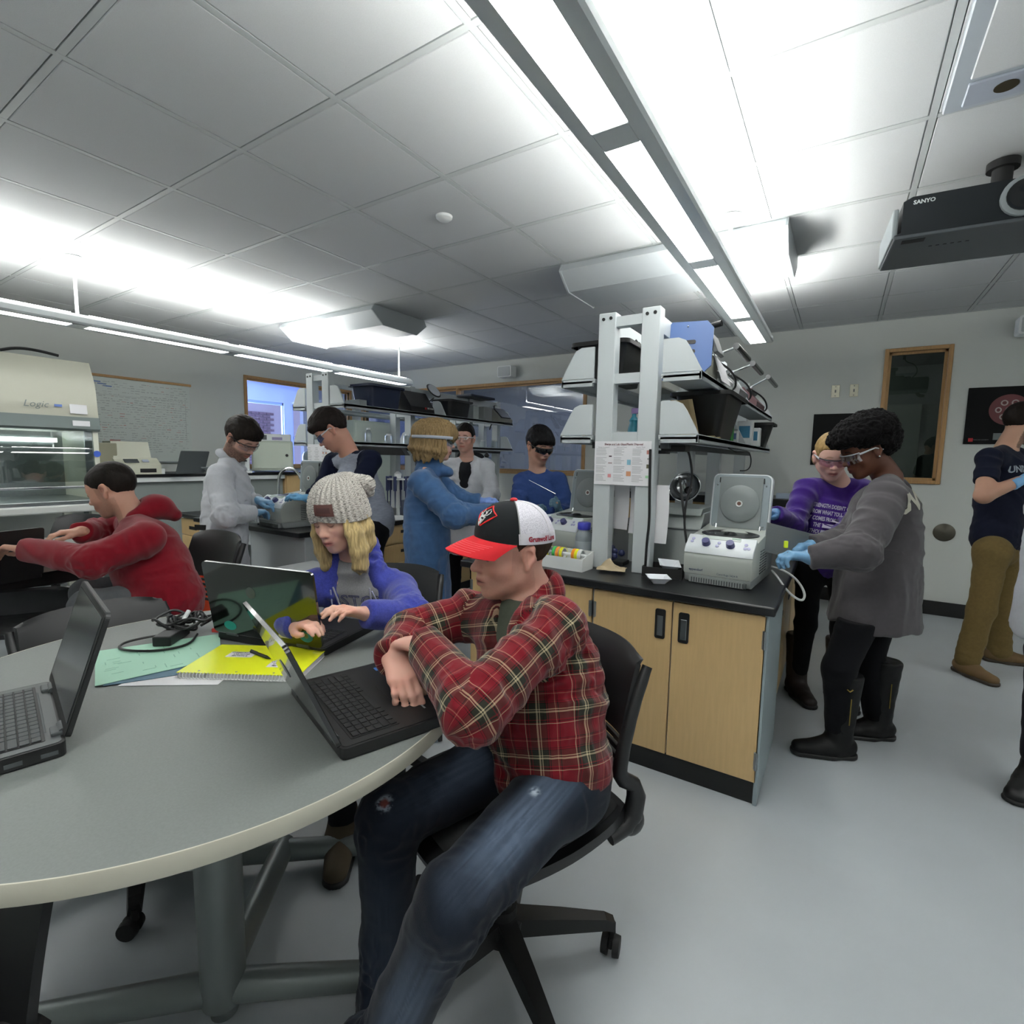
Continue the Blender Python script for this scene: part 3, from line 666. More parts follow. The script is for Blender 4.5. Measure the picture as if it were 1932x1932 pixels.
# notice
nt_ = thing('notice', 'printed sheet about lab waste disposal taped across the tower columns', 'notice', (-.868, 2.3085, 1.314))
plate('sheet', .276, .205, (0, 0, 0), (1, 0, 0), (0, 0, 1), M_paper, nt_)
text('title', 'Sharps and Lab Glass/Plastic Disposal', .0125, (.005, -.0012, .088), (1, 0, 0), (0, 0, 1), mat('maroon_ink', '#6b3a44', .8), nt_, bold=.0003)
rng = random.Random(5)
for cx in (-.092, -.003, .088):
    text('column_heading', 'Sharps Containers' if cx < -.05 else 'Glass and Plastic' if cx < .05 else 'Regular Trash', .0075, (cx, -.0012, .074), (1, 0, 0), (0, 0, 1), M_inkgrey, nt_)
    lb = MB()
    for k in range(24):
        if k % 6 == 5: continue
        L = rng.uniform(.035, .055); lb.box((cx-.038+L/2, -.0015, .066-k*.0068), (L, .0004, .0022))
    tag(lb.obj('text_lines', mat('ink_pale', '#a3a5a8', .8), nt_), kind='stuff')
for (x, z, w_, h_, c) in ((-.058, .032, .014, .006, '#4d3c46'), (-.058, 0, .02, .004, '#8b6e6e'), (-.06, -.06, .016, .016, '#cf8a8e'), (.034, .005, .018, .024, '#7fb0c4'), (.034, -.048, .022, .022, '#c08a68'), (.126, .052, .018, .018, '#b98078'), (.124, -.012, .012, .018, '#6d6a55'), (.122, -.06, .014, .012, '#9ccaa0'), (.126, .022, .01, .008, '#9a9a9a')):
    MB().box((x, -.0015, z), (w_, .0006, h_)).obj('picture', mat('pic'+c[1:], c, .7), nt_)
# hanging paper sheets behind the columns
for k, (x0, x1, y, z0, z1) in enumerate(((-1.03, -.955, 2.42, .93, 1.215), (-.955, -.872, 2.43, .985, 1.22), (-.868, -.79, 2.425, .97, 1.22), (-.775, -.67, 2.40, .94, 1.215))):
    q = MB().grid(lambda u, v, x0=x0, x1=x1, y=y, z0=z0, z1=z1: (x0+(x1-x0)*u+.006*math.sin(v*3), y+.008*math.sin(u*3+k)+.01*v*v, z0+(z1-z0)*v), 6, 10, .0012).obj('wall_sheet', M_paper, None, True)
    tag(q, ('blank white sheet hanging left of the tower columns', 'blank white sheet hanging between the tower columns, left one', 'blank white sheet hanging between the tower columns, right one', 'blank white sheet hanging right of the tower columns')[k], 'paper sheet')
# lamp
hl = thing('heat_lamp', 'chrome dish lamp hanging under the right tower beside the open centrifuge', 'lamp', (-.662, 2.66, 1.20)); hl.rotation_euler = (math.radians(70), math.radians(-12), 0)
MB().lathe([(.022, -.085), (.03, -.07), (.04, -.055), (.070, -.03), (.077, 0), (.074, 0), (.066, -.028), (.036, -.053), (.02, -.06)], capb=False, capt=False, seg=40).obj('reflector', mat('mirror_steel', '#a5a7a9', .12, metal=1), hl, True)
MB().tube([(.0765*math.cos(a), .0765*math.sin(a), 0) for a in [k*PI/20 for k in range(40)]], .003, closed=True).obj('rim', M_chrome, hl, True)
MB().cyl((0, 0, -.13), (0, 0, -.07), .02).obj('socket', M_black, hl, True)
q = MB().tube([(-.66, 2.62, 1.40), (-.63, 2.60, 1.36), (-.61, 2.6, 1.24), (-.63, 2.56, 1.12), (-.62, 2.52, 1.02), (-.60, 2.5, .94)], .0055, smooth=3).tube([(-.67, 2.58, 1.25), (-.645, 2.55, 1.15), (-.625, 2.54, 1.05)], .006, smooth=3).obj('cable', M_black, None, True); tag(q, 'black cable looping down past the chrome dish lamp', 'cable')
q = MB().bb(-.78, -.61, 2.42, 2.52, 1.372, 1.402, bev=.006).bb(-.775, -.70, 2.425, 2.5, 1.362, 1.372).obj('under_shelf_light', M_black); tag(q, 'black bar light under the right tower lower shelf', 'light')
MB().bb(-.765, -.72, 2.414, 2.42, 1.378, 1.388).obj('label', M_white, q)
q = MB().tube([(-.733, 2.30, 1.38), (-.728, 2.298, 1.2), (-.722, 2.30, 1.05), (-.73, 2.30, .95), (-.735, 2.31, .83)], .006, smooth=2).obj('cable', M_black, None, True); tag(q, 'black cable running down the right tower column edge', 'cable')
# far side cables
q = MB().tube([(-.56, 3.2, 1.41), (-.55, 3.4, 1.385), (-.55, 3.6, 1.39), (-.55, 3.9, 1.405), (-.545, 4.0, 1.36), (-.545, 4.0, 1.30), (-.56, 3.95, 1.27), (-.58, 3.8, 1.27)], .004, smooth=3).obj('cable', M_black, None, True); tag(q, 'black cable looping under the far end of the lower shelf', 'cable')
# ================================================================ CENTRIFUGES
M_cf = mat('centrifuge_grey', '#aeb4ae', .4); M_cfw = mat('centrifuge_white', '#cfd5d8', .35); M_cfb = mat('centrifuge_base', '#8d9392', .5)
M_knob = mat('knob_violet', '#4a4c78', .35); M_lidin = mat('lid_inner', '#7c8384', .45); M_seal = mat('black_seal', '#1a1c1f', .4)
def centrifuge(label, loc, rz, w_=.30, d=.36, h=.20, lid_h=.26, sc_=1.0, lidang=8, named=True):
    t = thing('centrifuge', label, 'centrifuge', loc, rz, 'open lid benchtop centrifuges'); t.scale = (sc_,)*3
    # side profile (y front->back, z), extruded along x
    def prof(mb, pts, wid, m, nm, bev=.008):
        mb.prism(pts, (0, 0, 0), (0, 1, 0), (0, 0, 1), wid)
        bmesh.ops.bevel(mb.bm, geom=list(mb.bm.edges), offset=bev, segments=2, profile=.5, affect='EDGES')
        return mb.obj(nm, m, t, True)
    prof(MB(), [(.015, 0), (d, 0), (d, .04), (-.012, .038), (.0, .005)], w_*.97, M_cfb, 'base', .006)
    bd = prof(MB(), [(-.012, .036), (d, .036), (d, h+.035), (d*.62, h), (.055, h), (.0, h*.78), (-.018, h*.6)], w_, M_cf, 'housing', .010)
    pn = prof(MB(), [(-.0195, h*.66), (.05, h*.66), (.06, h+.004), (.052, h+.004), (-.004, h*.80)], w_*.985, M_cfw, 'control_panel', .004)
    sl = Vector((0, .056, h*.2+.004)).normalized(); nn = Vector((0, -sl.z, sl.y))
    def onp(x, k): return Vector((x, -.004+.056*k, h*.80+(h*.2+.004)*k))+nn*.001
    c0 = onp(0, .42)
    for x in (-.055, .045):
        c = onp(x, .30); MB().cyl(c, c+nn*.022, .018, .016, seg=24).obj('dial', M_knob, pn, True)
    for x, k in ((-.115, .62), (-.117, .38), (-.003, .44), (-.008, .18), (.105, .50), (.118, .22), (.105, .2)):
        c = onp(x, k); q = MB(); q.lathe([(.0072, 0), (.0072, .002), (.001, .003)], c, seg=14, rot=nn.to_track_quat('Z', 'Y').to_matrix()); q.obj('button', mat('button_lilac', '#a6a6c8', .4), pn)
    c = onp(.055, .86); q = MB(); q.prism(rrect(.16, .02, .003), onp(.0, .86), (1, 0, 0), sl, .002); q.obj('display', mat('lcd', '#b9c2bd', .2), pn)
    q = MB(); q.prism(rrect(.035, .008, .002), onp(.06, .9), (1, 0, 0), sl, .004); q.obj('lcd_digits', mat('lcd_green', '#7f9c8c', .3), pn)
    # rotor bowl
    MB().lathe([(.118, 0), (.122, .006), (.105, .010), (.095, .004), (.09, -.002)], (0, .185, h-.002), seg=48, capb=False, capt=False).obj('bowl_seal', M_seal, t, True)
    MB().lathe([(.098, .0035), (.06, .0), (.03, .004), (.02, .012), (.001, .014)], (0, .185, h-.001), seg=40).obj('rotor', mat('rotor_dark', '#17181a', .25, metal=.4), t, True)
    # vents on the right side
    for i in range(9):
        for j in range(3): MB().box((w_/2+.0005, .14+j*.05, .05+i*.012), (.003, .036, .004)).obj('vent_slot', M_dgrey, t)
    MB().bb(-w_/2+.03, w_/2-.03, -.019, -.0, .004, .030).obj('foot_grille', M_cfb, t)
    for i in range(22): MB().bb(-w_/2+.04+i*.0105, -w_/2+.045+i*.0105, -.021, -.012, .006, .026).obj('grille_rib', M_dgrey, t)
    # lid: open, hinged at the back
    lid = bpy.data.objects.new('lid', None); C.objects.link(lid); lid.parent = t; lid.location = (0, d*.80, h-.0); lid.rotation_euler = (math.radians(-lidang), 0, 0)
    lw = w_*.93
    q = MB(); q.prism([(x, z+lid_h/2) for x, z in rrect(lw, lid_h, .03)], (0, .02, 0), (1, 0, 0), (0, 0, 1), .035); q.obj('lid_shell', M_cfw, lid, True)
    q = MB(); q.prism([(x, z+lid_h/2+.002) for x, z in rrect(lw-.016, lid_h-.014, .024)], (0, -.0, 0), (1, 0, 0), (0, 0, 1), .008); q.obj('lid_inner', mat('lid_rail_grey', '#89959a', .45), lid)
    q = MB(); q.prism([(x, z+lid_h/2+.0) for x, z in rrect(lw-.075, lid_h-.03, .006)], (0, -.007, 0), (1, 0, 0), (0, 0, 1), .008); q.obj('lid_plate', M_lidin, lid)
    q = MB(); q.lathe([(.088, 0), (.088, .006), (.084, .009), (.04, .010), (.001, .010)], (0, -.010, lid_h*.48), rot=RX(PI/2), seg=48); q.obj('lid_disc', M_lidin, lid, True)
    q = MB(); q.lathe([(.015, 0), (.015, .003), (.009, .001)], (0, -.020, lid_h*.48), rot=RX(PI/2), seg=20, capt=False); q.obj('port_ring', M_white, lid, True)
    q = MB(); q.cyl((0, -.0195, lid_h*.48), (0, -.0225, lid_h*.48), .009); q.obj('port', mat('port_brown', '#6a4a42', .3), lid)
    for sx in (-1, 1):
        for z in (.03, lid_h*.8): MB().sph((sx*(lw/2-.024), -.006, z), .004, 8).obj('screw', M_chrome, lid)
        MB().bb(sx*(lw/2-.035)-.002, sx*(lw/2-.035)+.002, -.012, -.006, lid_h*.84, lid_h-.02).obj('rail_slot', M_black, lid)
        MB().cyl((sx*(lw/2-.035), -.008, .03), (sx*(lw/2-.035), -.02, -.02), .005, seg=10).obj('gas_strut', M_chrome, lid, True)
    if named:
        text('maker_name', 'eppendorf', .014, (-w_*.30, -.0185, .060), (1, 0, 0), (0, 0, 1), mat('ink_navy', '#39405c', .6), bd, bold=.0004, lift=.001)
        text('model_name', 'Centrifuge 5424 R', .0115, (w_*.16, -.0175, .052), (1, 0, 0), (0, 0, 1), mat('ink_navy', '#39405c', .6), bd, lift=.001)
    return t
centrifuge('grey centrifuge with its lid raised at the right bench corner', (-.418, 2.30, BZ), math.radians(-4), w_=.285, d=.40, lid_h=.275)
centrifuge('grey centrifuge with raised lid directly behind the man in the cap', (-1.33, 2.55, BZ+.0), math.radians(-12), w_=.30, lid_h=.27, sc_=1.0, named=False)
centrifuge('small grey centrifuge with raised lid worked by the two men at left', (-3.46, 2.17, BZ), math.radians(-4), w_=.30, d=.36, lid_h=.24, sc_=1.1, lidang=4)
# closed grey centrifuge behind
g2 = thing('closed_centrifuge', 'closed low grey centrifuge behind the paper sheets', 'centrifuge', (-.735, 2.575, BZ), 0)
MB().prism([(0, .0), (.42, 0), (.42, .24), (.30, .27), (.08, .27), (0, .20)], (0, 0, 0), (0, 1, 0), (0, 0, 1), .36).obj('housing', mat('old_cf_grey', '#a3aaa8', .45), g2)
MB().prism([(.03, .0), (.40, 0), (.38, .03), (.07, .03)], (0, .0, .262), (0, 1, 0), (0, 0, 1), .34).obj('lid', mat('old_cf_lid', '#a0a8a6', .45), g2); MB().bb(-.185, .185, -.004, .002, .19, .195).obj('lid_seam', M_dgrey, g2)
# ================================================================ SMALL THINGS ON THE RIGHT BENCH
tr = thing('black_tray', 'open black cardboard tray beside the right tower foot', 'tray', (-.665, 2.36, BZ), math.radians(10))
mb = MB(); mb.bb(-.085, .085, -.065, .065, 0, .004)
for a, b in (((-.088, -.083), (-.068, .068)), ((.083, .088), (-.068, .068))): mb.bb(a[0], a[1], b[0], b[1], 0, .045)
mb.bb(-.088, .088, -.070, -.065, 0, .045).bb(-.088, .088, .065, .070, 0, .045); mb.obj('tray_body', mat('tray_black', '#121314', .6), tr)
def boat(label, loc, rz, tilt=0):
    t = thing('weigh_boat', label, 'weigh boat', loc, rz, 'white weighing boats'); t.rotation_euler = (tilt, tilt*.4, rz)
    mb = MB()
    mb.grid(lambda u, v: ((u-.5)*.095, (v-.5)*.095, .026*min(1, max(0, (max(abs(u-.5), abs(v-.5))*2-.5)/.42)) if max(abs(u-.5), abs(v-.5)) < .49 else .027), 12, 12, .0012)
    mb.obj('dish', mat('boat_white', '#dfe4ea', .3, trans=.1), t, True); return t
boat('white weighing boat tilted inside the black tray', (-.64, 2.36, BZ+.034), .4, .15)
boat('white weighing boat lying on the bench edge in front of the black tray', (-.636, 2.185, BZ+.002), .5)
pt = thing('paper_towel', 'crumpled brown paper towel between the feet of the right tower', 'paper towel', (-.885, 2.275, BZ), .2)
rng = random.Random(2)
def pf(u, v):
    x, y = (u-.5)*.13, (v-.5)*.09
    return (x, y, .006+.05*max(0, 1-abs(u-.42)*2.6)*max(0, 1-abs(v-.6)*1.8)+.01*math.sin(u*9+v*4)*math.sin(v*7)+.008)
MB().grid(pf, 14, 12, .0015).obj('towel_sheet', mat('brown_towel', '#a5967a', .9), pt, False)
# tape rack
tp = thing('tape_tray', 'white plastic tray holding rolls of coloured tape', 'tray', (-1.135, 2.235, BZ), math.radians(-3))
mb = MB(); mb.bb(-.145, .145, -.055, .055, 0, .004)
mb.prism([(-.145, 0), (.145, 0), (.15, .06), (-.15, .06)], (0, -.055, 0), (1, 0, 0), (0, 0, 1), .004).prism([(-.145, 0), (.145, 0), (.15, .085), (-.15, .085)], (0, .055, 0), (1, 0, 0), (0, 0, 1), .004)
for s in (-1, 1): mb.prism([(-.055, 0), (.055, 0), (.055, .085), (-.055, .06)], (s*.145, 0, 0), (0, 1, 0), (0, 0, 1), .004)
mb.obj('tray_body', M_white, tp)
rolls = [(-.10, 'orange', '#e38a2c'), (-.085, 'pink', '#d9a6b4'), (-.066, 'yellow', '#dfdc25'), (-.03, 'green', '#3aa74b'), (-.010, 'orange', '#e38a2c'), (.011, 'yellow', '#dfdc25'), (.078, 'orange', '#e38a2c'), (.094, 'yellow', '#dfdc25'), (.111, 'white', '#d8dad8')]
pos = {0: 'leftmost', 1: 'second from the left', 2: 'third from the left', 3: 'fourth from the left', 4: 'fifth from the left', 5: 'sixth from the left', 6: 'third from the right', 7: 'second from the right', 8: 'rightmost'}
rc = Vector((-1.135, 2.235, BZ))
for k, (x, n, c) in enumerate(rolls):
    p = rc+RZ(math.radians(-3))@Vector((x, 0, .068))
    t = thing('tape_roll', '%s tape roll in the white tray, %s of the rolls' % (n, pos[k]), 'tape roll', p, math.radians(-3), 'coloured tape rolls in the white tray')
    MB().lathe([(.027, -.007), (.030, -.0075), (.030, .0075), (.027, .007)], rot=RY(PI/2), seg=28, capb=False, capt=False).lathe([(.027, .007), (.027, -.007)], rot=RY(PI/2), seg=28, capb=False, capt=False).obj('tape', mat('tape_'+n, c, .4), t, True)
    MB().lathe([(.0268, -.0078), (.0268, .0078), (.024, .0078), (.024, -.0078), (.0268, -.0078)], rot=RY(PI/2), seg=24, capb=False, capt=False).obj('core', M_white, t, True)
q = MB().cyl((-1.27, 2.24, BZ+.068), (-.99, 2.225, BZ+.068), .008).obj('tape_spindle', M_white, None, True); tag(q, 'white rod carrying the coloured tape rolls', 'rod')
# bottle with blue cap
bt = thing('chemical_bottle', 'grey plastic chemical bottle with a blue screw cap behind the tape tray', 'bottle', (-1.10, 2.42, BZ))
MB().lathe([(.042, 0), (.045, .006), (.045, .125), (.040, .145), (.030, .158), (.028, .17)], seg=28).obj('bottle_body', mat('bottle_grey', '#7b8489', .3), bt, True)
MB().lathe([(.033, .168), (.034, .172), (.034, .20), (.031, .205), (.001, .206)], seg=28).obj('cap', mat('cap_blue', '#3b3fae', .4), bt, True)
MB().lathe([(.0456, .03), (.0456, .11)], seg=28, capb=False, capt=False).obj('label', mat('bottle_label', '#9aa4aa', .6), bt, True)
MB().box((-.03, -.037, .052), (.022, .003, .026), rot=RZ(.7)).obj('hazard_mark', mat('hazard_orange', '#d06a2e', .6), bt)
q = thing('pipette_stand', 'dark blue mop-like tube bundle behind the tower columns', 'lab device', (-.965, 2.47, BZ)); 
mbq = MB(); rng = random.Random(8)
for k in range(12): mbq.sph((rng.uniform(-.06, .06), rng.uniform(-.03, .03), .03+rng.uniform(0, .05)), .018, 8)
tag(mbq.obj('tube_caps', mat('navy_plastic', '#26305a', .4), q), kind='stuff'); MB().bb(-.08, .08, -.045, .045, 0, .02, bev=.004).obj('rack_base', M_black, q)
# power cord at the corner
q = MB().tube([(-.24, 2.62, BZ+.05), (-.19, 2.60, BZ+.045), (-.13, 2.55, BZ+.02), (-.09, 2.5, BZ-.03), (-.10, 2.46, BZ-.06), (-.16, 2.46, BZ-.02), (-.20, 2.52, BZ+.02), (-.235, 2.60, BZ+.035)], .005, smooth=3).obj('charging_lead', mat('cord_grey', '#b9bcbb', .5), None, True); tag(q, 'pale grey lead looping over the right bench edge beside the centrifuge', 'cord')

# grey slatted panel and counter on the far side
q = MB().grid(lambda u, v: (-.262+.19*u, 2.50+.30*u+.02*v, .94+.13*v-.075*u+.0015*math.sin(v*60)), 14, 30, .004).obj('folded_screen', mat('screen_panel_grey', '#7b8082', .6)); tag(q, 'slanting grey slatted panel between the centrifuge and the gloved hands', 'panel')
q.location.z = -.005
wc = thing('wall_counter', 'black-topped counter against the back wall behind the purple sweatshirt', 'counter', (-.95, 5.5, 0))
MB().bb(-1.1, .85, -.28, .305, .93, 1.0, bev=.004).obj('counter_top', M_epoxy, wc); MB().bb(-1.08, .83, -.24, .30, .09, .93).obj('carcass', M_maple, wc); MB().bb(-1.06, .81, -.2, .30, 0, .09).obj('toe_kick', M_basegum, wc)
for k in range(4):
    d = MB().bb(-1.07+k*.475, -.605+k*.475, -.26, -.24, .11, .90, bev=.002, seg=1).obj('door', M_maple, wc); MB().bb(-.9+k*.475, -.78+k*.475, -.268, -.258, .80, .83).obj('handle', M_black, d)
prism_thing('tip_box', 'pale blue-white pipette tip box on the counter behind the purple sweatshirt', 'box', (-.42, 5.32, 1.0), (.14, .1, .05), mat('tip_box', '#a5b4c8', .4), bev=.005)
# ================================================================ LEFT WALL: CABINET, COUNTER AND INSTRUMENTS
M_hoodc = mat('hood_cream', '#a9a99b', .38, metal=.15); M_hoodg = mat('hood_band', '#6c7776', .4)
X0 = -5.6
hd = thing('safety_cabinet', 'large cream biosafety cabinet with a glass sash, far left', 'safety cabinet', (X0, 1.19, 0))
L0, L1 = -.69, .70     # along Y (local)
def side(poly, y, th): return MB().prism(poly, (0, y, 0), (-1, 0, 0), (0, 0, 1), th)
side([(.10, 2.10), (.80, 2.12), (.80, 1.50), (-.02, 1.50), (-.03, 1.61), (.0, 1.9)], (L0+L1)/2, L1-L0).obj('upper_housing', M_hoodc, hd, True)
side([(-.035, 1.615), (.02, 1.615), (.02, 1.498), (-.02, 1.498), (-.04, 1.515)], (L0+L1)/2, L1-L0+.01).obj('front_band', M_hoodg, hd)
MB().bb(-.80, -.74, L0, L1, .86, 1.5).obj('back_panel', M_steel, hd)
for y in (L0+.02, L1-.02): MB().bb(-.80, .0, y-.02, y+.02, .86, 1.5, bev=.003, seg=1).obj('side_panel', M_offwhite, hd)
side([(.0, 1.5), (.01, 1.5), (-.03, 1.06), (-.04, 1.06)], (L0+L1)/2, L1-L0-.09).obj('sash', glass_mat('sash_glass', (.86, .88, .87), .08), hd)
MB().bb(-.02, -.005, L1-.10, L1-.045, 1.03, 1.5).obj('sash_rail', M_steel, hd)
MB().bb(.018, .034, L0+.05, L1-.10, 1.00, 1.022, bev=.003).obj('sash_handle', M_chrome, hd)
MB().bb(-.78, .06, L0, L1, .84, .90, bev=.006).obj('work_surface', M_steel, hd)
MB().bb(.02, .09, L0-.02, L1+.01, .80, .865, bev=.012).obj('arm_rest', mat('armrest', '#b9bcb9', .35), hd)
MB().bb(-.70, -.66, L0+.1, L1-.1, 1.40, 1.44).obj('work_lamp', mat('hood_lamp', '#eef8f4', .5, emit=4), hd)
for y in (L0+.05, L1-.05):
    for x in (-.72, -.05): MB().bb(x-.03, x+.03, y-.03, y+.03, 0, .84).obj('stand_leg', M_offwhite, hd)
MB().bb(-.74, -.70, L0, L1, .3, .36).obj('stand_rail', M_offwhite, hd)
plate('data_label', .12, .08, (.034, .56, 1.68), (0, 1, 0), (-.12, 0, 1), M_paper, hd, th=.003)
plate('band_label', .12, .045, (.044, .57, 1.56), (0, 1, 0), (0, 0, 1), M_paper, hd, th=.003)
plate('badge', .05, .02, (.033, .425, 1.70), (0, 1, 0), (-.12, 0, 1), mat('badge_blue', '#5470b4', .5), hd, th=.003)
text('lettering', 'Logic', .075, (.0345, .28, 1.70), (0, 1, 0), (-.1, 0, 1), M_hoodg, hd, shear=.3, lift=.002)
MB().lathe([(.028, 0), (.028, .004)], (.003, L1-.02, 1.30), rot=RY(PI/2), seg=20).obj('round_sticker', mat('badge_blue2', '#3b5fc0', .5), hd)
q = MB().tube([(X0-.12, 1.32, 2.115), (X0-.1, 1.42, 2.15), (X0-.1, 1.55, 2.15), (X0-.1, 1.68, 2.13)], .012, smooth=2).obj('tubing', M_black, None, True); tag(q, 'short dark hose lying on top of the biosafety cabinet', 'hose')
# counter
CZ = 1.09
ct = thing('wall_counter', 'raised black-topped counter along the left wall under the whiteboard', 'counter', (-6.5, 3.2, 0))
MB().bb(-.3, .31, -1.1, 2.5, CZ-.035, CZ, bev=.004).obj('counter_top', M_epoxy, ct)
MB().bb(.26, .30, -1.1, .9, CZ-.085, CZ-.036).obj('front_rail', M_white, ct); MB().bb(-.29, .25, -1.08, .9, .0, CZ-.09).obj('under_panel', mat('under_grey', '#838a88', .6), ct)
for i in range(3):
    d = MB().bb(.27, .295, .93+i*.52, .93+i*.52+.5, .2, CZ-.05, bev=.002, seg=1).obj('door', M_maple, ct); MB().bb(.295, .303, 1.15+i*.52, 1.25+i*.52, CZ-.14, CZ-.12).obj('handle', M_black, d)
MB().bb(-.29, .27, .92, 2.48, .09, CZ-.036).obj('carcass', M_maple, ct)
# thermal cycler
pc = thing('thermal_cycler', 'cream bench instrument with a tall lid and grey display under the whiteboard', 'lab device', (-6.28, 2.42, CZ)); 
M_cream = mat('cream_plastic', '#c5c6b4', .4)
MB().prism([(0, 0), (.36, 0), (.36, .17), (.10, .17), (.0, .10)], (.12, 0, 0), (-1, 0, 0), (0, 0, 1), .40).obj('housing', M_cream, pc)
MB().prism([(.10, .16), (.36, .16), (.36, .34), (.16, .34)], (.12, -.02, 0), (-1, 0, 0), (0, 0, 1), .34).obj('raised_lid', M_cream, pc)
q = MB(); q.prism(rrect(.13, .06, .004), (.078, -.06, .14), (0, 1, 0), (-.8, 0, .6), .004); q.obj('display', M_dgrey, pc)
q = MB(); q.prism(rrect(.06, .04, .004), (.078, .07, .14), (0, 1, 0), (-.8, 0, .6), .004); q.obj('keypad', mat('keypad_lilac', '#a9b0c4', .5), pc)
MB().bb(.118, .124, -.0, .15, .02, .06).obj('slot', M_black, pc)
prism_thing('instrument', 'beige boxy instrument behind the cream thermal cycler, left of it', 'lab device', (-6.42, 2.12, CZ), (.3, .3, .32), mat('beige_dark', '#97957f', .5), bev=.01)
def laptop_simple(label, loc, rz, w_=.36, d=.25, ang=105, m=M_black, scr=None):
    t = thing('laptop', label, 'laptop', loc, rz)
    q = MB(); q.prism(rrect(w_, d, .012), (0, 0, .010), (1, 0, 0), (0, 1, 0), .018); q.obj('base', m, t)
    q = MB(); q.prism(rrect(w_-.05, d*.42, .004), (0, .03, .0195), (1, 0, 0), (0, 1, 0), .002); q.obj('keyboard', M_blackmatte, t)
    l = bpy.data.objects.new('screen_lid', None); C.objects.link(l); l.parent = t; l.location = (0, d/2-.005, .018); l.rotation_euler = (math.radians(90-ang), 0, 0)
    q = MB(); q.prism([(x, z+d*.46) for x, z in rrect(w_, d*.92, .012)], (0, .005, 0), (1, 0, 0), (0, 0, 1), .008); q.obj('lid_shell', m, l)
    q = MB(); q.prism([(x, z+d*.47) for x, z in rrect(w_-.03, d*.78, .003)], (0, -.0, 0), (1, 0, 0), (0, 0, 1), .003); q.obj('display', scr or M_screenoff, l)
    return t
laptop_simple('open laptop with a blank grey screen on the counter under the whiteboard', (-6.28, 2.86, CZ), math.radians(-68), .40, .27, 108, M_dgrey, mat('screen_grey', '#56625f', .25))
prism_thing('tissue_box', 'white tissue box in front of the counter laptop', 'box', (-6.20, 2.60, CZ), (.05, .12, .06), M_white, bev=.004)
MB().grid(lambda u, v: (-6.20+.03*(u-.5)*(1-v), 2.60+.05*(u-.5), CZ+.06+.05*v), 4, 4, .001).obj('tissue', M_paper, None); bpy.data.objects['tissue']['label'] = 'loose tissue tip rising from the white tissue box'; bpy.data.objects['tissue']['category'] = 'tissue'
q = MB()
for k in range(5): q.tube([(-6.3+.05*math.cos(a+k)+.02*k, 3.12+.09*math.sin(a+k*.7), CZ+.02+.012*k) for a in [j*PI/4 for j in range(8)]], .005, closed=True, smooth=2)
tag(q.obj('cable_coil', M_greyp, None, True), 'tangle of grey cables on the counter behind the laptop', 'cable')
mi = thing('microscope', 'black and white microscope on the counter behind the lab coat shoulder', 'microscope', (-6.1, 3.45, CZ), 0)
MB().bb(-.08, .08, -.10, .10, 0, .03, bev=.006).bb(-.03, .03, .04, .10, .03, .36, bev=.006).obj('stand', M_white, mi); MB().cyl((0, -.02, .30), (0, -.02, .46), .045, seg=20).cyl((0, -.02, .20), (0, -.02, .30), .025).obj('head', M_black, mi, True); MB().bb(-.06, .06, -.08, .05, .14, .155).obj('stage', M_black, mi)
# incubator, carboy, tall unit at the corner
ib = thing('incubator', 'pale green incubator box behind the man in the lab coat', 'incubator', (-6.45, 4.15, CZ), math.radians(90-35))
ib.location = (-6.32, 4.02, CZ); ib.rotation_euler = (0, 0, math.radians(55))
MB().bb(-.24, .24, -.22, .22, .02, .40, bev=.008).obj('housing', mat('incubator_green', '#b3bcae', .45), ib)
MB().bb(-.22, .22, -.235, -.22, .05, .38, bev=.004).obj('door', mat('incubator_door', '#bdc6b8', .45), ib)
MB().lathe([(.018, 0), (.018, .015)], (.17, -.235, .22), rot=RX(PI/2)).obj('latch', M_black, ib)
MB().bb(-.20, .22, -.2, .15, .40, .49, bev=.006).obj('control_box', M_white, ib); MB().bb(-.17, -.06, -.204, -.2, .415, .475).obj('display', M_dgrey, ib); MB().bb(0, .12, -.204, -.2, .415, .45).obj('keypad', mat('keypad_violet', '#8f86ad', .5), ib)
for k in (0, 1): MB().lathe([(.01, 0), (.01, .008)], (.16, -.22, .04) if k else (.12, -.22, .04), rot=RX(PI/2)).obj('knob', M_black, ib)
cy = thing('carboy', 'translucent blue-grey carboy beside the pale incubator', 'bottle', (-6.22, 4.52, CZ))
MB().lathe([(.10, 0), (.11, .02), (.11, .22), (.09, .27), (.04, .30), (.04, .32)], seg=28).obj('bottle_body', mat('carboy_blue', '#8a9ba1', .3), cy, True); MB().cyl((0, 0, .32), (0, 0, .345), .05).obj('cap', M_white, cy, True); MB().box((.09, -.06, .20), (.003, .08, .06), rot=RZ(-.6)).obj('label', M_paper, cy); MB().cyl((.10, -.02, .05), (.15, -.03, .05), .014).obj('tap', mat('tap_blue', '#4a57b0', .4), cy)
tu = thing('tall_unit', 'tall pale green-grey freezer unit behind the left tower', 'freezer', (-5.85, 5.0, 0))
MB().bb(-.32, .32, -.30, .35, .0, 1.80, bev=.012).obj('cabinet_body', mat('freezer_green', '#99a49b', .45), tu); MB().bb(.32, .345, -.29, .34, .1, 1.77, bev=.008).obj('door', mat('freezer_door', '#a3ada4', .45), tu); MB().bb(.345, .37, -.25, -.22, .9, 1.3).obj('handle', M_greyp, tu)
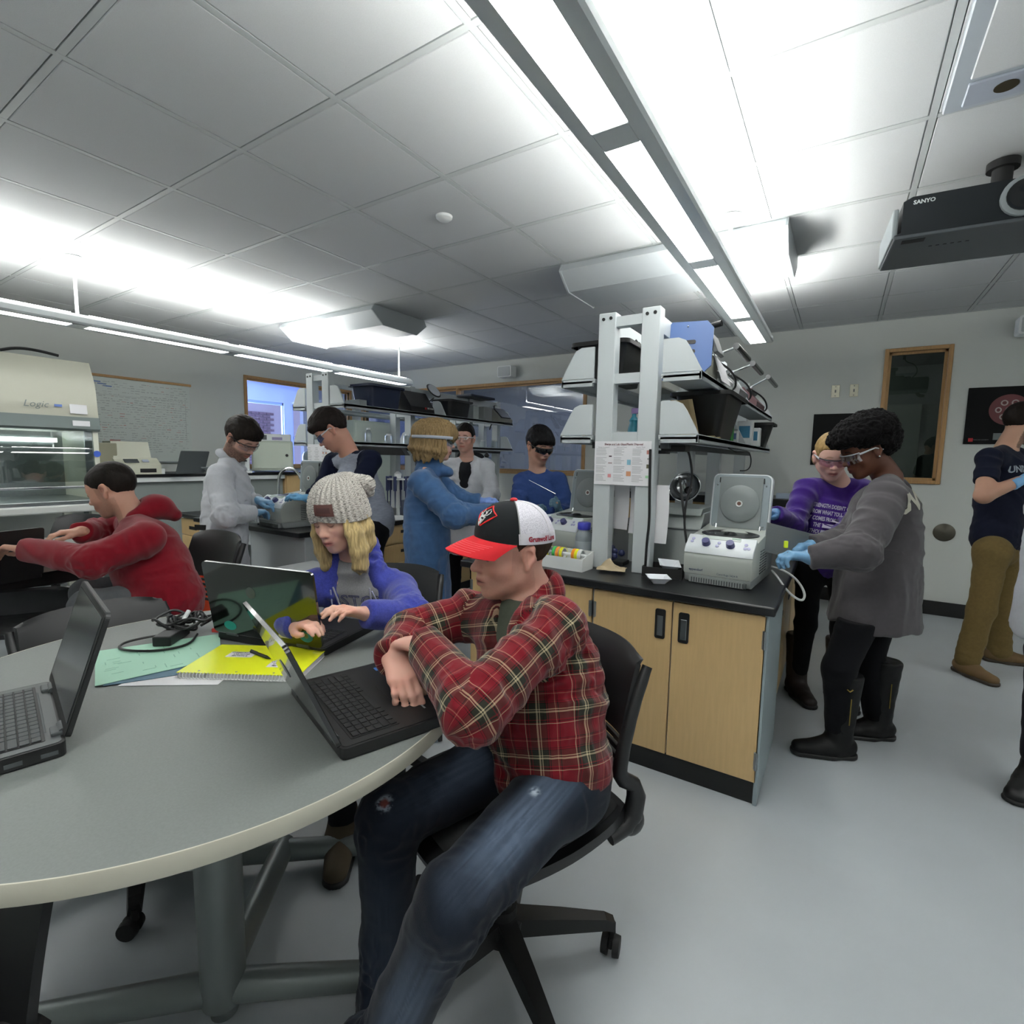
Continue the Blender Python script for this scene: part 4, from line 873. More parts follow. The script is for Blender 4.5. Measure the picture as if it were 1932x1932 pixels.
# faucet
fc = thing('faucet', 'chrome gooseneck tap rising behind the small centrifuge', 'tap', (-4.06, 2.62, BZ)); fc.scale = (1, 1, 1.18)
MB().tube([(0, 0, 0), (0, 0, .22), (.01, .006, .30), (.06, .03, .345), (.13, .07, .34), (.17, .09, .30), (.175, .095, .27)], .012, smooth=3, seg=10).obj('spout', M_chrome, fc, True); MB().cyl((0, 0, 0), (0, 0, .05), .024).obj('base', M_chrome, fc, True)
jr = thing('jar', 'small jar with a green lid beside the chrome tap', 'jar', (-3.78, 2.54, BZ)); MB().lathe([(.05, 0), (.052, .10), (.045, .12)]).obj('jar_body', mat('jar_grey', '#8b948e', .2), jr, True); MB().cyl((0, 0, .12), (0, 0, .14), .048).obj('lid', mat('lid_green', '#57a04d', .4), jr, True)
for k, (x, y, h_, c) in enumerate(((-4.05, 2.5, .12, 'taller'), (-4.12, 2.42, .09, 'shorter'))):
    t = thing('wash_bottle', '%s white wash bottle left of the small centrifuge' % c, 'bottle', (x, y, BZ)); MB().lathe([(.03, 0), (.032, h_*.7), (.02, h_)]).obj('bottle_body', M_white, t, True); MB().tube([(0, 0, h_), (0, 0, h_+.04), (.03, -.02, h_+.05)], .005).obj('nozzle', M_white, t, True)
# metal clamps tray at the front of left bench
t = thing('tube_rack', 'small metal tube rack in front of the gloved hands', 'rack', (-3.72, 2.22, BZ+.001)); MB().bb(-.12, .08, -.05, .05, 0, .01).bb(-.12, .08, -.05, .05, .06, .066).obj('plates', M_steel, t)
for k in range(5): MB().cyl((-.1+k*.04, 0, .01), (-.1+k*.04, 0, .085), .009, seg=10).obj('tube', M_white, t, True)
# posters on the left tower
np_ = thing('notice', 'printed sheet on the left tower columns beside the raglan shirt', 'notice', (-3.72, 2.782, 1.235)); plate('sheet', .30, .36, (0, 0, 0), (1, 0, 0), (0, 0, 1), M_paper, np_)
lb = MB(); rng = random.Random(4)
for k in range(22):
    for cx in (-.1, 0, .1): lb.box((cx-.03, -.0015, .15-k*.014), (rng.uniform(.03, .07), .0004, .004))
tag(lb.obj('text_lines', mat('ink_pale', '#a3a5a8', .8), np_), kind='stuff')
for k in range(8): MB().box((rng.uniform(-.12, .12), -.002, rng.uniform(-.15, .12)), (.018, .0006, .014)).obj('picture', mat('picr%d' % (k % 3), ('#b98878', '#8a9ab0', '#a87c68')[k % 3], .7), np_)
# things on the left tower top shelf
ZS = 1.746
tub('storage_bin', 'dark blue bin on the left tower top shelf', -3.52, 3.25, ZS, .22, .26, .34, .38, .19, mat('bin_navy', '#17233f', .45), math.radians(0))
cs_ = thing('instrument_case', 'black slope-fronted instrument with a small logo beside the navy bin', 'lab device', (-3.50, 3.72, ZS))
MB().prism([(-.10, 0), (.10, 0), (.09, .05), (-.02, .20), (-.10, .20)], (0, 0, 0), (1, 0, 0), (0, 0, 1), .32).obj('case', mat('case_black', '#100d0d', .4), cs_)
MB().bb(.101, .104, .02, .04, .03, .05).obj('logo', M_red, cs_); text('lettering', 'BIO-RAD', .022, (.1005, .10, .042), (0, 1, 0), (0, 0, 1), M_white, cs_, bold=.0006)
for k, (y, lb_) in enumerate(((3.98, 'round magnifier mirror on a bent arm over the black instrument'), (5.15, 'chrome framed tilting gel stand at the far end of the left tower'))):
    t = thing('magnifier', lb_, 'lab device', (-3.50, y, ZS+.10 if k == 0 else ZS)); q = MB()
    q.lathe([(.08, -.006), (.088, 0), (.08, .006)], (0, 0, .14), seg=28, rot=RY(.9)); q.obj('frame', M_black, t, True); q = MB(); q.lathe([(.074, -.002), (.074, .0075)], (0, 0, .14), seg=28, rot=RY(.9)); q.obj('mirror', M_chrome, t, True); MB().tube([(0, 0, .07), (-.04, -.10, -.02), (-.02, -.16, -.09)], .007, smooth=2).obj('arm', M_black, t, True)
tub('storage_bin', 'black bin in the middle of the left tower top shelf', -3.52, 4.30, ZS, .2, .24, .32, .36, .17, M_tub)
prism_thing('clear_jar', 'pale round-topped jar beside the black bin on the left tower', 'jar', (-3.48, 4.60, ZS), (.10, .10, .14), mat('jar_pale', '#9fa8a8', .3), cap=M_greyp)
prism_thing('grey_box', 'plain grey box on the left tower top shelf beside the jar', 'box', (-3.50, 4.80, ZS), (.18, .16, .15), mat('box_grey', '#84898a', .5), bev=.006)
cs2 = thing('sloped_instrument', 'grey slope-fronted instrument at the far end of the left tower', 'lab device', (-3.50, 5.12, ZS)); MB().prism([(-.10, 0), (.13, 0), (.13, .04), (.0, .16), (-.10, .16)], (0, 0, 0), (1, 0, 0), (0, 0, 1), .26).obj('case', mat('case_taupe', '#8a8a82', .5), cs2); q = MB(); q.prism([(-.10, -.08), (.10, -.08), (.10, .08), (-.10, .08)], (.07, 0, .105), (0, 1, 0), (-.72, 0, .68), .012); q.obj('dark_panel', M_black, cs2)
q = MB().bb(-3.66, -3.42, 4.5, 4.95, 1.975, 2.0, bev=.006).obj('flat_tray', mat('tray_navy', '#1c2436', .5)); tag(q, 'flat dark navy tray on the left tower top beams', 'tray')
bpy.data.objects[q.name].location.z += .012
prism_thing('book_stack', 'thin stack of grey ring binders beside the navy bin', 'binder', (-3.53, 3.02, ZS), (.18, .08, .05), M_greyp)
# lower shelf glassware
rng = random.Random(9)
for k in range(9):
    y = 3.1+k*.24; kind = ('bottle', 'beaker', 'jar')[k % 3]
    t = thing('glass_'+kind, '%s glass %s on the left tower lower shelf, %s' % (('tall white', 'clear', 'squat')[k % 3], kind, ('nearest the raglan shirt', 'second along', 'third along', 'fourth along', 'fifth along', 'sixth along', 'seventh along', 'eighth along', 'last, by the far end')[k]), kind, (-3.47, y, 1.441), 0, 'glassware on the left tower')
    r_, h_ = (.028, .11) if kind == 'bottle' else (.035, .07) if kind == 'beaker' else (.04, .08)
    MB().lathe([(r_, 0), (r_, h_*.7), (r_*.5 if kind == 'bottle' else r_*.95, h_)]).obj(kind+'_body', mat('glassware', '#b9c4c8', .12, trans=.3), t, True); MB().cyl((0, 0, h_+.0002), (0, 0, h_+.016), r_*.6).obj('lid', M_white, t, True)
# pipette stand on the left bench
ps = thing('pipette_stand', 'white carousel stand with hanging pipettes between the raglan man and blue coat', 'pipette stand', (-2.98-.16, 3.12, BZ))
MB().lathe([(.10, 0), (.08, .015), (.015, .03), (.013, .34), (.013, .36)], seg=24).obj('column', M_white, ps, True); MB().cyl((0, 0, .33), (0, 0, .342), .095, seg=24).obj('carousel', M_white, ps, True); MB().lathe([(.03, .345), (.03, .38), (.01, .40)]).obj('finial', M_white, ps, True)
for k in range(6):
    a = k*PI/3; p = (.088*math.cos(a), .088*math.sin(a)); MB().cyl((*p, .36), (*p, .24), .014, seg=10).cyl((*p, .24), (*p, .10), .006, .003, seg=8).obj('pipette', mat('pipette_blue', '#39436a', .4), ps, True)
q = MB().prism([(-.22, 0), (.22, 0), (.18, .06), (-.15, .07)], (-3.25, 3.05, 1.335), (.9, .45, 0), (0, 0, 1), .12).obj('black_hood', M_blackmatte); tag(q, 'black curved hood hanging under the left tower lower shelf', 'hood')
fl = thing('lab_flask_clamp', 'dark retort apparatus behind the man in the open lab coat', 'lab device', (-3.1, 4.35, BZ)); MB().lathe([(.09, 0), (.09, .1), (.03, .28), (.015, .38), (.03, .40), (.001, .44)], (0, 0, .15)).obj('flask', mat('flask_dark', '#3c3b3a', .2), fl, True); MB().bb(-.1, .1, -.1, .1, 0, .15, bev=.01).obj('heater', M_dgrey, fl)
# ================================================================ TABLES
M_lam = mat('grey_laminate', '#757a78', .42, spec=.35, var=.05, vscale=220)
M_edge = mat('pale_edge_band', '#c2bfb0', .35)
M_tube = mat('table_leg_grey', '#7d8484', .38, metal=.35)
def round_table(label, cx, cy, r, z=.74):
    t = thing('round_table', label, 'table', (cx, cy, 0))
    MB().lathe([(r-.0025, z-.030), (r-.0025, z), (.001, z)], seg=160, capb=True).obj('tabletop', M_lam, t)
    MB().lathe([(r-.003, z-.033), (r-.001, z-.034), (r, z-.032), (r, z-.001), (r-.0006, z+.0006), (r-.003, z+.0006), (r-.003, z-.033)], seg=160, capb=False, capt=False).obj('edge_band', M_edge, t, True)
    return t
TC = Vector((-1.36, .67, 0))
tb = round_table('large round grey table in the foreground with laptops on it', TC.x, TC.y, .668)
for s in (1, -1):
    c = Vector((.207, -.106, 0))*s
    leg = MB().cyl((c.x, c.y, .04), (c.x, c.y, .71), .048, .052, seg=28).cyl((c.x, c.y, 0.0), (c.x, c.y, .05), .030, seg=20).obj('leg', M_tube, tb, True)
    d1 = Vector((.246, .209, 0))*s; d2 = Vector((-.343, -.313, 0))*s; d3 = Vector((-.233, .283, 0))*s
    f = MB()
    for d in (d1*1.25, d2*1.0): f.cyl((c.x, c.y, .065), (c.x+d.x, c.y+d.y, .045), .036, .030, seg=18)
    f.obj('foot_bar', M_tube, leg, True)
    if s == 1: MB().cyl((c.x, c.y, .09), (c.x+d3.x*1.25, c.y+d3.y*1.25, .06), .034, seg=18).obj('stretcher', M_tube, leg, True)
MB().box((0, 0, .69), (.5, .12, .03), rot=RZ(math.radians(-27))).obj('under_frame', M_black, tb)
t2 = round_table('round grey table at far left where the man in the red hoodie leans', -3.99, .83, .60)
MB().cyl((.1, -.1, 0), (.1, -.1, .70), .045, seg=20).obj('leg', M_tube, t2, True); MB().bb(-.4, .52, -.30, .30, .62, .69, bev=.01).obj('under_tray', M_blackmatte, t2); MB().cyl((.35, .0, .0), (.35, .0, .64), .022, seg=14).obj('leg', M_black, t2, True)
MB().bb(-.45, .45, -.03, .03, .02, .07).bb(-.03, .03, -.4, .4, .02, .07).obj('foot', M_black, t2)
# ================================================================ CHAIRS
M_pad = mat('worn_seat_fabric', '#2b2c2d', .95, var=.6, vscale=14)
M_shell = mat('chair_shell', '#17181a', .42)
def make_chair(label, loc, rz, slots=True, bh=.0, posts=True):
    t = thing('swivel_chair', label, 'chair', loc, rz, 'black swivel chairs on castors')
    sz = .455
    # seat shell and pad (front is +Y)
    def seatf(u, v):
        a, b = (u-.5)*2, (v-.5)*2; k_ = 1-.13*(a*a*b*b); x, y = a*.255*k_, b*.245*k_
        return (x*(1-.06*max(0, v-.5)), y, sz-.012+.018*abs(u-.5)*2*abs(u-.5)*2-.03*max(0, v-.82)*5+.02*max(0, .15-v)*4)
    MB().grid(seatf, 16, 16, .022).obj('seat', M_shell, t, True)
    def padf(u, v):
        p = seatf(.06+.88*u, .06+.86*v); e = min(u, 1-u, v, 1-v); return (p[0], p[1], p[2]+.010+.018*min(1, e*9))
    MB().grid(padf, 20, 20, .010).obj('seat_pad', M_pad, t, True)
    # back
    top = .86+bh; bot = .56 if posts else .38
    def backf(u, v, off=0):
        a = (u-.5)*2; z = bot+(top-bot)*v
        wdt = .215*(1-.05*v*v) ; x = a*wdt
        if v > .9: z -= .03*abs(a)**4*(v-.9)*10
        return (x, -.225-.035*v-.055*v*v+.045*a*a+off, z)
    zs_ = .34 if slots else 0
    MB().grid(lambda u, v: backf(u, zs_+(1-zs_)*v), 18, 12, .014).obj('backrest', M_shell, t, True)
    if slots:
        for k in range(5):
            a, b = k*.068, k*.068+.034
            MB().grid(lambda u, v, a=a, b=b: backf(u, a+(b-a)*v), 14, 1, .012).obj('back_slat', M_shell, t, True)
    for s in ((-1, 1) if posts else ()):
        pts = [(s*.225, -.15, sz-.03), (s*.238, -.215, sz-.015), (s*.232, -.24, sz+.07)]+[(s*.216, backf(1 if s > 0 else 0, k/6)[1]-.006, bot+(top-.04-bot)*k/6) for k in range(7)]
        MB().tube(pts, [.020, .024, .020, .018, .017, .016, .015, .013], smooth=1, seg=12).obj('back_post', M_shell, t, True)
        MB().sph((s*.232, -.222, sz-.015), .034, 14, sc=(.8, 1.1, 1)).obj('post_knuckle', M_shell, t, True)
    MB().bb(-.10, .10, -.12, .10, sz-.075, sz-.025, bev=.012).obj('mechanism', M_black, t)
    MB().cyl((0, 0, .12), (0, 0, sz-.05), .026, seg=18).cyl((0, 0, .07), (0, 0, .16), .038, seg=18).obj('column', M_black, t, True)
    b = MB()
    return t
def chair_base(t, ang, R=.30):
    hub = MB().lathe([(.035, .06), (.055, .075), (.055, .125), (.035, .135)], seg=24).obj('hub', M_black, t, True)
    for k in range(5):
        a = ang+k*2*PI/5; d = Vector((math.cos(a), math.sin(a), 0)); n = Vector((-d.y, d.x, 0))
        mb = MB(); sec = [(0.03, .11, .034, .022), (.16, .10, .027, .018), (R-.02, .088, .019, .014), (R+.005, .078, .017, .012)]
        rings = []
        for r_, z, w_, h_ in sec: rings.append([mb.bm.verts.new(d*r_+n*(sx*w_)+Vector((0, 0, z+sz_*h_))) for sx, sz_ in ((-1, -1), (1, -1), (.75, 1), (-.75, 1))])
        for A, B in zip(rings, rings[1:]):
            for i in range(4): mb.bm.faces.new((A[i], A[(i+1) % 4], B[(i+1) % 4], B[i]))
        mb.bm.faces.new(rings[0]); mb.bm.faces.new(list(reversed(rings[-1])))
        lg = mb.obj('base_leg', M_black, t)
        p = d*R; ca = a+1.1; cd = Vector((math.cos(ca), math.sin(ca), 0)); cn = Vector((-cd.y, cd.x, 0)); q = p-cd*.012
        cm = MB().cyl(p+Vector((0, 0, .045)), p+Vector((0, 0, .08)), .010, seg=10)
        cm.box(q+Vector((0, 0, .037)), (.03, .012, .03), rot=RZ(ca), bev=.003, seg=1)
        for s in (-1, 1): cm.cyl(q+cn*(s*.007)+Vector((0, 0, .027)), q+cn*(s*.024)+Vector((0, 0, .027)), .027, .025, seg=22)
        cm.obj('castor', M_blackmatte, lg, True)
def chair(label, x, y, face_deg, base_deg, R=.30, **k):
    rz = math.radians(face_deg-90); t = make_chair(label, (x, y, 0), rz, **k); chair_base(t, math.radians(base_deg)-rz, R); return t
chair('black swivel chair with worn grey seat under the man in plaid', -.672, 1.04, 249, 38)
chair('black swivel chair across the round table, its low back nearest the far table', -1.88, .68, 0, -24, bh=-.065, R=.36)
chair('black swivel chair carrying the girl in the beanie', -1.60, 1.46, -62, -70, bh=-.04)
chair('black swivel chair with slotted back behind the man in the red hoodie', -2.70, 1.13, 272, 30, bh=.06)
chair('black chair pushed under the far table beyond its laptop', -4.72, 1.28, -60, 20, slots=False, bh=-.02)
chair('black chair back under the near edge of the far table', -3.40, .86, 150, 0, slots=False, bh=-.17)
chair('black chair cropped at the bottom left corner of the picture', -1.025, -.09, -57, 20, slots=False, bh=-.17, posts=False)
# ================================================================ LAPTOPS ON THE TABLE
TZ = .7406
key_mesh = {}
def keyboard(parent, w_, d, z, m, rows=6, cols=15, fill=.86):
    kw, kd = w_/cols, d/rows
    k0 = None
    for r in range(rows):
        c = 0
        while c < cols:
            span = 5 if (r == 0 and c == 4) else 2 if (c == cols-2 and r in (1, 2, 3)) or (c == 0 and r in (1,)) else 1
            key = (round(kw*span, 4), round(kd, 4), m.name)
            loc = (-w_/2+(c+span/2)*kw, -d/2+(r+.5)*kd, z)
            if key not in key_mesh:
                q = MB(); q.box((0, 0, .0012), (kw*(span-1)+kw*fill, kd*fill, .0024), bev=.0007, seg=1)
                o = q.obj('key', m, parent); key_mesh[key] = o.data; o.location = loc
            else:
                o = bpy.data.objects.new('key', key_mesh[key]); C.objects.link(o); o.parent = parent; o.location = loc
            c += span
    return
def laptop(label, loc, rz, w_, d, ang, m, mk, lidm, touch=None, th=.022, lh=None):
    """front of the laptop is -Y, hinge at +Y; ang = opening angle"""
    t = thing('laptop', label, 'laptop', loc, rz, 'open laptops on the round table'); lh = lh or d
    q = MB(); q.prism(rrect(w_, d, .014, 6), (0, 0, th/2+.002), (1, 0, 0), (0, 1, 0), th); bs = q.obj('base', m, t)
    q = MB()
    for sx in (-1, 1):
        for sy in (-1, 1): q.cyl((sx*(w_/2-.03), sy*(d/2-.03), 0), (sx*(w_/2-.03), sy*(d/2-.03), .003), .008, seg=8)
    q.obj('rubber_feet', M_black, bs)
    q = MB(); q.prism(rrect(w_-.012, d-.012, .01, 5), (0, 0, th+.0025), (1, 0, 0), (0, 1, 0), .0016); dk = q.obj('deck', mk, t)
    kw, kd = w_*.84, d*.40
    kb = MB(); kb.prism(rrect(kw+.008, kd+.008, .004), (0, d*.17, th+.0036), (1, 0, 0), (0, 1, 0), .0012); kb = kb.obj('keyboard', M_black, t)
    keyh = bpy.data.objects.new('x', None)
    keyboard(kb, kw, kd, 0, touch or M_blackmatte)
    for o in kb.children: o.location = Vector(o.location)+Vector((0, d*.17, th+.0042))
    q = MB(); q.prism(rrect(w_*.29, d*.27, .004), (-w_*.03, -d*.30, th+.0036), (1, 0, 0), (0, 1, 0), .0008); q.obj('touchpad', mk if touch is None else m, dk)
    MB().bb(-w_/2+.03, -w_/2+.045, d*.10, d*.1+.03, .008, .016).obj('port', M_dgrey, t)
    for k in range(4): MB().bb(w_/2-.001, w_/2+.0006, -d*.25+k*.05, -d*.25+k*.05+.025, .008, .016).obj('port', M_dgrey, bs)
    l = bpy.data.objects.new('screen_lid', None); C.objects.link(l); l.parent = t; l.location = (0, d/2-.004, th+.006); l.rotation_euler = (math.radians(90-ang), 0, 0)
    q = MB(); q.prism([(x, z+lh*.5) for x, z in rrect(w_, lh*.985, .014, 6)], (0, .006, 0), (1, 0, 0), (0, 0, 1), .008); q.obj('lid_shell', lidm, l, False)
    q = MB(); q.prism([(x, z+lh*.5) for x, z in rrect(w_-.004, lh*.975, .012, 6)], (0, .0015, 0), (1, 0, 0), (0, 0, 1), .002); q.obj('bezel', M_black, l)
    q = MB(); q.prism([(x, z+lh*.52) for x, z in rrect(w_-.036, lh*.84, .002)], (0, .0, 0), (1, 0, 0), (0, 0, 1), .0016); q.obj('display', mat('display_off', '#34383a', .14, spec=.6), l)
    for s in (-1, 1): MB().cyl((s*w_*.33-.022, .003, -.0), (s*w_*.33+.022, .003, -.0), .0085, seg=14).obj('hinge', M_dgrey, l, True)
    return t, l
M_lapb = mat('laptop_black', '#1a1b1c', .45, bump=.04, bscale=900); M_lapd = mat('laptop_deck', '#191a1b', .5)
M_glossy = mat('laptop_gloss_lid', '#0c0e0d', .12, spec=.8, coat=.5)
# man's laptop. hinge near (-.781,.59), hinge far (-1.097,.761); front near (-.70,.822), front far (-1.02,.978)
lx = Vector((-.781, .59, 0)); ly = Vector((-1.097, .761, 0)); fx = Vector((-.70, .822, 0)); fy = Vector((-1.021, .978, 0))
cen = (lx+ly+fx+fy)/4; ydir = ((lx+ly)/2-(fx+fy)/2).normalized(); rzl = math.atan2(ydir.y, ydir.x)-PI/2
tl, ll = laptop('black laptop under the hand of the man in plaid', (cen.x, cen.y, TZ), rzl, .362, .245, 113, M_lapb, M_lapd, M_glossy)
q = MB(); q.prism(rrect(.020, .013, .002), (.135, -.085, .0264), (1, 0, 0), (0, 1, 0), .0006); q.obj('blue_sticker', mat('sticker_blue', '#4d7ec6', .4), tl); q = MB(); q.prism(rrect(.018, .003, .0005), (.135, -.0905, .0268), (1, 0, 0), (0, 1, 0), .0006); q.obj('yellow_stripe', mat('sticker_yellow', '#d8d04a', .4), tl)
q = MB(); q.prism(rrect(.018, .004, .0005), (-.12, -.085, .0264), (1, 0, 0), (0, 1, 0), .0006); q.obj('logo_strip', M_greyp, tl)
MB().lathe([(.022, 0), (.022, .0008), (.019, .0008)], (.0, .0105, .125), rot=RX(-PI/2), seg=30).obj('maker_ring', M_greyp, ll)
# left laptop: hinge near (-1.225,.33) hinge far (-1.589,.407); base extends to camera-left
hn, hf = Vector((-1.225, .33, 0)), Vector((-1.589, .407, 0)); mid = (hn+hf)/2; u_ = (hf-hn).normalized(); out_ = Vector((-u_.y, u_.x, 0))
if out_.y > 0: out_ = -out_
M_lapg = mat('laptop_grey', '#4e5354', .42); M_lapgk = mat('laptop_grey_key', '#3a3f41', .5)
cen = mid+out_*.125; rz2 = math.atan2(-out_.y, -out_.x)-PI/2
tg, lg_ = laptop('grey laptop cut off by the left edge of the picture', (cen.x, cen.y, TZ), rz2, .372, .25, 108, M_lapb, M_lapg, mat('laptop_dark_lid', '#222425', .4), touch=M_lapgk, th=.026)
for s in (-1, 1): MB().bb(s*.13-.02, s*.13+.02, .105, .135, .026, .036, bev=.003).obj('hinge_block', M_dgrey, tg)
MB().bb(-.12, .12, .075, .10, .0285, .0300, bev=.0005, seg=1).obj('speaker_bar', mat('laptop_speaker', '#5b6062', .6, bump=.5, bscale=1500), tg)
# girl's laptop: lid outer side faces the camera. lid bottom edge from (-1.227,.926) to (-1.644,.826)
a_, b_ = Vector((-1.227, .926, 0)), Vector((-1.644, .826, 0)); mid = (a_+b_)/2; u_ = (a_-b_).normalized(); n_ = Vector((-u_.y, u_.x, 0))
cen = mid+n_*.135; rz3 = math.atan2(-n_.y, -n_.x)-PI/2
tgl, lgl = laptop('large dark glossy laptop of the girl, its lid dotted with stickers', (cen.x, cen.y, TZ), rz3, .415, .27, 99, M_lapb, M_lapd, mat('laptop_gloss_green', '#0c120e', .10, spec=.9, coat=.6), lh=.238)
def sticker(x, z, rx, rz_, c, nm, extra=None):
    o = bpy.data.objects.new(nm, None)
    q = MB(); q.lathe([(1, 0), (1, .0008)], (0, 0, 0), seg=28); bmesh.ops.transform(q.bm, matrix=Matrix.Translation((x, .0102, z)) @ Matrix.Diagonal((rx, 1, rz_, 1)) @ RX(-PI/2).to_4x4(), verts=q.bm.verts)
    return q.obj(nm, mat('st'+c[1:], c, .4), lgl)
sticker(.135, .03, .024, .015, '#1d8a80', 'sticker'); sticker(-.155, .033, .024, .018, '#1f7f9e', 'sticker'); sticker(-.155, .035, .009, .008, '#b9b24a', 'sticker_heart')
q = MB(); q.prism([(-.095, .018), (-.05, .016), (-.055, .032), (-.09, .035)], (0, .0104, 0), (1, 0, 0), (0, 0, 1), .0008); q.obj('sticker', mat('stcream', '#cfc9a6', .5), lgl)
q = MB(); q.prism([(-.092, .03), (-.06, .03), (-.055, .058), (-.075, .05), (-.095, .06)], (0, .0108, 0), (1, 0, 0), (0, 0, 1), .0008); q.obj('sticker_green', mat('stgreen', '#8fbf2f', .5), lgl)
q = MB(); q.prism([(-.085, .034), (-.062, .034), (-.062, .042), (-.085, .042)], (0, .0114, 0), (1, 0, 0), (0, 0, 1), .0008); q.obj('sticker_orange', mat('storange', '#d3702c', .5), lgl)
MB().lathe([(.018, 0), (.018, .0006), (.016, .0006)], (.03, .0102, .15), rot=RX(-PI/2), seg=30).obj('maker_ring', M_dgrey, lgl)
# red-hoodie man's laptop: dark lid back at the left edge
tr_, lr_ = None, None
laptop_simple('dark laptop at the left edge held by the man in the red hoodie', (-3.16, .60, TZ+.0), math.radians(-75), .34, .24, 98, M_black)
# ================================================================ PAPERS, NOTEBOOK, CABLES
A_, B_, C_, D_ = [Vector((x, y, 0)) for x, y in ((-1.433, .623), (-1.155, .79), (-1.243, .943), (-1.538, .813))]
nb = thing('notebook', 'yellow spiral notebook with white labels on the round table', 'notebook', ((A_+C_)/2).to_tuple()[:2]+(TZ,))
o_ = (A_+C_)/2; ux = (B_-A_).normalized(); uy = Vector((-ux.y, ux.x, 0)); W_, D2 = (B_-A_).length, .205
q = MB(); q.prism([(-W_/2+.0, -D2/2+.008), (W_/2, -D2/2+.008), (W_/2-.002, D2/2), (-W_/2+.002, D2/2)], (0, 0, .008), ux, uy, .014); q.obj('pages', mat('page_edges', '#d9d9dc', .8, bump=.5, bscale=900), nb)
q = MB(); q.prism([(-W_/2, -D2/2+.004), (W_/2, -D2/2+.004), (W_/2, D2/2), (-W_/2, D2/2)], (0, 0, .0158), ux, uy, .0012); cv = q.obj('cover', mat('cover_yellow', '#dfe626', .35, spec=.5), nb)
q = MB(); q.prism([(-W_/2, -D2/2), (W_/2, -D2/2), (W_/2, D2/2), (-W_/2, D2/2)], (0, 0, .0008), ux, uy, .0014); q.obj('back_cover', M_paper, nb)
q = MB()
for k in range(34):
    c = ux*(-W_/2+.012+k*(W_-.024)/33)+uy*(-D2/2+.002)
    q.tube([c+uy*(.007*math.cos(a))+Vector((0, 0, .0095+.0085*math.sin(a)))+ux*(.0012*a/PI) for a in [j*PI/5 for j in range(10)]], .0009, seg=4, closed=True)
tag(q.obj('spiral_binding', M_white, nb), kind='stuff')
for (x, y, w_, h_, n) in ((-.06, .03, .075, .038, 3), (.085, -.03, .07, .04, 3)):
    q = MB(); q.prism([(x-w_/2, y-h_/2), (x+w_/2, y-h_/2), (x+w_/2, y+h_/2), (x-w_/2, y+h_/2)], (0, 0, .0168), ux, uy, .0006); lb = q.obj('white_label', M_paper, nb)
    for k in range(n):
        text('label_text', ('CHEMISTRY 2017', 'LAB NOTES', 'SECTION B')[k], .009, Vector((0, 0, .0172))+ux*x+uy*(y+.012-k*.012), ux, uy, M_ink, lb, bold=.0003)
for k in range(3): MB().cyl(ux*(-.11+k*.1)+uy*(-.085)+Vector((0, 0, .0162)), ux*(-.11+k*.1)+uy*(-.085)+Vector((0, 0, .0168)), .003, seg=10).obj('punch_hole', M_greyp, nb)
pn_ = thing('pen', 'black ballpoint pen lying on the yellow notebook', 'pen', (o_.x, o_.y, TZ+.0215)); p0 = Vector((-1.395, .80, 0))-o_; p1 = Vector((-1.30, .80, 0))-o_
MB().cyl(p0, p0*.2+p1*.8, .0045, seg=12).cyl(p0*.2+p1*.8, p1, .0045, .001, seg=12).obj('barrel', M_black, pn_, True); MB().box(p0*.85+p1*.15+Vector((0, 0, .005)), (.03, .003, .0015), rot=RZ(math.atan2((p1-p0).y, (p1-p0).x))).obj('clip', M_dgrey, pn_)
def sheet(name, label, cat, pts, z, m, th=.0006, curl=0):
    P = [Vector(p) for p in pts]; q = MB()
    def f(u, v):
        p = (P[0]*(1-u)+P[1]*u)*(1-v)+(P[3]*(1-u)+P[2]*u)*v
        return (p[0], p[1], z+curl*(u**2)*(1-v)**2+.0004)
    q.grid(f, 10, 10, th); return tag(q.obj(name, m), label, cat)
sheet('paper_sheet', 'white paper sheet peeking out below the folders', 'paper', [(-1.495, .51), (-1.30, .655), (-1.40, .80), (-1.60, .66)], TZ+.0003, M_paper)
sheet('blue_folder', 'slim blue folder between the green folder and the white sheet', 'folder', [(-1.52, .487), (-1.395, .70), (-1.50, .80), (-1.66, .60)], TZ+.002, mat('folder_blue', '#3f6478', .5), .001)
gf = thing('green_folder', 'pale green printed folder beneath the power adapter', 'folder', (0, 0, TZ))
sheetp = [(-1.535, .477), (-1.60, .84), (-1.80, .86), (-1.79, .56)]
P4 = [Vector((x, y, 0)) for x, y in ((-1.530, .475), (-1.455, .745), (-1.66, .85), (-1.80, .565))]
q = MB(); q.grid(lambda u, v: ((P4[0]*(1-u)+P4[1]*u)*(1-v)+(P4[3]*(1-u)+P4[2]*u)*v)+Vector((0, 0, .0045)), 12, 8, .0012); gfs = q.obj('folder_sheet', mat('folder_green', '#9fcdb6', .55), gf)
rng = random.Random(6); q = MB(); e1 = (P4[1]-P4[0]).normalized(); e2 = Vector((-e1.y, e1.x, 0))
for k in range(26):
    c = P4[0]+e1*rng.uniform(.03, .24)+e2*rng.uniform(.02, .22); L = rng.uniform(.01, .035); h = rng.random() < .5
    q.box((c.x, c.y, .0053), (L if h else .002, .002 if h else L, .0003), rot=RZ(math.atan2(e1.y, e1.x)))
tag(q.obj('printed_marks', mat('folder_print', '#7fae99', .6), gf), kind='stuff')
ad = thing('power_adapter', 'black power adapter brick with a white tag on the green folder', 'power adapter', (-1.72, .735, TZ+.0057))
MB().box((0, 0, .015), (.052, .115, .030), rot=RZ(math.radians(38)), bev=.004).obj('brick', mat('adapter_black', '#1b1c1d', .45), ad)
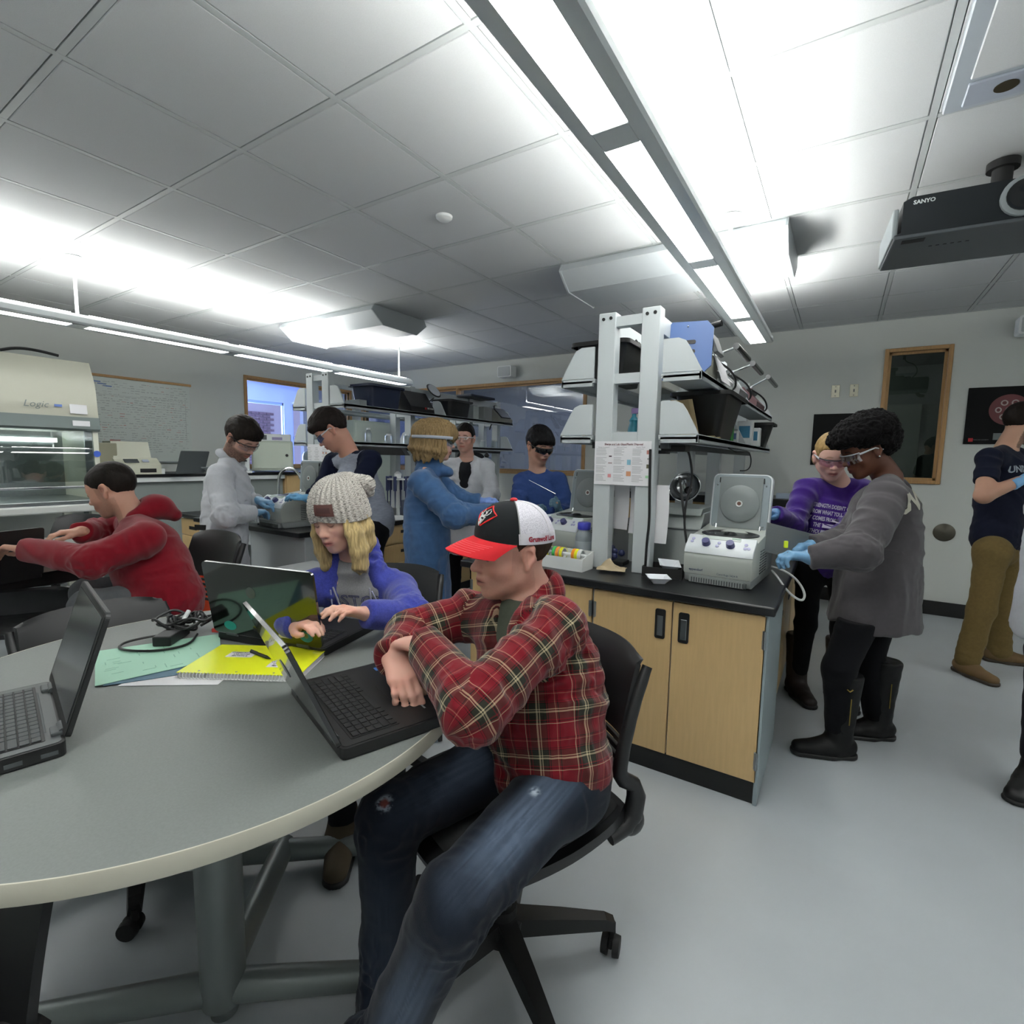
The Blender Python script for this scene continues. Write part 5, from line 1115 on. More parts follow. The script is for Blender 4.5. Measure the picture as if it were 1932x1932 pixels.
MB().cyl((-.055, .055, .03), (-.07, .085, .06), .007, seg=10).obj('plug_tip', M_white, ad, True); MB().cyl((-.04, .045, .015), (-.057, .06, .033), .008).obj('strain_relief', M_greyp, ad, True)
rng = random.Random(12); pts = []
for k in range(74):
    a = k*.62; r_ = .055+.022*math.sin(k*.37)+rng.uniform(-.006, .006)
    pts.append((-1.775+.02*math.sin(k*.21)+r_*math.cos(a)*1.05, .80+.02*math.cos(k*.17)+r_*math.sin(a)*.95, TZ+.014+.030*(.5+.5*math.sin(k*.9+k*k*.013))+k*.0004))
q = MB().tube(pts, .0042, smooth=2, seg=7)
q.tube([(-1.70, .80, TZ+.01), (-1.62, .74, TZ+.0105), (-1.64, .66, TZ+.0105), (-1.74, .60, TZ+.0105), (-1.80, .63, TZ+.0105), (-1.79, .70, TZ+.012), (-1.755, .73, TZ+.016)], .0036, smooth=3, seg=7)
tag(q.obj('cable_bundle', mat('cable_black', '#0f1011', .4), None, True), 'tangled bundle of black cables beside the adapter brick', 'cable')
q = MB().box((-1.665, .845, TZ+.018), (.03, .018, .014), rot=RZ(.4), bev=.003); tag(q.obj('red_connector', mat('connector_red', '#a8302c', .4)), 'small red connector at the edge of the cable bundle', 'connector')
# ---------------------------------------------------------------- things on and around the far table
q = thing('sunglasses_case', 'dark odds and ends beside the far laptop', 'case', (-3.42, .80, TZ)); MB().box((0, 0, .012), (.16, .05, .02), rot=RZ(.5), bev=.006).box((.06, .06, .018), (.05, .05, .03), rot=RZ(.9), bev=.006).obj('case_body', M_black, q); MB().box((.055, .045, .036), (.03, .02, .006)).obj('red_tab', M_red, q)
mo = thing('computer_mouse', 'cream computer mouse on the far table', 'mouse', (-3.60, .83, TZ)); MB().sph((0, 0, .008), .035, sc=(1, .6, .55)).obj('shell', mat('mouse_cream', '#cfcfae', .4), mo, True)
bg = thing('orange_bag', 'bright orange plastic bag under the far table behind the red hoodie arm', 'bag', (-3.10, 1.50, 0))
def bagf(u, v):
    a = u*2*PI; r_ = .12+.02*math.sin(3*a+v*5)+.015*math.sin(7*a); return (r_*math.cos(a)*1.1, r_*math.sin(a)*.7, .28+.34*v)
MB().grid(bagf, 28, 10, .004).obj('bag_skin', mat('bag_orange', '#e8502a', .35, bump=.6, bscale=25), bg, True); MB().tube([bagf(k/12, 1) for k in range(12)], .006, closed=True).obj('bag_rim', mat('bag_orange2', '#d8451f', .4), bg)
MB().bb(-.13, .13, -.09, .09, 0, .29, bev=.01).obj('bag_bottom', mat('bag_orange', '#e8502a', .35), bg)
pcs = thing('storage_box', 'white and grey equipment box on the floor behind the red hoodie', 'box', (-2.80, 1.95, 0)); MB().bb(-.16, .16, -.2, .2, 0, .62, bev=.01).obj('box_body', mat('equip_white', '#a9adad', .5), pcs); MB().bb(.161, .165, -.12, -.02, .1, .55).bb(-.12, -.05, -.205, -.2, .1, .58).obj('stripes', M_dgrey, pcs)
# ================================================================ IMPLICIT-SURFACE BODIES
V3 = lambda *a: np.array(a, float)
def unit(v):
    v = np.asarray(v, float); return v/max(1e-9, np.linalg.norm(v))
def frame_from(fwd, up=(0, 0, 1)):
    f = unit(fwd); l = np.cross(up, f); l = unit(l); u = np.cross(f, l); return np.stack([f, l, u], 1)   # columns: forward, left, up
class Field:
    def __init__(s, vox): s.v = vox; s.prims = []
    def cone(s, a, b, ra, rb=None, flat=1, side=None, k=.012, op='+', tag=0):
        a, b = np.asarray(a, float), np.asarray(b, float); rb = ra if rb is None else rb
        m = max(ra, rb)*max(1, flat); s.prims.append(('c', a, b, ra, rb, flat, None if side is None else unit(side), k, op, tag, np.minimum(a, b)-m, np.maximum(a, b)+m)); return s
    def ell(s, c, r, R=None, k=.012, op='+', tag=0):
        c, r = np.asarray(c, float), np.asarray(r, float); R = np.eye(3) if R is None else R; m = r.max()
        s.prims.append(('e', c, r, R, None, None, None, k, op, tag, c-m, c+m)); return s
    def fn(s, f, lo, hi, k=.005, op='&', tag=0):
        s.prims.append(('f', f, None, None, None, None, None, k, op, tag, np.asarray(lo, float), np.asarray(hi, float))); return s
    def _eval(s, p, X, Y, Z):
        t = p[0]
        if t == 'c':
            a, b, ra, rb, flat, side = p[1:7]; d = b-a; L2 = max(1e-9, d@d)
            dx, dy, dz = X-a[0], Y-a[1], Z-a[2]
            h = np.clip((dx*d[0]+dy*d[1]+dz*d[2])/L2, 0, 1)
            qx, qy, qz = dx-h*d[0], dy-h*d[1], dz-h*d[2]; r = ra+(rb-ra)*h
            if side is None: return np.sqrt(qx*qx+qy*qy+qz*qz)-r
            # section stretched by 'flat' along side
            u = qx*side[0]+qy*side[1]+qz*side[2]; g = u*(1/flat-1)
            qx, qy, qz = qx+g*side[0], qy+g*side[1], qz+g*side[2]
            return (np.sqrt(qx*qx+qy*qy+qz*qz)-r)
        if t == 'e':
            c, r, R = p[1:4]; dx, dy, dz = X-c[0], Y-c[1], Z-c[2]
            u = (dx*R[0, 0]+dy*R[1, 0]+dz*R[2, 0])/r[0]; v = (dx*R[0, 1]+dy*R[1, 1]+dz*R[2, 1])/r[1]; w_ = (dx*R[0, 2]+dy*R[1, 2]+dz*R[2, 2])/r[2]
            k0 = np.sqrt(u*u+v*v+w_*w_); k1 = np.sqrt((u/r[0])**2+(v/r[1])**2+(w_/r[2])**2)
            return k0*(k0-1)/np.maximum(k1, 1e-6)
        return p[1](X, Y, Z)
    def mesh(s, lo=None, hi=None):
        v = s.v; add = [p for p in s.prims if p[8] == '+']
        L = np.min([p[10] for p in add], 0)-3*v; Hh = np.max([p[11] for p in add], 0)+3*v
        if lo is not None: L = np.maximum(L, lo)
        if hi is not None: Hh = np.minimum(Hh, hi)
        n = np.ceil((Hh-L)/v).astype(int)+1
        D = np.full(n, .5, np.float32); T = np.zeros(n, np.int8); Bst = np.full(n, .5, np.float32)
        ax = [(L[i]+v*np.arange(n[i])).astype(np.float32) for i in range(3)]
        for p in s.prims:
            k = p[7]; m = k+3*v
            i0 = np.maximum(0, np.floor((p[10]-m-L)/v).astype(int)); i1 = np.minimum(n, np.ceil((p[11]+m-L)/v).astype(int)+1)
            if np.any(i1 <= i0): continue
            sl = tuple(slice(a, b) for a, b in zip(i0, i1))
            X = ax[0][sl[0]][:, None, None]; Y = ax[1][sl[1]][None, :, None]; Z = ax[2][sl[2]][None, None, :]
            d = s._eval(p, X, Y, Z).astype(np.float32); c = D[sl]
            if p[8] == '+':
                h = np.maximum(k-np.abs(c-d), 0)/k; D[sl] = np.minimum(c, d)-h*h*k*.25
                b = Bst[sl]; w_ = d < b; Bst[sl] = np.where(w_, d, b); T[sl] = np.where(w_, p[9], T[sl])
            elif p[8] == '-':
                h = np.maximum(k-np.abs(c+d), 0)/k; D[sl] = np.maximum(c, -d)+h*h*k*.25
            else:
                h = np.maximum(k-np.abs(c-d), 0)/k; D[sl] = np.maximum(c, d)+h*h*k*.25
        D[0] = D[-1] = .5; D[:, 0] = D[:, -1] = .5; D[:, :, 0] = D[:, :, -1] = .5
        S_ = D < 0
        A = np.zeros(np.array(n)-1, np.int8)
        for i in (0, 1):
            for j in (0, 1):
                for k in (0, 1): A += S_[i:n[0]-1+i, j:n[1]-1+j, k:n[2]-1+k]
        act = (A > 0) & (A < 8); idx = np.full(act.shape, -1, np.int32); cells = np.argwhere(act); idx[act] = np.arange(len(cells))
        co = np.zeros((len(cells), 3)); cnt = np.zeros(len(cells)); cx, cy, cz = cells.T
        val = {(i, j, k): D[cx+i, cy+j, cz+k] for i in (0, 1) for j in (0, 1) for k in (0, 1)}
        for a in val:
            for q in range(3):
                if a[q]: continue
                b = list(a); b[q] = 1; b = tuple(b); va, vb = val[a], val[b]; mm = (va < 0) != (vb < 0)
                t = np.where(mm, va/(va-vb+1e-20), 0)
                pt = np.array(a, float)[None, :]+t[:, None]*(np.array(b)-np.array(a))[None, :]
                co += pt*mm[:, None]; cnt += mm
        co = co/cnt[:, None]+cells; P = L+co*v
        faces = []
        for q in range(3):
            a, b = (q+1) % 3, (q+2) % 3
            s0 = [slice(1, -1)]*3; s1 = [slice(1, -1)]*3; s0[q] = slice(0, n[q]-1); s1[q] = slice(1, n[q])
            e0, e1 = S_[tuple(s0)], S_[tuple(s1)]; W_ = np.argwhere(e0 != e1)
            if not len(W_): continue
            up = e0[tuple(W_.T)]
            off = np.ones(3, int); off[q] = 0; W_ = W_+off
            def cell(da, db):
                z = W_.copy(); z[:, a] += da; z[:, b] += db; return idx[tuple(z.T)]
            f = np.stack([cell(-1, -1), cell(0, -1), cell(0, 0), cell(-1, 0)], 1); f[~up] = f[~up][:, ::-1]; faces.append(f)
        F = np.concatenate(faces); F = F[(F >= 0).all(1)]
        return P, F, T[cx, cy, cz]
def vnormals(P, F):
    n = np.cross(P[F[:, 2]]-P[F[:, 0]], P[F[:, 3]]-P[F[:, 1]]); N = np.zeros_like(P)
    for i in range(4): np.add.at(N, F[:, i], n)
    return N/np.maximum(1e-12, np.linalg.norm(N, axis=1))[:, None]
def relax(P, F, it=1, lam=.5):
    for _ in range(it):
        A = np.zeros_like(P); c = np.zeros(len(P))
        for i in range(4):
            for j in (1, 3): np.add.at(A, F[:, i], P[F[:, (i+j) % 4]]); np.add.at(c, F[:, i], 1)
        P = P*(1-lam)+A/np.maximum(c, 1)[:, None]*lam
    return P
_rs = np.random.RandomState(5); _tab = _rs.rand(65536).astype(np.float32)
def vnoise(p):
    i = np.floor(p).astype(np.int64); f = p-i; f = f*f*(3-2*f); r = 0
    for a in (0, 1):
        for b in (0, 1):
            for c in (0, 1):
                h = ((i[:, 0]+a)*73856093 ^ (i[:, 1]+b)*19349663 ^ (i[:, 2]+c)*83492791) & 65535
                r = r+_tab[h]*(f[:, 0] if a else 1-f[:, 0])*(f[:, 1] if b else 1-f[:, 1])*(f[:, 2] if c else 1-f[:, 2])
    return r*2-1
def folds(P, N, amp=.004, lo=5., hi=16., axis=None, seed=0, center=None, rad=None):
    """cloth creases: ridged noise, tight along 'axis' and long across it"""
    Q = P+seed*3.7
    if axis is not None:
        a = unit(axis); Q = Q*lo+np.outer(Q@a*(hi-lo), a)
    else: Q = Q*(lo+hi)/2
    Q = Q+.45*np.stack([vnoise(P*7+k*9+seed) for k in range(3)], 1)
    n = 1-np.abs(vnoise(Q))*2; n2 = vnoise(Q*2.1+5)
    w_ = 1.
    if center is not None: w_ = np.exp(-(np.linalg.norm(P-center, axis=1)/rad)**2)
    return P+N*((n*.8+n2*.3)*amp*w_)[:, None] if np.isscalar(w_) else P+N*((n*.8+n2*.3)*amp*w_)[:, None]
def mk(name, P, F, m, parent, col=None, uv=None, mats=None, fmat=None, loc=V3(0, 0, 0)):
    me = bpy.data.meshes.new(name); P = P-loc
    me.vertices.add(len(P)); me.vertices.foreach_set('co', P.astype(np.float32).ravel())
    me.loops.add(F.size); me.loops.foreach_set('vertex_index', F.astype(np.int32).ravel())
    me.polygons.add(len(F)); me.polygons.foreach_set('loop_start', np.arange(0, F.size, 4, dtype=np.int32))
    try: me.polygons.foreach_set('loop_total', np.full(len(F), 4, np.int32))
    except Exception: pass
    me.polygons.foreach_set('use_smooth', np.ones(len(F), bool))
    for mm in (mats or [m]): me.materials.append(mm)
    if fmat is not None: me.polygons.foreach_set('material_index', fmat.astype(np.int32))
    if col is not None:
        ca = me.color_attributes.new('col', 'FLOAT_COLOR', 'POINT'); c4 = np.ones((len(P), 4), np.float32); c4[:, :3] = col; ca.data.foreach_set('color', c4.ravel())
    if uv is not None:
        u = me.uv_layers.new(name='UVMap'); u.data.foreach_set('uv', uv.astype(np.float32).ravel())
    me.update(calc_edges=True); me.validate()
    o = bpy.data.objects.new(name, me); C.objects.link(o)
    if parent is not None: o.parent = parent
    return o
def sRGB(h): return np.array(lin(h)[:3])
def mixc(c, k, w_):
    w_ = np.clip(w_, 0, 1)[:, None]; return c*(1-w_)+np.asarray(k)[None, :]*w_
def sstep(a, b, x): t = np.clip((x-a)/(b-a), 0, 1); return t*t*(3-2*t)
# ---------------------------------------------------------------- head, hands
class Head:
    """local axes: f forward, l person's left, u up; origin between the eyes' level and the ear"""
    def __init__(s, c, heading, pitch=0, roll=0, sc=1.0, fem=0, wide=1.0, chin=1.0, nose=1.0):
        h, p = math.radians(heading), math.radians(pitch)
        f = V3(math.cos(h)*math.cos(p), math.sin(h)*math.cos(p), math.sin(p)); R = frame_from(f)
        if roll:
            r = math.radians(roll); l, u = R[:, 1].copy(), R[:, 2].copy(); R[:, 1] = l*math.cos(r)+u*math.sin(r); R[:, 2] = u*math.cos(r)-l*math.sin(r)
        s.R, s.c, s.s, s.fem, s.wide, s.chin, s.nose = R, np.asarray(c, float), sc, fem, wide, chin, nose
    def w(s, f, l, u): return s.c+s.R@(V3(f, l*s.wide, u)*s.s)
    def loc(s, P): q = (P-s.c)@s.R/s.s; q[:, 1] /= s.wide; return q
    def add(s, F, neck, nr=.056, tag=0):
        S_, R = s.s, s.R; w_ = s.w
        E = lambda c, r, k=.012, op='+': F.ell(w_(*c), np.array(r)*S_, R, k*S_, op, tag)
        Cn = lambda a, b, ra, rb, k=.012, op='+': F.cone(w_(*a), w_(*b), ra*S_, rb*S_, k=k*S_, op=op, tag=tag)
        E((-.014, 0, .036), (.098, .076*s.wide, .084)); E((.036, 0, .03), (.058, .062*s.wide, .062), .03)
        E((.034, 0, -.03), (.058, .056*s.wide, .078), .03)
        jw = .050 if not s.fem else .043
        for q in (-1, 1):
            Cn((-.005, q*jw, -.052), (.056, q*.014, -.093*s.chin), .021, .017, .03)
            E((.055, q*.036, -.026), (.028, .024, .024), .022)
            Cn((.078, q*.016, .022), (.070, q*.046, .020), .0105, .009, .016)
        E((.073, 0, -.098*s.chin), (.015, .018, .014), .022)
        # sockets
        for q in (-1, 1): E((.101, q*.032, .001), (.019, .019, .012), .014, '-')
        Cn((.083, 0, .010), (.106*1.0, 0, -.024), .0075, .0095, .012)
        E((.108*1.0, 0, -.029), (.012*s.nose, .0105, .0095), .008)
        for q in (-1, 1): E((.098, q*.0125, -.032), (.010, .007, .0075), .006)
        for q in (-1, 1): E((.104, q*.007, -.0375), (.005, .0035, .003), .004, '-')
        # muzzle and lips
        E((.078, 0, -.060), (.022, .028, .020), .02)
        Cn((.089, .017, -.0605), (.099, 0, -.0565), .0045, .0052, .006); Cn((.089, -.017, -.0605), (.099, 0, -.0565), .0045, .0052, .006)
        Cn((.089, .014, -.0685), (.0965, 0, -.0695), .0050, .0062, .006); Cn((.089, -.014, -.0685), (.0965, 0, -.0695), .0050, .0062, .006)
        for q in (-1, 1): Cn((.088, q*.021, -.0635), (.1035, 0, -.0630), .0012, .0014, .003, '-')
        # eyes: ball with closing lid
        for q in (-1, 1): E((.0775, q*.0315, .0015), (.0128, .0145, .0122), .003); E((.0785, q*.0315, .0055), (.0132, .0165, .0095), .003)
        # ears
        for q in (-1, 1):
            Cn((-.004, q*.074, .018), (-.012, q*.083, .022), .011, .010, .008); Cn((-.012, q*.083, .020), (-.018, q*.082, -.006), .0085, .008, .008)
            Cn((-.016, q*.082, -.008), (-.004, q*.077, -.030), .008, .0085, .008); E((-.004, q*.076, -.002), (.014, .007, .026), .008)
            E((-.005, q*.0865, .004), (.009, .006, .015), .005, '-')
        F.cone(w_(-.022, 0, -.055), neck, nr*S_, nr*1.06*S_, k=.03*S_, tag=tag)
    def color(s, P, skin, lip=None, brow='#3a2a1e', beard=None, beard_d=.5, eye='#1a120d', closed=True, blush=.25, brow_w=1.0, base=None):
        q = s.loc(P); f, l, u = q[:, 0], q[:, 1], q[:, 2]; al = np.abs(l)
        c = np.tile(sRGB(skin), (len(P), 1)) if base is None else base; sk = sRGB(skin)
        near = (np.abs(f) < .16) & (np.abs(u) < .16) & (al < .11)
        red = np.clip(sk*np.array([1.12, .78, .76]), 0, 1)
        c = mixc(c, red, near*blush*(np.exp(-(((al-.04)/.02)**2+((u+.03)/.022)**2))*(f > .03)+.9*np.exp(-(((f-.11)/.014)**2+((u+.03)/.014)**2+(al/.014)**2))+.8*(al > .076)*(np.abs(u) < .04)))
        lipc = sRGB(lip) if lip else np.clip(sk*np.array([.92, .52, .52]), 0, 1)
        lw = (f > .082)*np.exp(-((u+.0635)/.0095)**4)*np.exp(-(l/.023)**6)*(f > .086-.0)
        c = mixc(c, lipc, near*lw*.85)
        c = mixc(c, lipc*.25, near*(f > .084)*np.exp(-((u+.0632)/.0016)**2)*np.exp(-(l/.024)**6)*.9)
        if brow: c = mixc(c, sRGB(brow), near*(f > .055)*np.exp(-((u-.0285+.9*np.clip(al-.036, 0, 1))/(.0040*brow_w))**4)*sstep(.010, .017, al)*(1-sstep(.046, .054, al))*.85)
        ev = near*(f > .06)*np.exp(-((al-.0315)/.0145)**6)
        if closed: c = mixc(c, sRGB(eye), ev*np.exp(-((u+.0045-4.5*(al-.0315)**2*8)/.0019)**2)*.95)
        else:
            c = mixc(c, sRGB('#d8d2cc'), ev*np.exp(-((u)/.0048)**4)*.9); c = mixc(c, sRGB(eye), near*(f > .06)*np.exp(-(((al-.0315)**2+(u-.0006)**2)/.0046**2)**2)); c = mixc(c, sRGB(eye)*.8, ev*np.exp(-((u-.0052)/.0016)**2)*.85)
        c = mixc(c, c*.0+sk*.72, near*(f > .05)*np.exp(-((al-.0315)/.018)**2)*np.exp(-((u-.010)/.006)**2)*.35)
        if beard:
            b = (sstep(-.032, -.046, u)*(u > -.16))*(f > -.03)*(1-np.exp(-((u+.0635)/.010)**4)*np.exp(-(l/.022)**4)); b = np.maximum(b, np.exp(-((u+.046)/.006)**4)*(f > .08)*(al < .024))
            side = sstep(.058, .064, al)*(u < .02)*(u > -.12)*(f < .035)*(f > -.002); b = np.maximum(b, side)
            chk = 1-np.exp(-(((al-.036)/.022)**2+((u+.035)/.014)**2))*(f > .02)
            n = .75+.25*vnoise(P*420); c = mixc(c, sRGB(beard), near*b*chk*beard_d*n)
        return c
def hand(F, W_, d, n, thumb, sc=1.0, curl=(.35, .4, .45, .5), spread=.05, tc=.5, tag=0, inf=0, wr=.026):
    """W_ wrist, d towards the fingers, n palm normal, thumb: direction of the thumb side"""
    d = unit(d); n = unit(n-(n@d)*d); t = unit(np.cross(d, n)); t = t if t@thumb > 0 else -t
    W_ = np.asarray(W_, float); k = .006
    base = W_+d*.012*sc
    F.cone(W_-d*.02, base, (wr+inf)*sc*.86, (wr*.9+inf)*sc*.8, flat=1.28, side=t, k=.012, tag=tag)
    lens = (.078, .084, .078, .064); offs = (.026, .009, -.009, -.026); mc = (.080, .083, .078, .071); rad = (.0088, .0090, .0084, .0074)
    for i in range(4):
        o = offs[i]*sc; a = unit(d+t*(spread*(1.5-i)*.6)); kn = W_+d*mc[i]*sc+t*o
        F.cone(W_+d*.018*sc+t*o*.6, kn-d*.004*sc, (.0135+inf)*sc, (.0112+inf)*sc, k=.010, tag=tag)
        c0 = curl[i]; p = kn; u = math.cos(c0)*a+math.sin(c0)*n; ang = c0; L = lens[i]*sc
        for j, (fr, ad) in enumerate(((.44, 0), (.30, c0*1.1+.08), (.26, c0*.7+.06))):
            ang += ad if j else 0; u = math.cos(ang)*a+math.sin(ang)*n; q = p+u*L*fr
            r0 = (rad[i]*(1-.09*j)+inf)*sc; F.cone(p, q, r0, r0*.92, k=k, tag=tag); 
            if j < 2: F.ell(q, V3(1, 1, 1)*r0*1.02, k=.004, tag=tag)
            p = q
    b = W_+d*.022*sc+t*.020*sc+n*.006*sc; m = W_+d*.052*sc+t*.040*sc+n*(.010+.012*tc)*sc
    F.cone(b, m, (.0155+inf)*sc, (.0118+inf)*sc, k=.012, tag=tag)
    m2 = m+unit(d*.8+t*.35*(1-tc)+n*.5*tc)*.032*sc; F.cone(m, m2, (.0108+inf)*sc, (.0098+inf)*sc, k=.006, tag=tag)
    F.cone(m2, m2+unit(d+n*.35*tc-t*.15)*.024*sc, (.0100+inf)*sc, (.0085+inf)*sc, k=.005, tag=tag)
M_skin = vcol_mat('skin', .5, spec=.35, bump=.12, bscale=900, sss=.12)
def cloth(name, col, rough=.9, bump=.35, bscale=900, var=.06, vscale=60, sheen=.03, stretch=None): return mat(name, col, rough, spec=.15, var=var, vscale=vscale, bump=bump, bscale=bscale, sheen=sheen, stretch=stretch)
def hair_mesh(name, H_, parent, m, vox, build, loc, amp=.004, freq=60, strand=None, rx=1, col=None):
    F = Field(vox); build(F); P, Fa, T = F.mesh(); P = relax(P, Fa, rx); N = vnormals(P, Fa)
    Q = H_.loc(P)
    if strand is not None: Q = Q*np.array(strand)
    else: Q = Q*freq
    P = P+N*((vnoise(Q)*.7+.3*vnoise(Q*2.3))*amp)[:, None]
    return mk(name, P, Fa, m, parent, loc=loc, col=col)
def hairline(H_, f0=.058, rise=1.35, u0=.060, side_u=-.01, back_u=-.075, ear=True):
    """returns a distance-like function: positive (cut away) over the face and below the nape"""
    def g(X, Y, Z):
        R, c, s_ = H_.R, H_.c, H_.s
        dx, dy, dz = X-c[0], Y-c[1], Z-c[2]
        f = (dx*R[0, 0]+dy*R[1, 0]+dz*R[2, 0])/s_; l = np.abs(dx*R[0, 1]+dy*R[1, 1]+dz*R[2, 1])/s_/H_.wide; u = (dx*R[0, 2]+dy*R[1, 2]+dz*R[2, 2])/s_
        # lower boundary of the hair as a function of f
        t1 = np.clip((f-.0)/(f0-.0), 0, 1); low = back_u+(side_u-back_u)*np.clip((f+.075)/.05, 0, 1)**1.2
        low = low+(u0-side_u)*sstep(.018, f0, f)-.0*l
        low = low-.012*np.clip(l-.04, 0, 1)/.03*sstep(.03, .07, f)
        d = (low-u)*s_
        if ear:
            e = .030-np.sqrt((f+.006)**2*1.4+(u+.004)**2); d = np.maximum(d, np.where(l > .062, e*s_, -1))
        return d
    return g
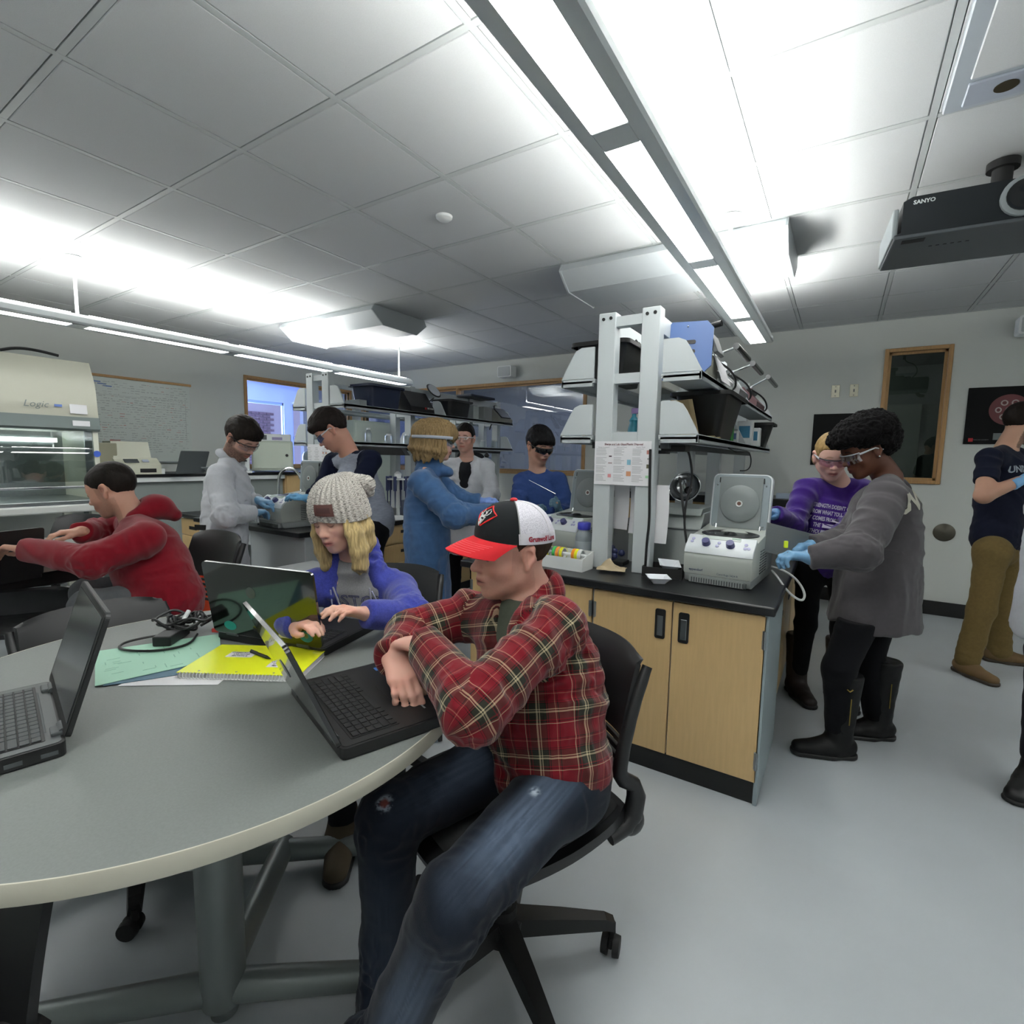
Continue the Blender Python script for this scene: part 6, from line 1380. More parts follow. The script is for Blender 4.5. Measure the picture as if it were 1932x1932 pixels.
J = {
'man': {"head": [-0.705, 1.107, 1.088], "neck": [-0.662, 1.154, 0.961], "shL": [-0.54, 1.05, 0.936], "shR": [-0.87, 1.142, 0.883], "elL": [-0.589, 0.79, 0.826], "wrL": [-0.796, 0.868, 0.888], "hdL": [-0.912, 0.887, 0.873], "elR": [-0.959, 0.998, 0.847], "wrR": [-0.881, 0.856, 0.845], "hdR": [-0.799, 0.819, 0.801], "hipL": [-0.5, 1.04, 0.565], "hipR": [-0.65, 1.1, 0.57], "knL": [-0.535, 0.66, 0.53], "knR": [-0.79, 0.75, 0.53], "anL": [-0.7, 0.6, 0.1], "anR": [-0.75, 0.71, 0.1], "pel": [-0.575, 1.07, 0.62]},
'girl': {"head": [-1.474, 1.18, 1.115], "neck": [-1.496, 1.261, 0.926], "shL": [-1.365, 1.357, 0.832], "shR": [-1.572, 1.155, 0.85], "elL": [-1.164, 1.219, 0.803], "wrL": [-1.188, 1.042, 0.85], "hdL": [-1.196, 0.97, 0.883], "elR": [-1.572, 0.963, 0.841], "wrR": [-1.328, 0.904, 0.84], "hdR": [-1.238, 0.892, 0.857], "pel": [-1.486, 1.326, 0.443]},
'red': {"head": [-2.928, 1.029, 1.142], "neck": [-2.857, 1.083, 1.015], "shL": [-2.548, 1.009, 0.945], "shR": [-3.13, 1.151, 0.947], "elL": [-2.581, 0.824, 0.876], "wrL": [-2.859, 0.686, 0.909], "hdL": [-2.931, 0.642, 0.921], "elR": [-3.103, 1.008, 0.915], "wrR": [-3.005, 0.92, 0.948], "hdR": [-3.005, 0.873, 0.95], "pel": [-2.623, 1.102, 0.644], "hipL": [-2.604, 1.068, 0.66], "hipR": [-2.795, 1.114, 0.666], "knL": [-2.685, 0.828, 0.673], "anL": [-2.494, 0.794, 0.379], "knR": [-2.872, 0.889, 0.681], "anR": [-2.736, 0.875, 0.36]},
'beard': {"head": [-3.464, 1.975, 1.427], "neck": [-3.524, 1.919, 1.281], "shL": [-3.657, 2.014, 1.197], "shR": [-3.388, 1.779, 1.184], "elR": [-3.22, 1.713, 0.942], "wrR": [-3.284, 1.933, 0.933], "hdR": [-3.327, 2.062, 0.942], "elL": [-3.631, 2.107, 0.944], "wrL": [-3.521, 2.123, 0.989], "hdL": [-3.43, 2.156, 0.981], "pel": [-3.459, 1.833, 0.742]},
'rag': {"head": [-2.95, 2.313, 1.495], "neck": [-2.876, 2.4, 1.339], "shL": [-2.648, 2.385, 1.299], "shR": [-3.073, 2.422, 1.277], "elL": [-2.589, 2.188, 1.041], "wrL": [-2.809, 2.105, 1.023], "hdL": [-2.955, 2.133, 1.04], "elR": [-3.069, 2.302, 1.069], "wrR": [-3.075, 2.198, 1.029], "hdR": [-3.101, 2.16, 1.045], "pel": [-2.668, 2.416, 0.877]},
'blonde': {"head": [-2.08, 2.383, 1.43], "neck": [-2.124, 2.357, 1.263], "shL": [-2.207, 2.509, 1.181], "shR": [-2.024, 2.197, 1.181], "elR": [-1.793, 2.215, 1.007], "wrR": [-1.701, 2.429, 1.008], "hdR": [-1.662, 2.537, 1.009], "elL": [-2.071, 2.58, 1.048], "wrL": [-1.947, 2.659, 1.047], "hdL": [-1.882, 2.703, 1.069], "pel": [-2.081, 2.31, 0.855]},
'coat': {"head": [-2.804, 3.598, 1.489], "neck": [-2.804, 3.638, 1.332], "shL": [-2.626, 3.682, 1.251], "shR": [-2.924, 3.55, 1.245], "elL": [-2.512, 3.606, 1.018], "wrL": [-2.532, 3.459, 0.9], "hdL": [-2.568, 3.434, 0.877], "elR": [-2.876, 3.493, 1.014], "wrR": [-2.662, 3.374, 0.875], "hdR": [-2.623, 3.396, 0.854], "pel": [-2.748, 3.557, 0.878]},
'asian': {"head": [-1.948, 3.423, 1.422], "neck": [-1.977, 3.449, 1.243], "shL": [-1.813, 3.476, 1.159], "shR": [-2.07, 3.378, 1.152], "elL": [-1.685, 3.397, 0.931], "wrL": [-1.644, 3.188, 0.962], "hdL": [-1.636, 3.112, 1.06], "elR": [-1.991, 3.204, 0.956], "wrR": [-1.803, 3.057, 0.943], "hdR": [-1.775, 3.08, 0.98], "pel": [-1.883, 3.393, 0.848]},
'purple': {"head": [-0.051, 3.253, 1.366], "neck": [-0.018, 3.353, 1.233], "shL": [0.101, 3.386, 1.179], "shR": [-0.159, 3.28, 1.179], "elR": [-0.197, 3.114, 1.0], "wrR": [-0.274, 2.966, 1.064], "hdR": [-0.323, 2.865, 1.079], "elL": [0.074, 3.229, 1.011], "wrL": [-0.033, 2.912, 0.93], "hdL": [-0.095, 2.812, 0.924], "pel": [-0.033, 3.315, 0.815]},
'grey': {"head": [0.092, 2.954, 1.394], "neck": [0.19, 3.037, 1.271], "shL": [0.172, 2.742, 1.196], "shR": [0.218, 3.225, 1.2], "elL": [0.087, 2.493, 0.978], "wrL": [-0.084, 2.45, 0.938], "hdL": [-0.161, 2.426, 0.948], "elR": [0.053, 2.97, 0.957], "wrR": [-0.094, 2.755, 0.944], "hdR": [-0.174, 2.645, 0.951], "pel": [0.179, 2.935, 0.797], "hipL": [0.148, 2.801, 0.744], "hipR": [0.2, 3.035, 0.728], "knL": [0.054, 2.664, 0.413], "anL": [0.074, 2.677, 0.13], "knR": [0.182, 2.979, 0.367], "anR": [0.236, 2.977, 0.08], "toeL": [-0.1, 2.592, 0.05], "toeR": [0.097, 2.906, 0.033]},
'navy': {"head": [0.979, 4.658, 1.609], "neck": [0.905, 4.626, 1.45], "shL": [1.065, 4.862, 1.377], "shR": [0.777, 4.344, 1.376], "elR": [0.742, 4.174, 1.152], "wrR": [0.909, 4.269, 1.243], "hdR": [0.981, 4.321, 1.293], "elL": [1.103, 4.797, 1.139], "wrL": [1.06, 4.545, 1.251], "hdL": [1.088, 4.628, 1.291], "hipL": [0.965, 4.661, 0.763], "hipR": [0.849, 4.376, 0.791], "knL": [0.966, 4.641, 0.402], "anL": [0.997, 4.656, 0.077], "knR": [0.821, 4.323, 0.417], "anR": [0.766, 4.249, 0.101], "pel": [0.889, 4.519, 0.863], "toeL": [1.149, 4.683, -0.008], "toeR": [0.852, 4.143, 0.058]},
'edge': {"head": [0.949, 3.616, 1.543], "neck": [0.944, 3.62, 1.414], "shL": [1.059, 3.779, 1.338], "shR": [0.846, 3.403, 1.323], "elR": [0.801, 3.292, 1.141], "wrR": [0.82, 3.171, 1.034], "hdR": [0.823, 3.111, 1.018], "elL": [1.044, 3.625, 1.133], "wrL": [0.978, 3.452, 1.041], "hdL": [0.938, 3.306, 1.029], "pel": [0.92, 3.461, 0.932], "hipL": [0.997, 3.562, 0.874], "hipR": [0.873, 3.366, 0.89], "knL": [0.984, 3.445, 0.479], "anL": [1.017, 3.353, 0.052], "knR": [0.794, 3.033, 0.541], "anR": [0.757, 2.842, 0.155], "toeL": [0.878, 3.145, 0.056], "toeR": [0.693, 2.73, 0.066]},
}
# ================================================================ FIGURE BUILDER
CAMR = V3(.843, .538, 0)       # the photograph's rightward direction, used only for headings
Z3 = V3(0, 0, 1)
def A_(v): return np.array(v, float)
def torso(F, pel, neck, shL, shR, hip=(.105, 1.45), waist=(.100, 1.40), chest=(.112, 1.42), k=.05, tag=0, sr=.058, low=0.0, trap=.05, sag=0):
    side = unit(shL-shR); up = unit(neck-pel); P0 = pel-Z3*low; W_ = pel*.6+neck*.4; Cc = neck-up*.16
    F.cone(P0, W_, hip[0], waist[0], flat=(hip[1]+waist[1])/2, side=side, k=k, tag=tag)
    F.cone(W_, Cc, waist[0], chest[0], flat=(waist[1]+chest[1])/2, side=side, k=k, tag=tag)
    F.cone(shL-side*.02, shR+side*.02, sr, sr, k=k*.8, tag=tag)
    for s in (shL, shR): F.cone(neck-up*.005, s, trap, sr*.9, k=.03, tag=tag)
def sleeve(F, sh, el, wr, r=(.062, .052, .042), tag=1, k=.028, ext=.0, flare=0):
    F.cone(sh, el, r[0], r[1], k=k, tag=tag); e = wr+unit(wr-el)*ext
    F.cone(el, e, r[1], r[2], k=k, tag=tag)
    F.ell(el, V3(1, 1, 1)*r[1]*1.04, k=.015, tag=tag)
def cutplane(F, p, n, lo, hi, k=.004):
    """removes everything on the side n points to"""
    p, n = A_(p), unit(n)
    F.fn(lambda X, Y, Z: (X-p[0])*n[0]+(Y-p[1])*n[1]+(Z-p[2])*n[2], lo, hi, k=k)
def cuff_cut(F, wr, el, r=.06):
    d = unit(wr-el); cutplane(F, wr, d, wr-r, wr+r*1.0, .003)
def garment(name, F, m, parent, loc, fold=.004, axes=None, seed=0, rx=1, uvreg=None, colf=None, lo=6, hi=18, extra=()):
    P, Fa, T = F.mesh(); P = relax(P, Fa, rx); N = vnormals(P, Fa)
    if fold:
        D = P.copy(); axes = axes or {}
        for tg in np.unique(T):
            msk = T == tg; ax = axes.get(int(tg)); D[msk] = folds(P[msk], N[msk], fold, lo, hi, ax, seed)
        # soften the change between regions
        dl = D-P; dl = relax_attr(dl, Fa, len(P), 2); P = P+dl
    for c, r_, a in extra:
        N2 = vnormals(P, Fa); w_ = np.exp(-(np.linalg.norm(P-c, axis=1)/r_)**2); n_ = vnoise(P*38+seed); P = P+N2*((1-np.abs(n_)*2.4)*a*w_)[:, None]
    uv = uv_regions(P, Fa, T, uvreg) if uvreg else None
    col = colf(P) if colf else None
    o = mk(name, P, Fa, m, parent, loc=loc, uv=uv, col=col)
    return o
def relax_attr(A, F, n, it):
    for _ in range(it):
        B = np.zeros_like(A); c = np.zeros(n)
        for i in range(4):
            for j in (1, 3): np.add.at(B, F[:, i], A[F[:, (i+j) % 4]]); np.add.at(c, F[:, i], 1)
        A = A*.4+.6*B/np.maximum(c, 1)[:, None]
    return A
def uv_regions(P, F, T, reg):
    """reg: tag -> list of (a,b,radius[,ref]); faces take the nearest segment of their tag"""
    uv = np.zeros((len(F), 4, 2)); ft = T[F[:, 0]]; cen = P[F].mean(1)
    for tg, segs in reg.items():
        m_ = np.where(ft == tg)[0]
        if not len(m_): continue
        best = np.full(len(m_), 9e9); which = np.zeros(len(m_), int)
        for i, sg in enumerate(segs):
            a, b = sg[0], sg[1]; d = b-a; h = np.clip(((cen[m_]-a)@d)/(d@d), 0, 1); q = np.linalg.norm(cen[m_]-a-h[:, None]*d, axis=1)
            w_ = q < best; best[w_] = q[w_]; which[w_] = i
        off = 0
        for i, sg in enumerate(segs):
            a, b, r = sg[0], sg[1], sg[2]; ref = sg[3] if len(sg) > 3 else Z3; d = b-a; L = np.linalg.norm(d); e = d/L; x = unit(ref-(ref@e)*e); y = np.cross(e, x)
            f_ = m_[which == i]
            if len(f_):
                Q = P[F[f_]]-a; ang = np.arctan2(Q@y, Q@x); ang0 = ang[:, :1]; ang = ang0+(ang-ang0+PI) % (2*PI)-PI
                uv[f_, :, 0] = ang*r; uv[f_, :, 1] = Q@e+off
            off += L
    return uv
def to_bvh(o):
    me = o.data; bm = bmesh.new(); bm.from_mesh(me); bmesh.ops.transform(bm, matrix=Matrix.Translation(o.parent.location if o.parent else (0, 0, 0)), verts=bm.verts)
    b = BVHTree.FromBMesh(bm); bm.free(); return b
def legs(F, J, r=(.088, .062, .050), tagL=1, tagR=2, k=.03, hipr=.1, pel=None, side=None, down=1.0):
    for s, tg in (('L', tagL), ('R', tagR)):
        h, kn, an = A_(J['hip'+s]), A_(J['kn'+s]), A_(J['an'+s])
        F.cone(h, kn, r[0], r[1], k=k, tag=tg); F.cone(kn, an, r[1], r[2], k=k, tag=tg)
    F.cone(A_(J['hipL']), A_(J['hipR']), hipr, hipr, k=.05, tag=0)
    if pel is not None: F.cone(pel, (A_(J['hipL'])+A_(J['hipR']))/2, hipr*1.0, hipr*.95, flat=1.35, side=side, k=.05, tag=0)
def std_legs(J, heading, hipw=.085, floor=0, legf=(.02, .0), spread=.10):
    """straight standing legs under the pelvis"""
    h = math.radians(heading); f = V3(math.cos(h), math.sin(h), 0); l = V3(-f[1], f[0], 0); p = A_(J['pel'])
    for s, q in (('L', 1), ('R', -1)):
        J['hip'+s] = p+l*hipw*q-Z3*.05; an = p+l*spread*q+f*(.02*q); an[2] = .09; J['an'+s] = an; J['kn'+s] = (J['hip'+s]+an)/2+f*.025
    J['toeL'] = J['anL']+f*.15; J['toeR'] = J['anR']+f*.15
def shoe(parent, an, toe, loc, m, msole=None, boot=0, vox=.006, w_=.04, name='shoe'):
    an, toe = A_(an).copy(), A_(toe); d = toe-an; d[2] = 0; d = unit(d); side = np.cross(Z3, d); b = an.copy(); b[2] = 0
    F = Field(vox); F.cone(b-d*.045+Z3*.05, b+d*.04+Z3*.05, .038, .040, flat=1.05, side=side, k=.02); F.cone(b+d*.03+Z3*.042, b+d*.165+Z3*.032, .042, .030, flat=1.25, side=side, k=.03)
    F.cone(b-d*.01+Z3*.05, b+Z3*(.115+boot)-d*.012, .045, .052 if boot else .048, k=.03)
    if boot: F.cone(b+Z3*.10, b+Z3*(.10+boot)-d*.02, .050, .062, k=.02)
    F.fn(lambda X, Y, Z: .008-Z+0*X+0*Y, b-.4, b+.4, .004)
    if boot: zt = .115+boot; F.fn(lambda X, Y, Z: Z-zt+0*X+0*Y, b-.6, b+.7, .006)
    P, Fa, T = F.mesh(); P = relax(P, Fa, 1); N = vnormals(P, Fa); P = P+N*(vnoise(P*40)*.0015)[:, None]
    o = mk(name, P, Fa, m, parent, loc=loc)
    G = Field(vox); G.cone(b-d*.045+Z3*.012, b+d*.04+Z3*.012, .042, .042, flat=1.0, side=side, k=.01); G.cone(b+d*.04+Z3*.012, b+d*.165+Z3*.012, .043, .034, flat=1.22, side=side, k=.02)
    G.fn(lambda X, Y, Z: Z-.022+0*X+0*Y, b-.4, b+.4, .003); G.fn(lambda X, Y, Z: .0005-Z+0*X+0*Y, b-.4, b+.4, .003)
    P, Fa, T = G.mesh(); mk('sole', P, Fa, msole or M_black, o, loc=loc)
    return o
def skin_body(root, loc, H_, J, skin, vox, hands=True, gl=False, gcol='#7fb0d6', hd=None, armr=(.040, .034, .025), torso_r=.85, bare=False, colkw=None, hcurl=((.35, .4, .45, .5),)*2, hsc=(1, 1), neckr=.056, hn=(None, None), ht=(None, None), htc=(.5, .5), skip_arm=(), hspread=.05, hvox=None):
    F = Field(vox); neck = A_(J['neck']); pel = A_(J['pel']); shL, shR = A_(J['shL']), A_(J['shR'])
    H_.add(F, neck, nr=neckr)
    torso(F, pel+unit(neck-pel)*.08, neck-Z3*.01, shL*.93+neck*.07, shR*.93+neck*.07, (.075, 1.3), (.075, 1.3), (.085, 1.35), sr=.042, trap=.042)
    hnds = []
    for i, s in enumerate('LR'):
        if s in skip_arm: continue
        sh, el, wr, hd_ = (A_(J[q+s]) for q in ('sh', 'el', 'wr', 'hd'))
        F.cone(sh, el, armr[0], armr[1], k=.02, tag=1+i); F.cone(el, wr, armr[1], armr[2], k=.02, tag=1+i)
        d = unit(hd_-wr); n = A_(hn[i]) if hn[i] is not None else -Z3
        th = A_(ht[i]) if ht[i] is not None else np.cross(n, d)*(1 if s == 'L' else -1)
        if not gl: hand(F, wr, d, n, th, hsc[i], hcurl[i], tc=htc[i], spread=hspread)
        else: F.cone(wr, wr+d*.08, .014, .010, k=.02)
        hnds.append((wr, d, n, th, hsc[i], hcurl[i], htc[i], s))
    P, Fa, T = F.mesh(); P = relax(P, Fa, 1, .35)
    col = H_.color(P, skin, **(colkw or {}))
    # knuckles and finger tips a little redder
    sk = sRGB(skin); red = np.clip(sk*np.array([1.05, .80, .76]), 0, 1)
    for (wr, d, n, th, sc_, cu, tc_, s) in hnds:
        if gl: continue
        q = P-wr; a = q@d; r_ = np.linalg.norm(q, axis=1); w_ = (r_ < .22)*np.exp(-((a-.085*sc_)/.014)**2)*.35+(r_ < .22)*sstep(.13, .17, a)*.35; col = mixc(col, red, w_)
    b = mk('body', P, Fa, M_skin, root, col=col, loc=loc)
    if gl:
        for (wr, d, n, th, sc_, cu, tc_, s) in hnds:
            G = Field(hvox or vox); hand(G, wr, d, n, th, sc_, cu, tc=tc_, inf=.0022, spread=hspread)
            G.cone(wr-d*.05, wr, .034, .030, k=.01); cutplane(G, wr-d*.05, -d, wr-.12, wr+.05, .003)
            P2, F2, T2 = G.mesh(); P2 = relax(P2, F2, 1, .3); N2 = vnormals(P2, F2); P2 = P2+N2*((1-np.abs(vnoise(P2*70))*2)*.0012)[:, None]
            mk('glove', P2, F2, mat('glove_'+gcol[1:], gcol, .38, bump=.2, bscale=400), root, loc=loc)
    return b
def goggles(H_, root, loc, top='#141414', tint=(.8, .82, .85), temple='#141414', wide=1.0, lens_h=.021, dark=None, refl=.12):
    R = H_.R; W_ = lambda f, l, u: Vector(H_.w(f, l, u)-loc)
    t = 1.0
    def arc(u, v, off=0):
        a = (u-.5)*2*1.12; l = .079*math.sin(a)*wide; f = .020+off+.085*math.cos(a)**.8 if math.cos(a) > 0 else .02
        return W_(f+.004*(1-abs(v-.5)*2)-(.018 if v < .3 else 0)*0, l, .014-lens_h*2*(1-v)*(1-.25*abs(u-.5)*2))
    m = glass_mat('goggle_%s' % top[1:]+str(int(tint[0]*100)), tint, refl) if dark is None else mat('lens_'+dark[1:], dark, .08, spec=.9)
    o = MB().grid(lambda u, v: arc(u, v), 24, 6, .0016).obj('goggle_lens', m, root, True)
    MB().tube([arc(k/24, 1) for k in range(25)], .0028, seg=8).obj('brow_bar', mat('gog_'+top[1:], top, .35), o, True)
    for s in (0, 1):
        q = -1 if s == 0 else 1
        p0 = arc(s, .85); p1 = W_(.0, q*.084, .012); p2 = W_(-.03, q*.082, -.008)
        MB().tube([p0, p0*.5+p1*.5, p1, p2], [.0045, .004, .003, .0025], seg=8).obj('temple', mat('gog_'+temple[1:], temple, .35), o, True)
    return o
def person(label, J, group=None):
    p = J['pel']; loc = V3(p[0], p[1], 0); return thing('person', label, 'person', tuple(loc)), loc
def short_hair(H_, root, loc, vox, col, thick=.010, top=.012, hl=None, var=.25, amp=.003, extra=None, strand=(40, 130, 60), name='hair', back=0):
    def b(F):
        s = H_.s
        F.ell(H_.w(-.015, 0, .038+top*.3), V3(.099+thick, (.077+thick*.8)*H_.wide, .085+top)*s, H_.R, k=.02*s)
        F.ell(H_.w(.030, 0, .045), V3(.055+thick, (.063+thick*.5)*H_.wide, .055+top)*s, H_.R, k=.02*s)
        if back: F.cone(H_.w(-.055, .03, -.03), H_.w(-.055, -.03, -.03), .05*s, .05*s, k=.03)
        if extra: extra(F)
        c = H_.c; F.fn(hairline(H_, **(hl or {})), c-.25*s, c+.25*s, k=.004)
    return hair_mesh(name, H_, root, cloth('hair_'+col[1:], col, .55, bump=.5, bscale=300, var=var, vscale=70, sheen=0, stretch=(1, 1, .35)), vox, b, loc, amp=amp, strand=strand, rx=1)
def collar_cut(F, H_, J, r=(.075, .075, .06), fwd=.0, down=.0, k=.01):
    n = A_(J['neck']); f = H_.R[:, 0].copy(); f[2] = 0; f = unit(f); c = n+f*fwd+Z3*(.045-down); R = frame_from(f)
    F.ell(c, V3(*r), R, k=k, op='-')
# ================================================================ THE MAN IN PLAID
def plaid_mat():
    m = mat('plaid_flannel', (1, 1, 1), .9, spec=.12, bump=.35, bscale=1200, sheen=.2); nt = m.node_tree; b = nt.nodes['Principled BSDF']
    uv = nt.nodes.new('ShaderNodeUVMap'); uv.uv_map = 'UVMap'; sx = nt.nodes.new('ShaderNodeSeparateXYZ'); nt.links.new(uv.outputs[0], sx.inputs[0])
    def stripes(sock, per, ph):
        a = nt.nodes.new('ShaderNodeMath'); a.operation = 'MULTIPLY_ADD'; a.inputs[1].default_value = 1/per; a.inputs[2].default_value = ph
        f = nt.nodes.new('ShaderNodeMath'); f.operation = 'FRACT'; nt.links.new(sock, a.inputs[0]); nt.links.new(a.outputs[0], f.inputs[0])
        r = nt.nodes.new('ShaderNodeValToRGB'); r.color_ramp.interpolation = 'CONSTANT'; e = r.color_ramp.elements
        red, ol, cr, dk = '#741420', '#2a2c24', '#bcae8e', '#141512'
        seq = [(0, red), (.15, cr), (.165, red), (.19, dk), (.22, red), (.25, ol), (.39, cr), (.425, ol), (.45, cr), (.47, ol), (.58, dk), (.60, red), (.625, dk), (.64, red), (.78, '#a8705c'), (.795, red), (.83, dk), (.845, red)]
        e[0].position = 0; e[0].color = lin(seq[0][1]); e[1].position = seq[1][0]; e[1].color = lin(seq[1][1])
        for p, c in seq[2:]:
            q = e.new(p); q.color = lin(c)
        nt.links.new(f.outputs[0], r.inputs[0]); return r
    r1 = stripes(sx.outputs[0], .098, .1); r2 = stripes(sx.outputs[1], .098, .35)
    # woven look: fine twill decides which thread is on top
    mx = nt.nodes.new('ShaderNodeMix'); mx.data_type = 'RGBA'; mx.inputs[0].default_value = .5
    nt.links.new(r1.outputs[0], mx.inputs[6]); nt.links.new(r2.outputs[0], mx.inputs[7]); nt.links.new(mx.outputs[2], b.inputs['Base Color'])
    return m
M_plaid = plaid_mat()
j = J['man']; R_, LOC = person('seated man in red plaid flannel shirt, jeans and black, red and white cap', j)
H1 = Head(j['head'], 240, -4, roll=-2, sc=.985)
VX = .0034
j = {k: A_(v) for k, v in j.items()}
body = skin_body(R_, LOC, H1, j, '#d3a392', VX, hcurl=((.35, .4, .42, .4), (.30, .36, .40, .42)), hsc=(.98, .98), armr=(.044, .038, .027),
    colkw=dict(brow='#4a3526', beard='#7a5644', beard_d=.25, closed=True, lip='#a0605a', blush=.35), hn=(unit(V3(.15, -.1, -1)), unit(V3(-.15, .15, -1))), ht=(V3(.2, .9, 0), V3(.9, -.1, 0)), htc=(.3, .4))
short_hair(H1, R_, LOC, .004, '#3a2c22', thick=.004, top=.004, hl=dict(f0=.030, back_u=-.068, side_u=.0), amp=.001)
# shirt
neck, pel, shL, shR = j['neck'], j['pel'], j['shL'], j['shR']; up = unit(neck-pel); sd = unit(shL-shR); fr = np.cross(up, sd); fr = unit(-fr if fr@H1.R[:, 0] < 0 else fr)
F = Field(VX)
torso(F, pel+V3(0, 0, -.01), neck-Z3*.012, shL-Z3*.012, shR-Z3*.012, hip=(.125, 1.32), waist=(.120, 1.30), chest=(.132, 1.28), sr=.060, trap=.036)
F.cone(pel*.75+neck*.25+fr*.04, pel*.3+neck*.7+fr*.035, .105, .10, flat=1.2, side=sd, k=.05)
F.cone(pel-Z3*.05, pel+Z3*.06, .138, .128, flat=1.2, side=sd, k=.04)                               # shirt tail over the seat
# collar (a standing band folded down)
F.cone(neck-Z3*.035, neck+Z3*.022-fr*.014, .076, .066, flat=1.05, side=sd, k=.015, tag=3)
for s in (-1, 1):
    a = neck+sd*.060*s+Z3*.022+fr*.02; b = neck+sd*.052*s-Z3*.045+fr*.085
    F.cone(a, b, .014, .009, k=.014, tag=3)
sleeve(F, j['shL'], j['elL'], j['wrL'], (.062, .057, .044), 1, ext=-.005); sleeve(F, j['shR'], j['elR'], j['wrR'], (.066, .056, .043), 2, ext=.0)
F.cone(j['wrL']-unit(j['wrL']-j['elL'])*.05, j['wrL'], .040, .041, k=.008, tag=1); F.cone(j['wrR']-unit(j['wrR']-j['elR'])*.04, j['wrR'], .040, .041, k=.008, tag=2)
cuff_cut(F, j['wrL']+unit(j['wrL']-j['elL'])*.012, j['elL']); cuff_cut(F, j['wrR']+unit(j['wrR']-j['elR'])*.012, j['elR'])
F.ell(neck+Z3*.055+fr*.005, V3(.052, .052, .10), k=.01, op='-')
F.cone(neck+fr*.085+Z3*.035, neck+fr*.135-up*.13, .054, .034, flat=1.0, k=.012, op='-'); F.cone(neck+fr*.13-up*.12, neck+fr*.19-up*.34, .026, .006, k=.010, op='-')                # open front
c_ = pel-Z3*.085; F.fn(lambda X, Y, Z: (c_[2]+.02*np.sin((X+Y)*22)-Z), c_-.35, c_+V3(.35, .35, .12), k=.006)
axL = unit(j['elL']-shL); axR = unit(j['elR']-shR); axFL = unit(j['wrL']-j['elL'])
uvreg = {0: [(pel-up*.1, neck, .15, -fr)], 1: [(shL, j['elL'], .062, Z3), (j['elL'], j['wrL'], .052, Z3)], 2: [(shR, j['elR'], .062, Z3), (j['elR'], j['wrR'], .052, Z3)], 3: [(neck-Z3*.1, neck+Z3*.1, .1, -fr)]}
shirt = garment('shirt', F, M_plaid, R_, LOC, fold=.0100, axes={0: unit(up+sd*.5), 1: unit(axL+axFL*.3), 2: axR}, seed=3, uvreg=uvreg, lo=6, hi=20,
    extra=((j['elL'], .10, .005), (shL-up*.06, .09, .005), (pel+fr*.05, .16, .005), (j['elR'], .08, .004), (pel*.5+neck*.5-sd*0+sd*.12, .12, .004)))
# tee shirt at the open collar
F = Field(.004); F.cone(neck-Z3*.20+fr*.058, neck-Z3*.055+fr*.030, .106, .082, flat=1.12, side=sd, k=.02); F.ell(neck+Z3*.055+fr*.022, V3(.068, .068, .088), k=.008, op='-'); 
garment('tee_shirt', F, cloth('olive_jersey', '#4c5247'), R_, LOC, fold=.0015)
for k in range(3): p = neck+fr*(.128+.004*k)-up*(.20+.075*k); p = Vector(p-LOC); 
# jeans
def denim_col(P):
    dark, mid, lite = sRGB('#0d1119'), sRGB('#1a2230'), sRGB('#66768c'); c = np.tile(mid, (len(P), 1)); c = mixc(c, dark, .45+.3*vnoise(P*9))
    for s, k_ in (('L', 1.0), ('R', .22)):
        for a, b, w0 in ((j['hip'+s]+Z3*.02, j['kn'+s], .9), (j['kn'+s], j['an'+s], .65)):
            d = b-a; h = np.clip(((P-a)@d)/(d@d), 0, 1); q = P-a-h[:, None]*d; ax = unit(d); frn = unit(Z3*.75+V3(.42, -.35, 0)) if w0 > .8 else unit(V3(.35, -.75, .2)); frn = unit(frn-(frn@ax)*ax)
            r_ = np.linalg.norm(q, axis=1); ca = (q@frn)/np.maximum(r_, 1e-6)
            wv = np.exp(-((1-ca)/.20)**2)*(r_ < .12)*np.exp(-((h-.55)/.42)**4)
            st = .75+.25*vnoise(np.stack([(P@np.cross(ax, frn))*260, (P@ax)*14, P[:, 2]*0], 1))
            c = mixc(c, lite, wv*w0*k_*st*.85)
    for p0, r_, cc in ((j['hipL']*.72+j['knL']*.28+V3(.015, -.05, .082), .012, '#c9d4e2'),): c = mixc(c, sRGB(cc), np.exp(-(np.linalg.norm(P-p0, axis=1)/r_)**4)*(vnoise(P*300) > -.2))
    p0 = j['knR']+V3(.02, -.03, .062); dd = np.linalg.norm(P-p0, axis=1); c = mixc(c, sRGB('#8d98a6'), np.exp(-(dd/.017)**6)*(vnoise(P*300) > -.1)); c = mixc(c, sRGB('#6e3a34'), np.exp(-(dd/.010)**6))
    return c
F = Field(.0042); legs(F, j, (.086, .064, .056), hipr=.102); F.cone(j['pel']-Z3*.02, j['pel']+Z3*.05, .105, .10, flat=1.25, side=sd, k=.04)
for s in 'LR': F.cone(j['an'+s]+Z3*.06, j['an'+s]-Z3*.03, .062, .070, k=.02, tag=1 if s == 'L' else 2)
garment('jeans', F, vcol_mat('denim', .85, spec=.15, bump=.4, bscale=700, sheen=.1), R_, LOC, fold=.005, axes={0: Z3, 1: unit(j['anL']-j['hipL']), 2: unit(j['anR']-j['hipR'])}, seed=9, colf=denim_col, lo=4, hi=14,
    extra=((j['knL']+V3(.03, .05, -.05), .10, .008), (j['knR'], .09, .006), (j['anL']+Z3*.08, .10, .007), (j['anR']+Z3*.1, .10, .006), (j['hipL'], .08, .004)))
for s in 'LR': shoe(R_, j['an'+s]*V3(1, 1, 0)+Z3*.08, j['an'+s]+V3(-.12, -.14, 0), LOC, mat('brown_leather', '#4a3423', .5), vox=.006)
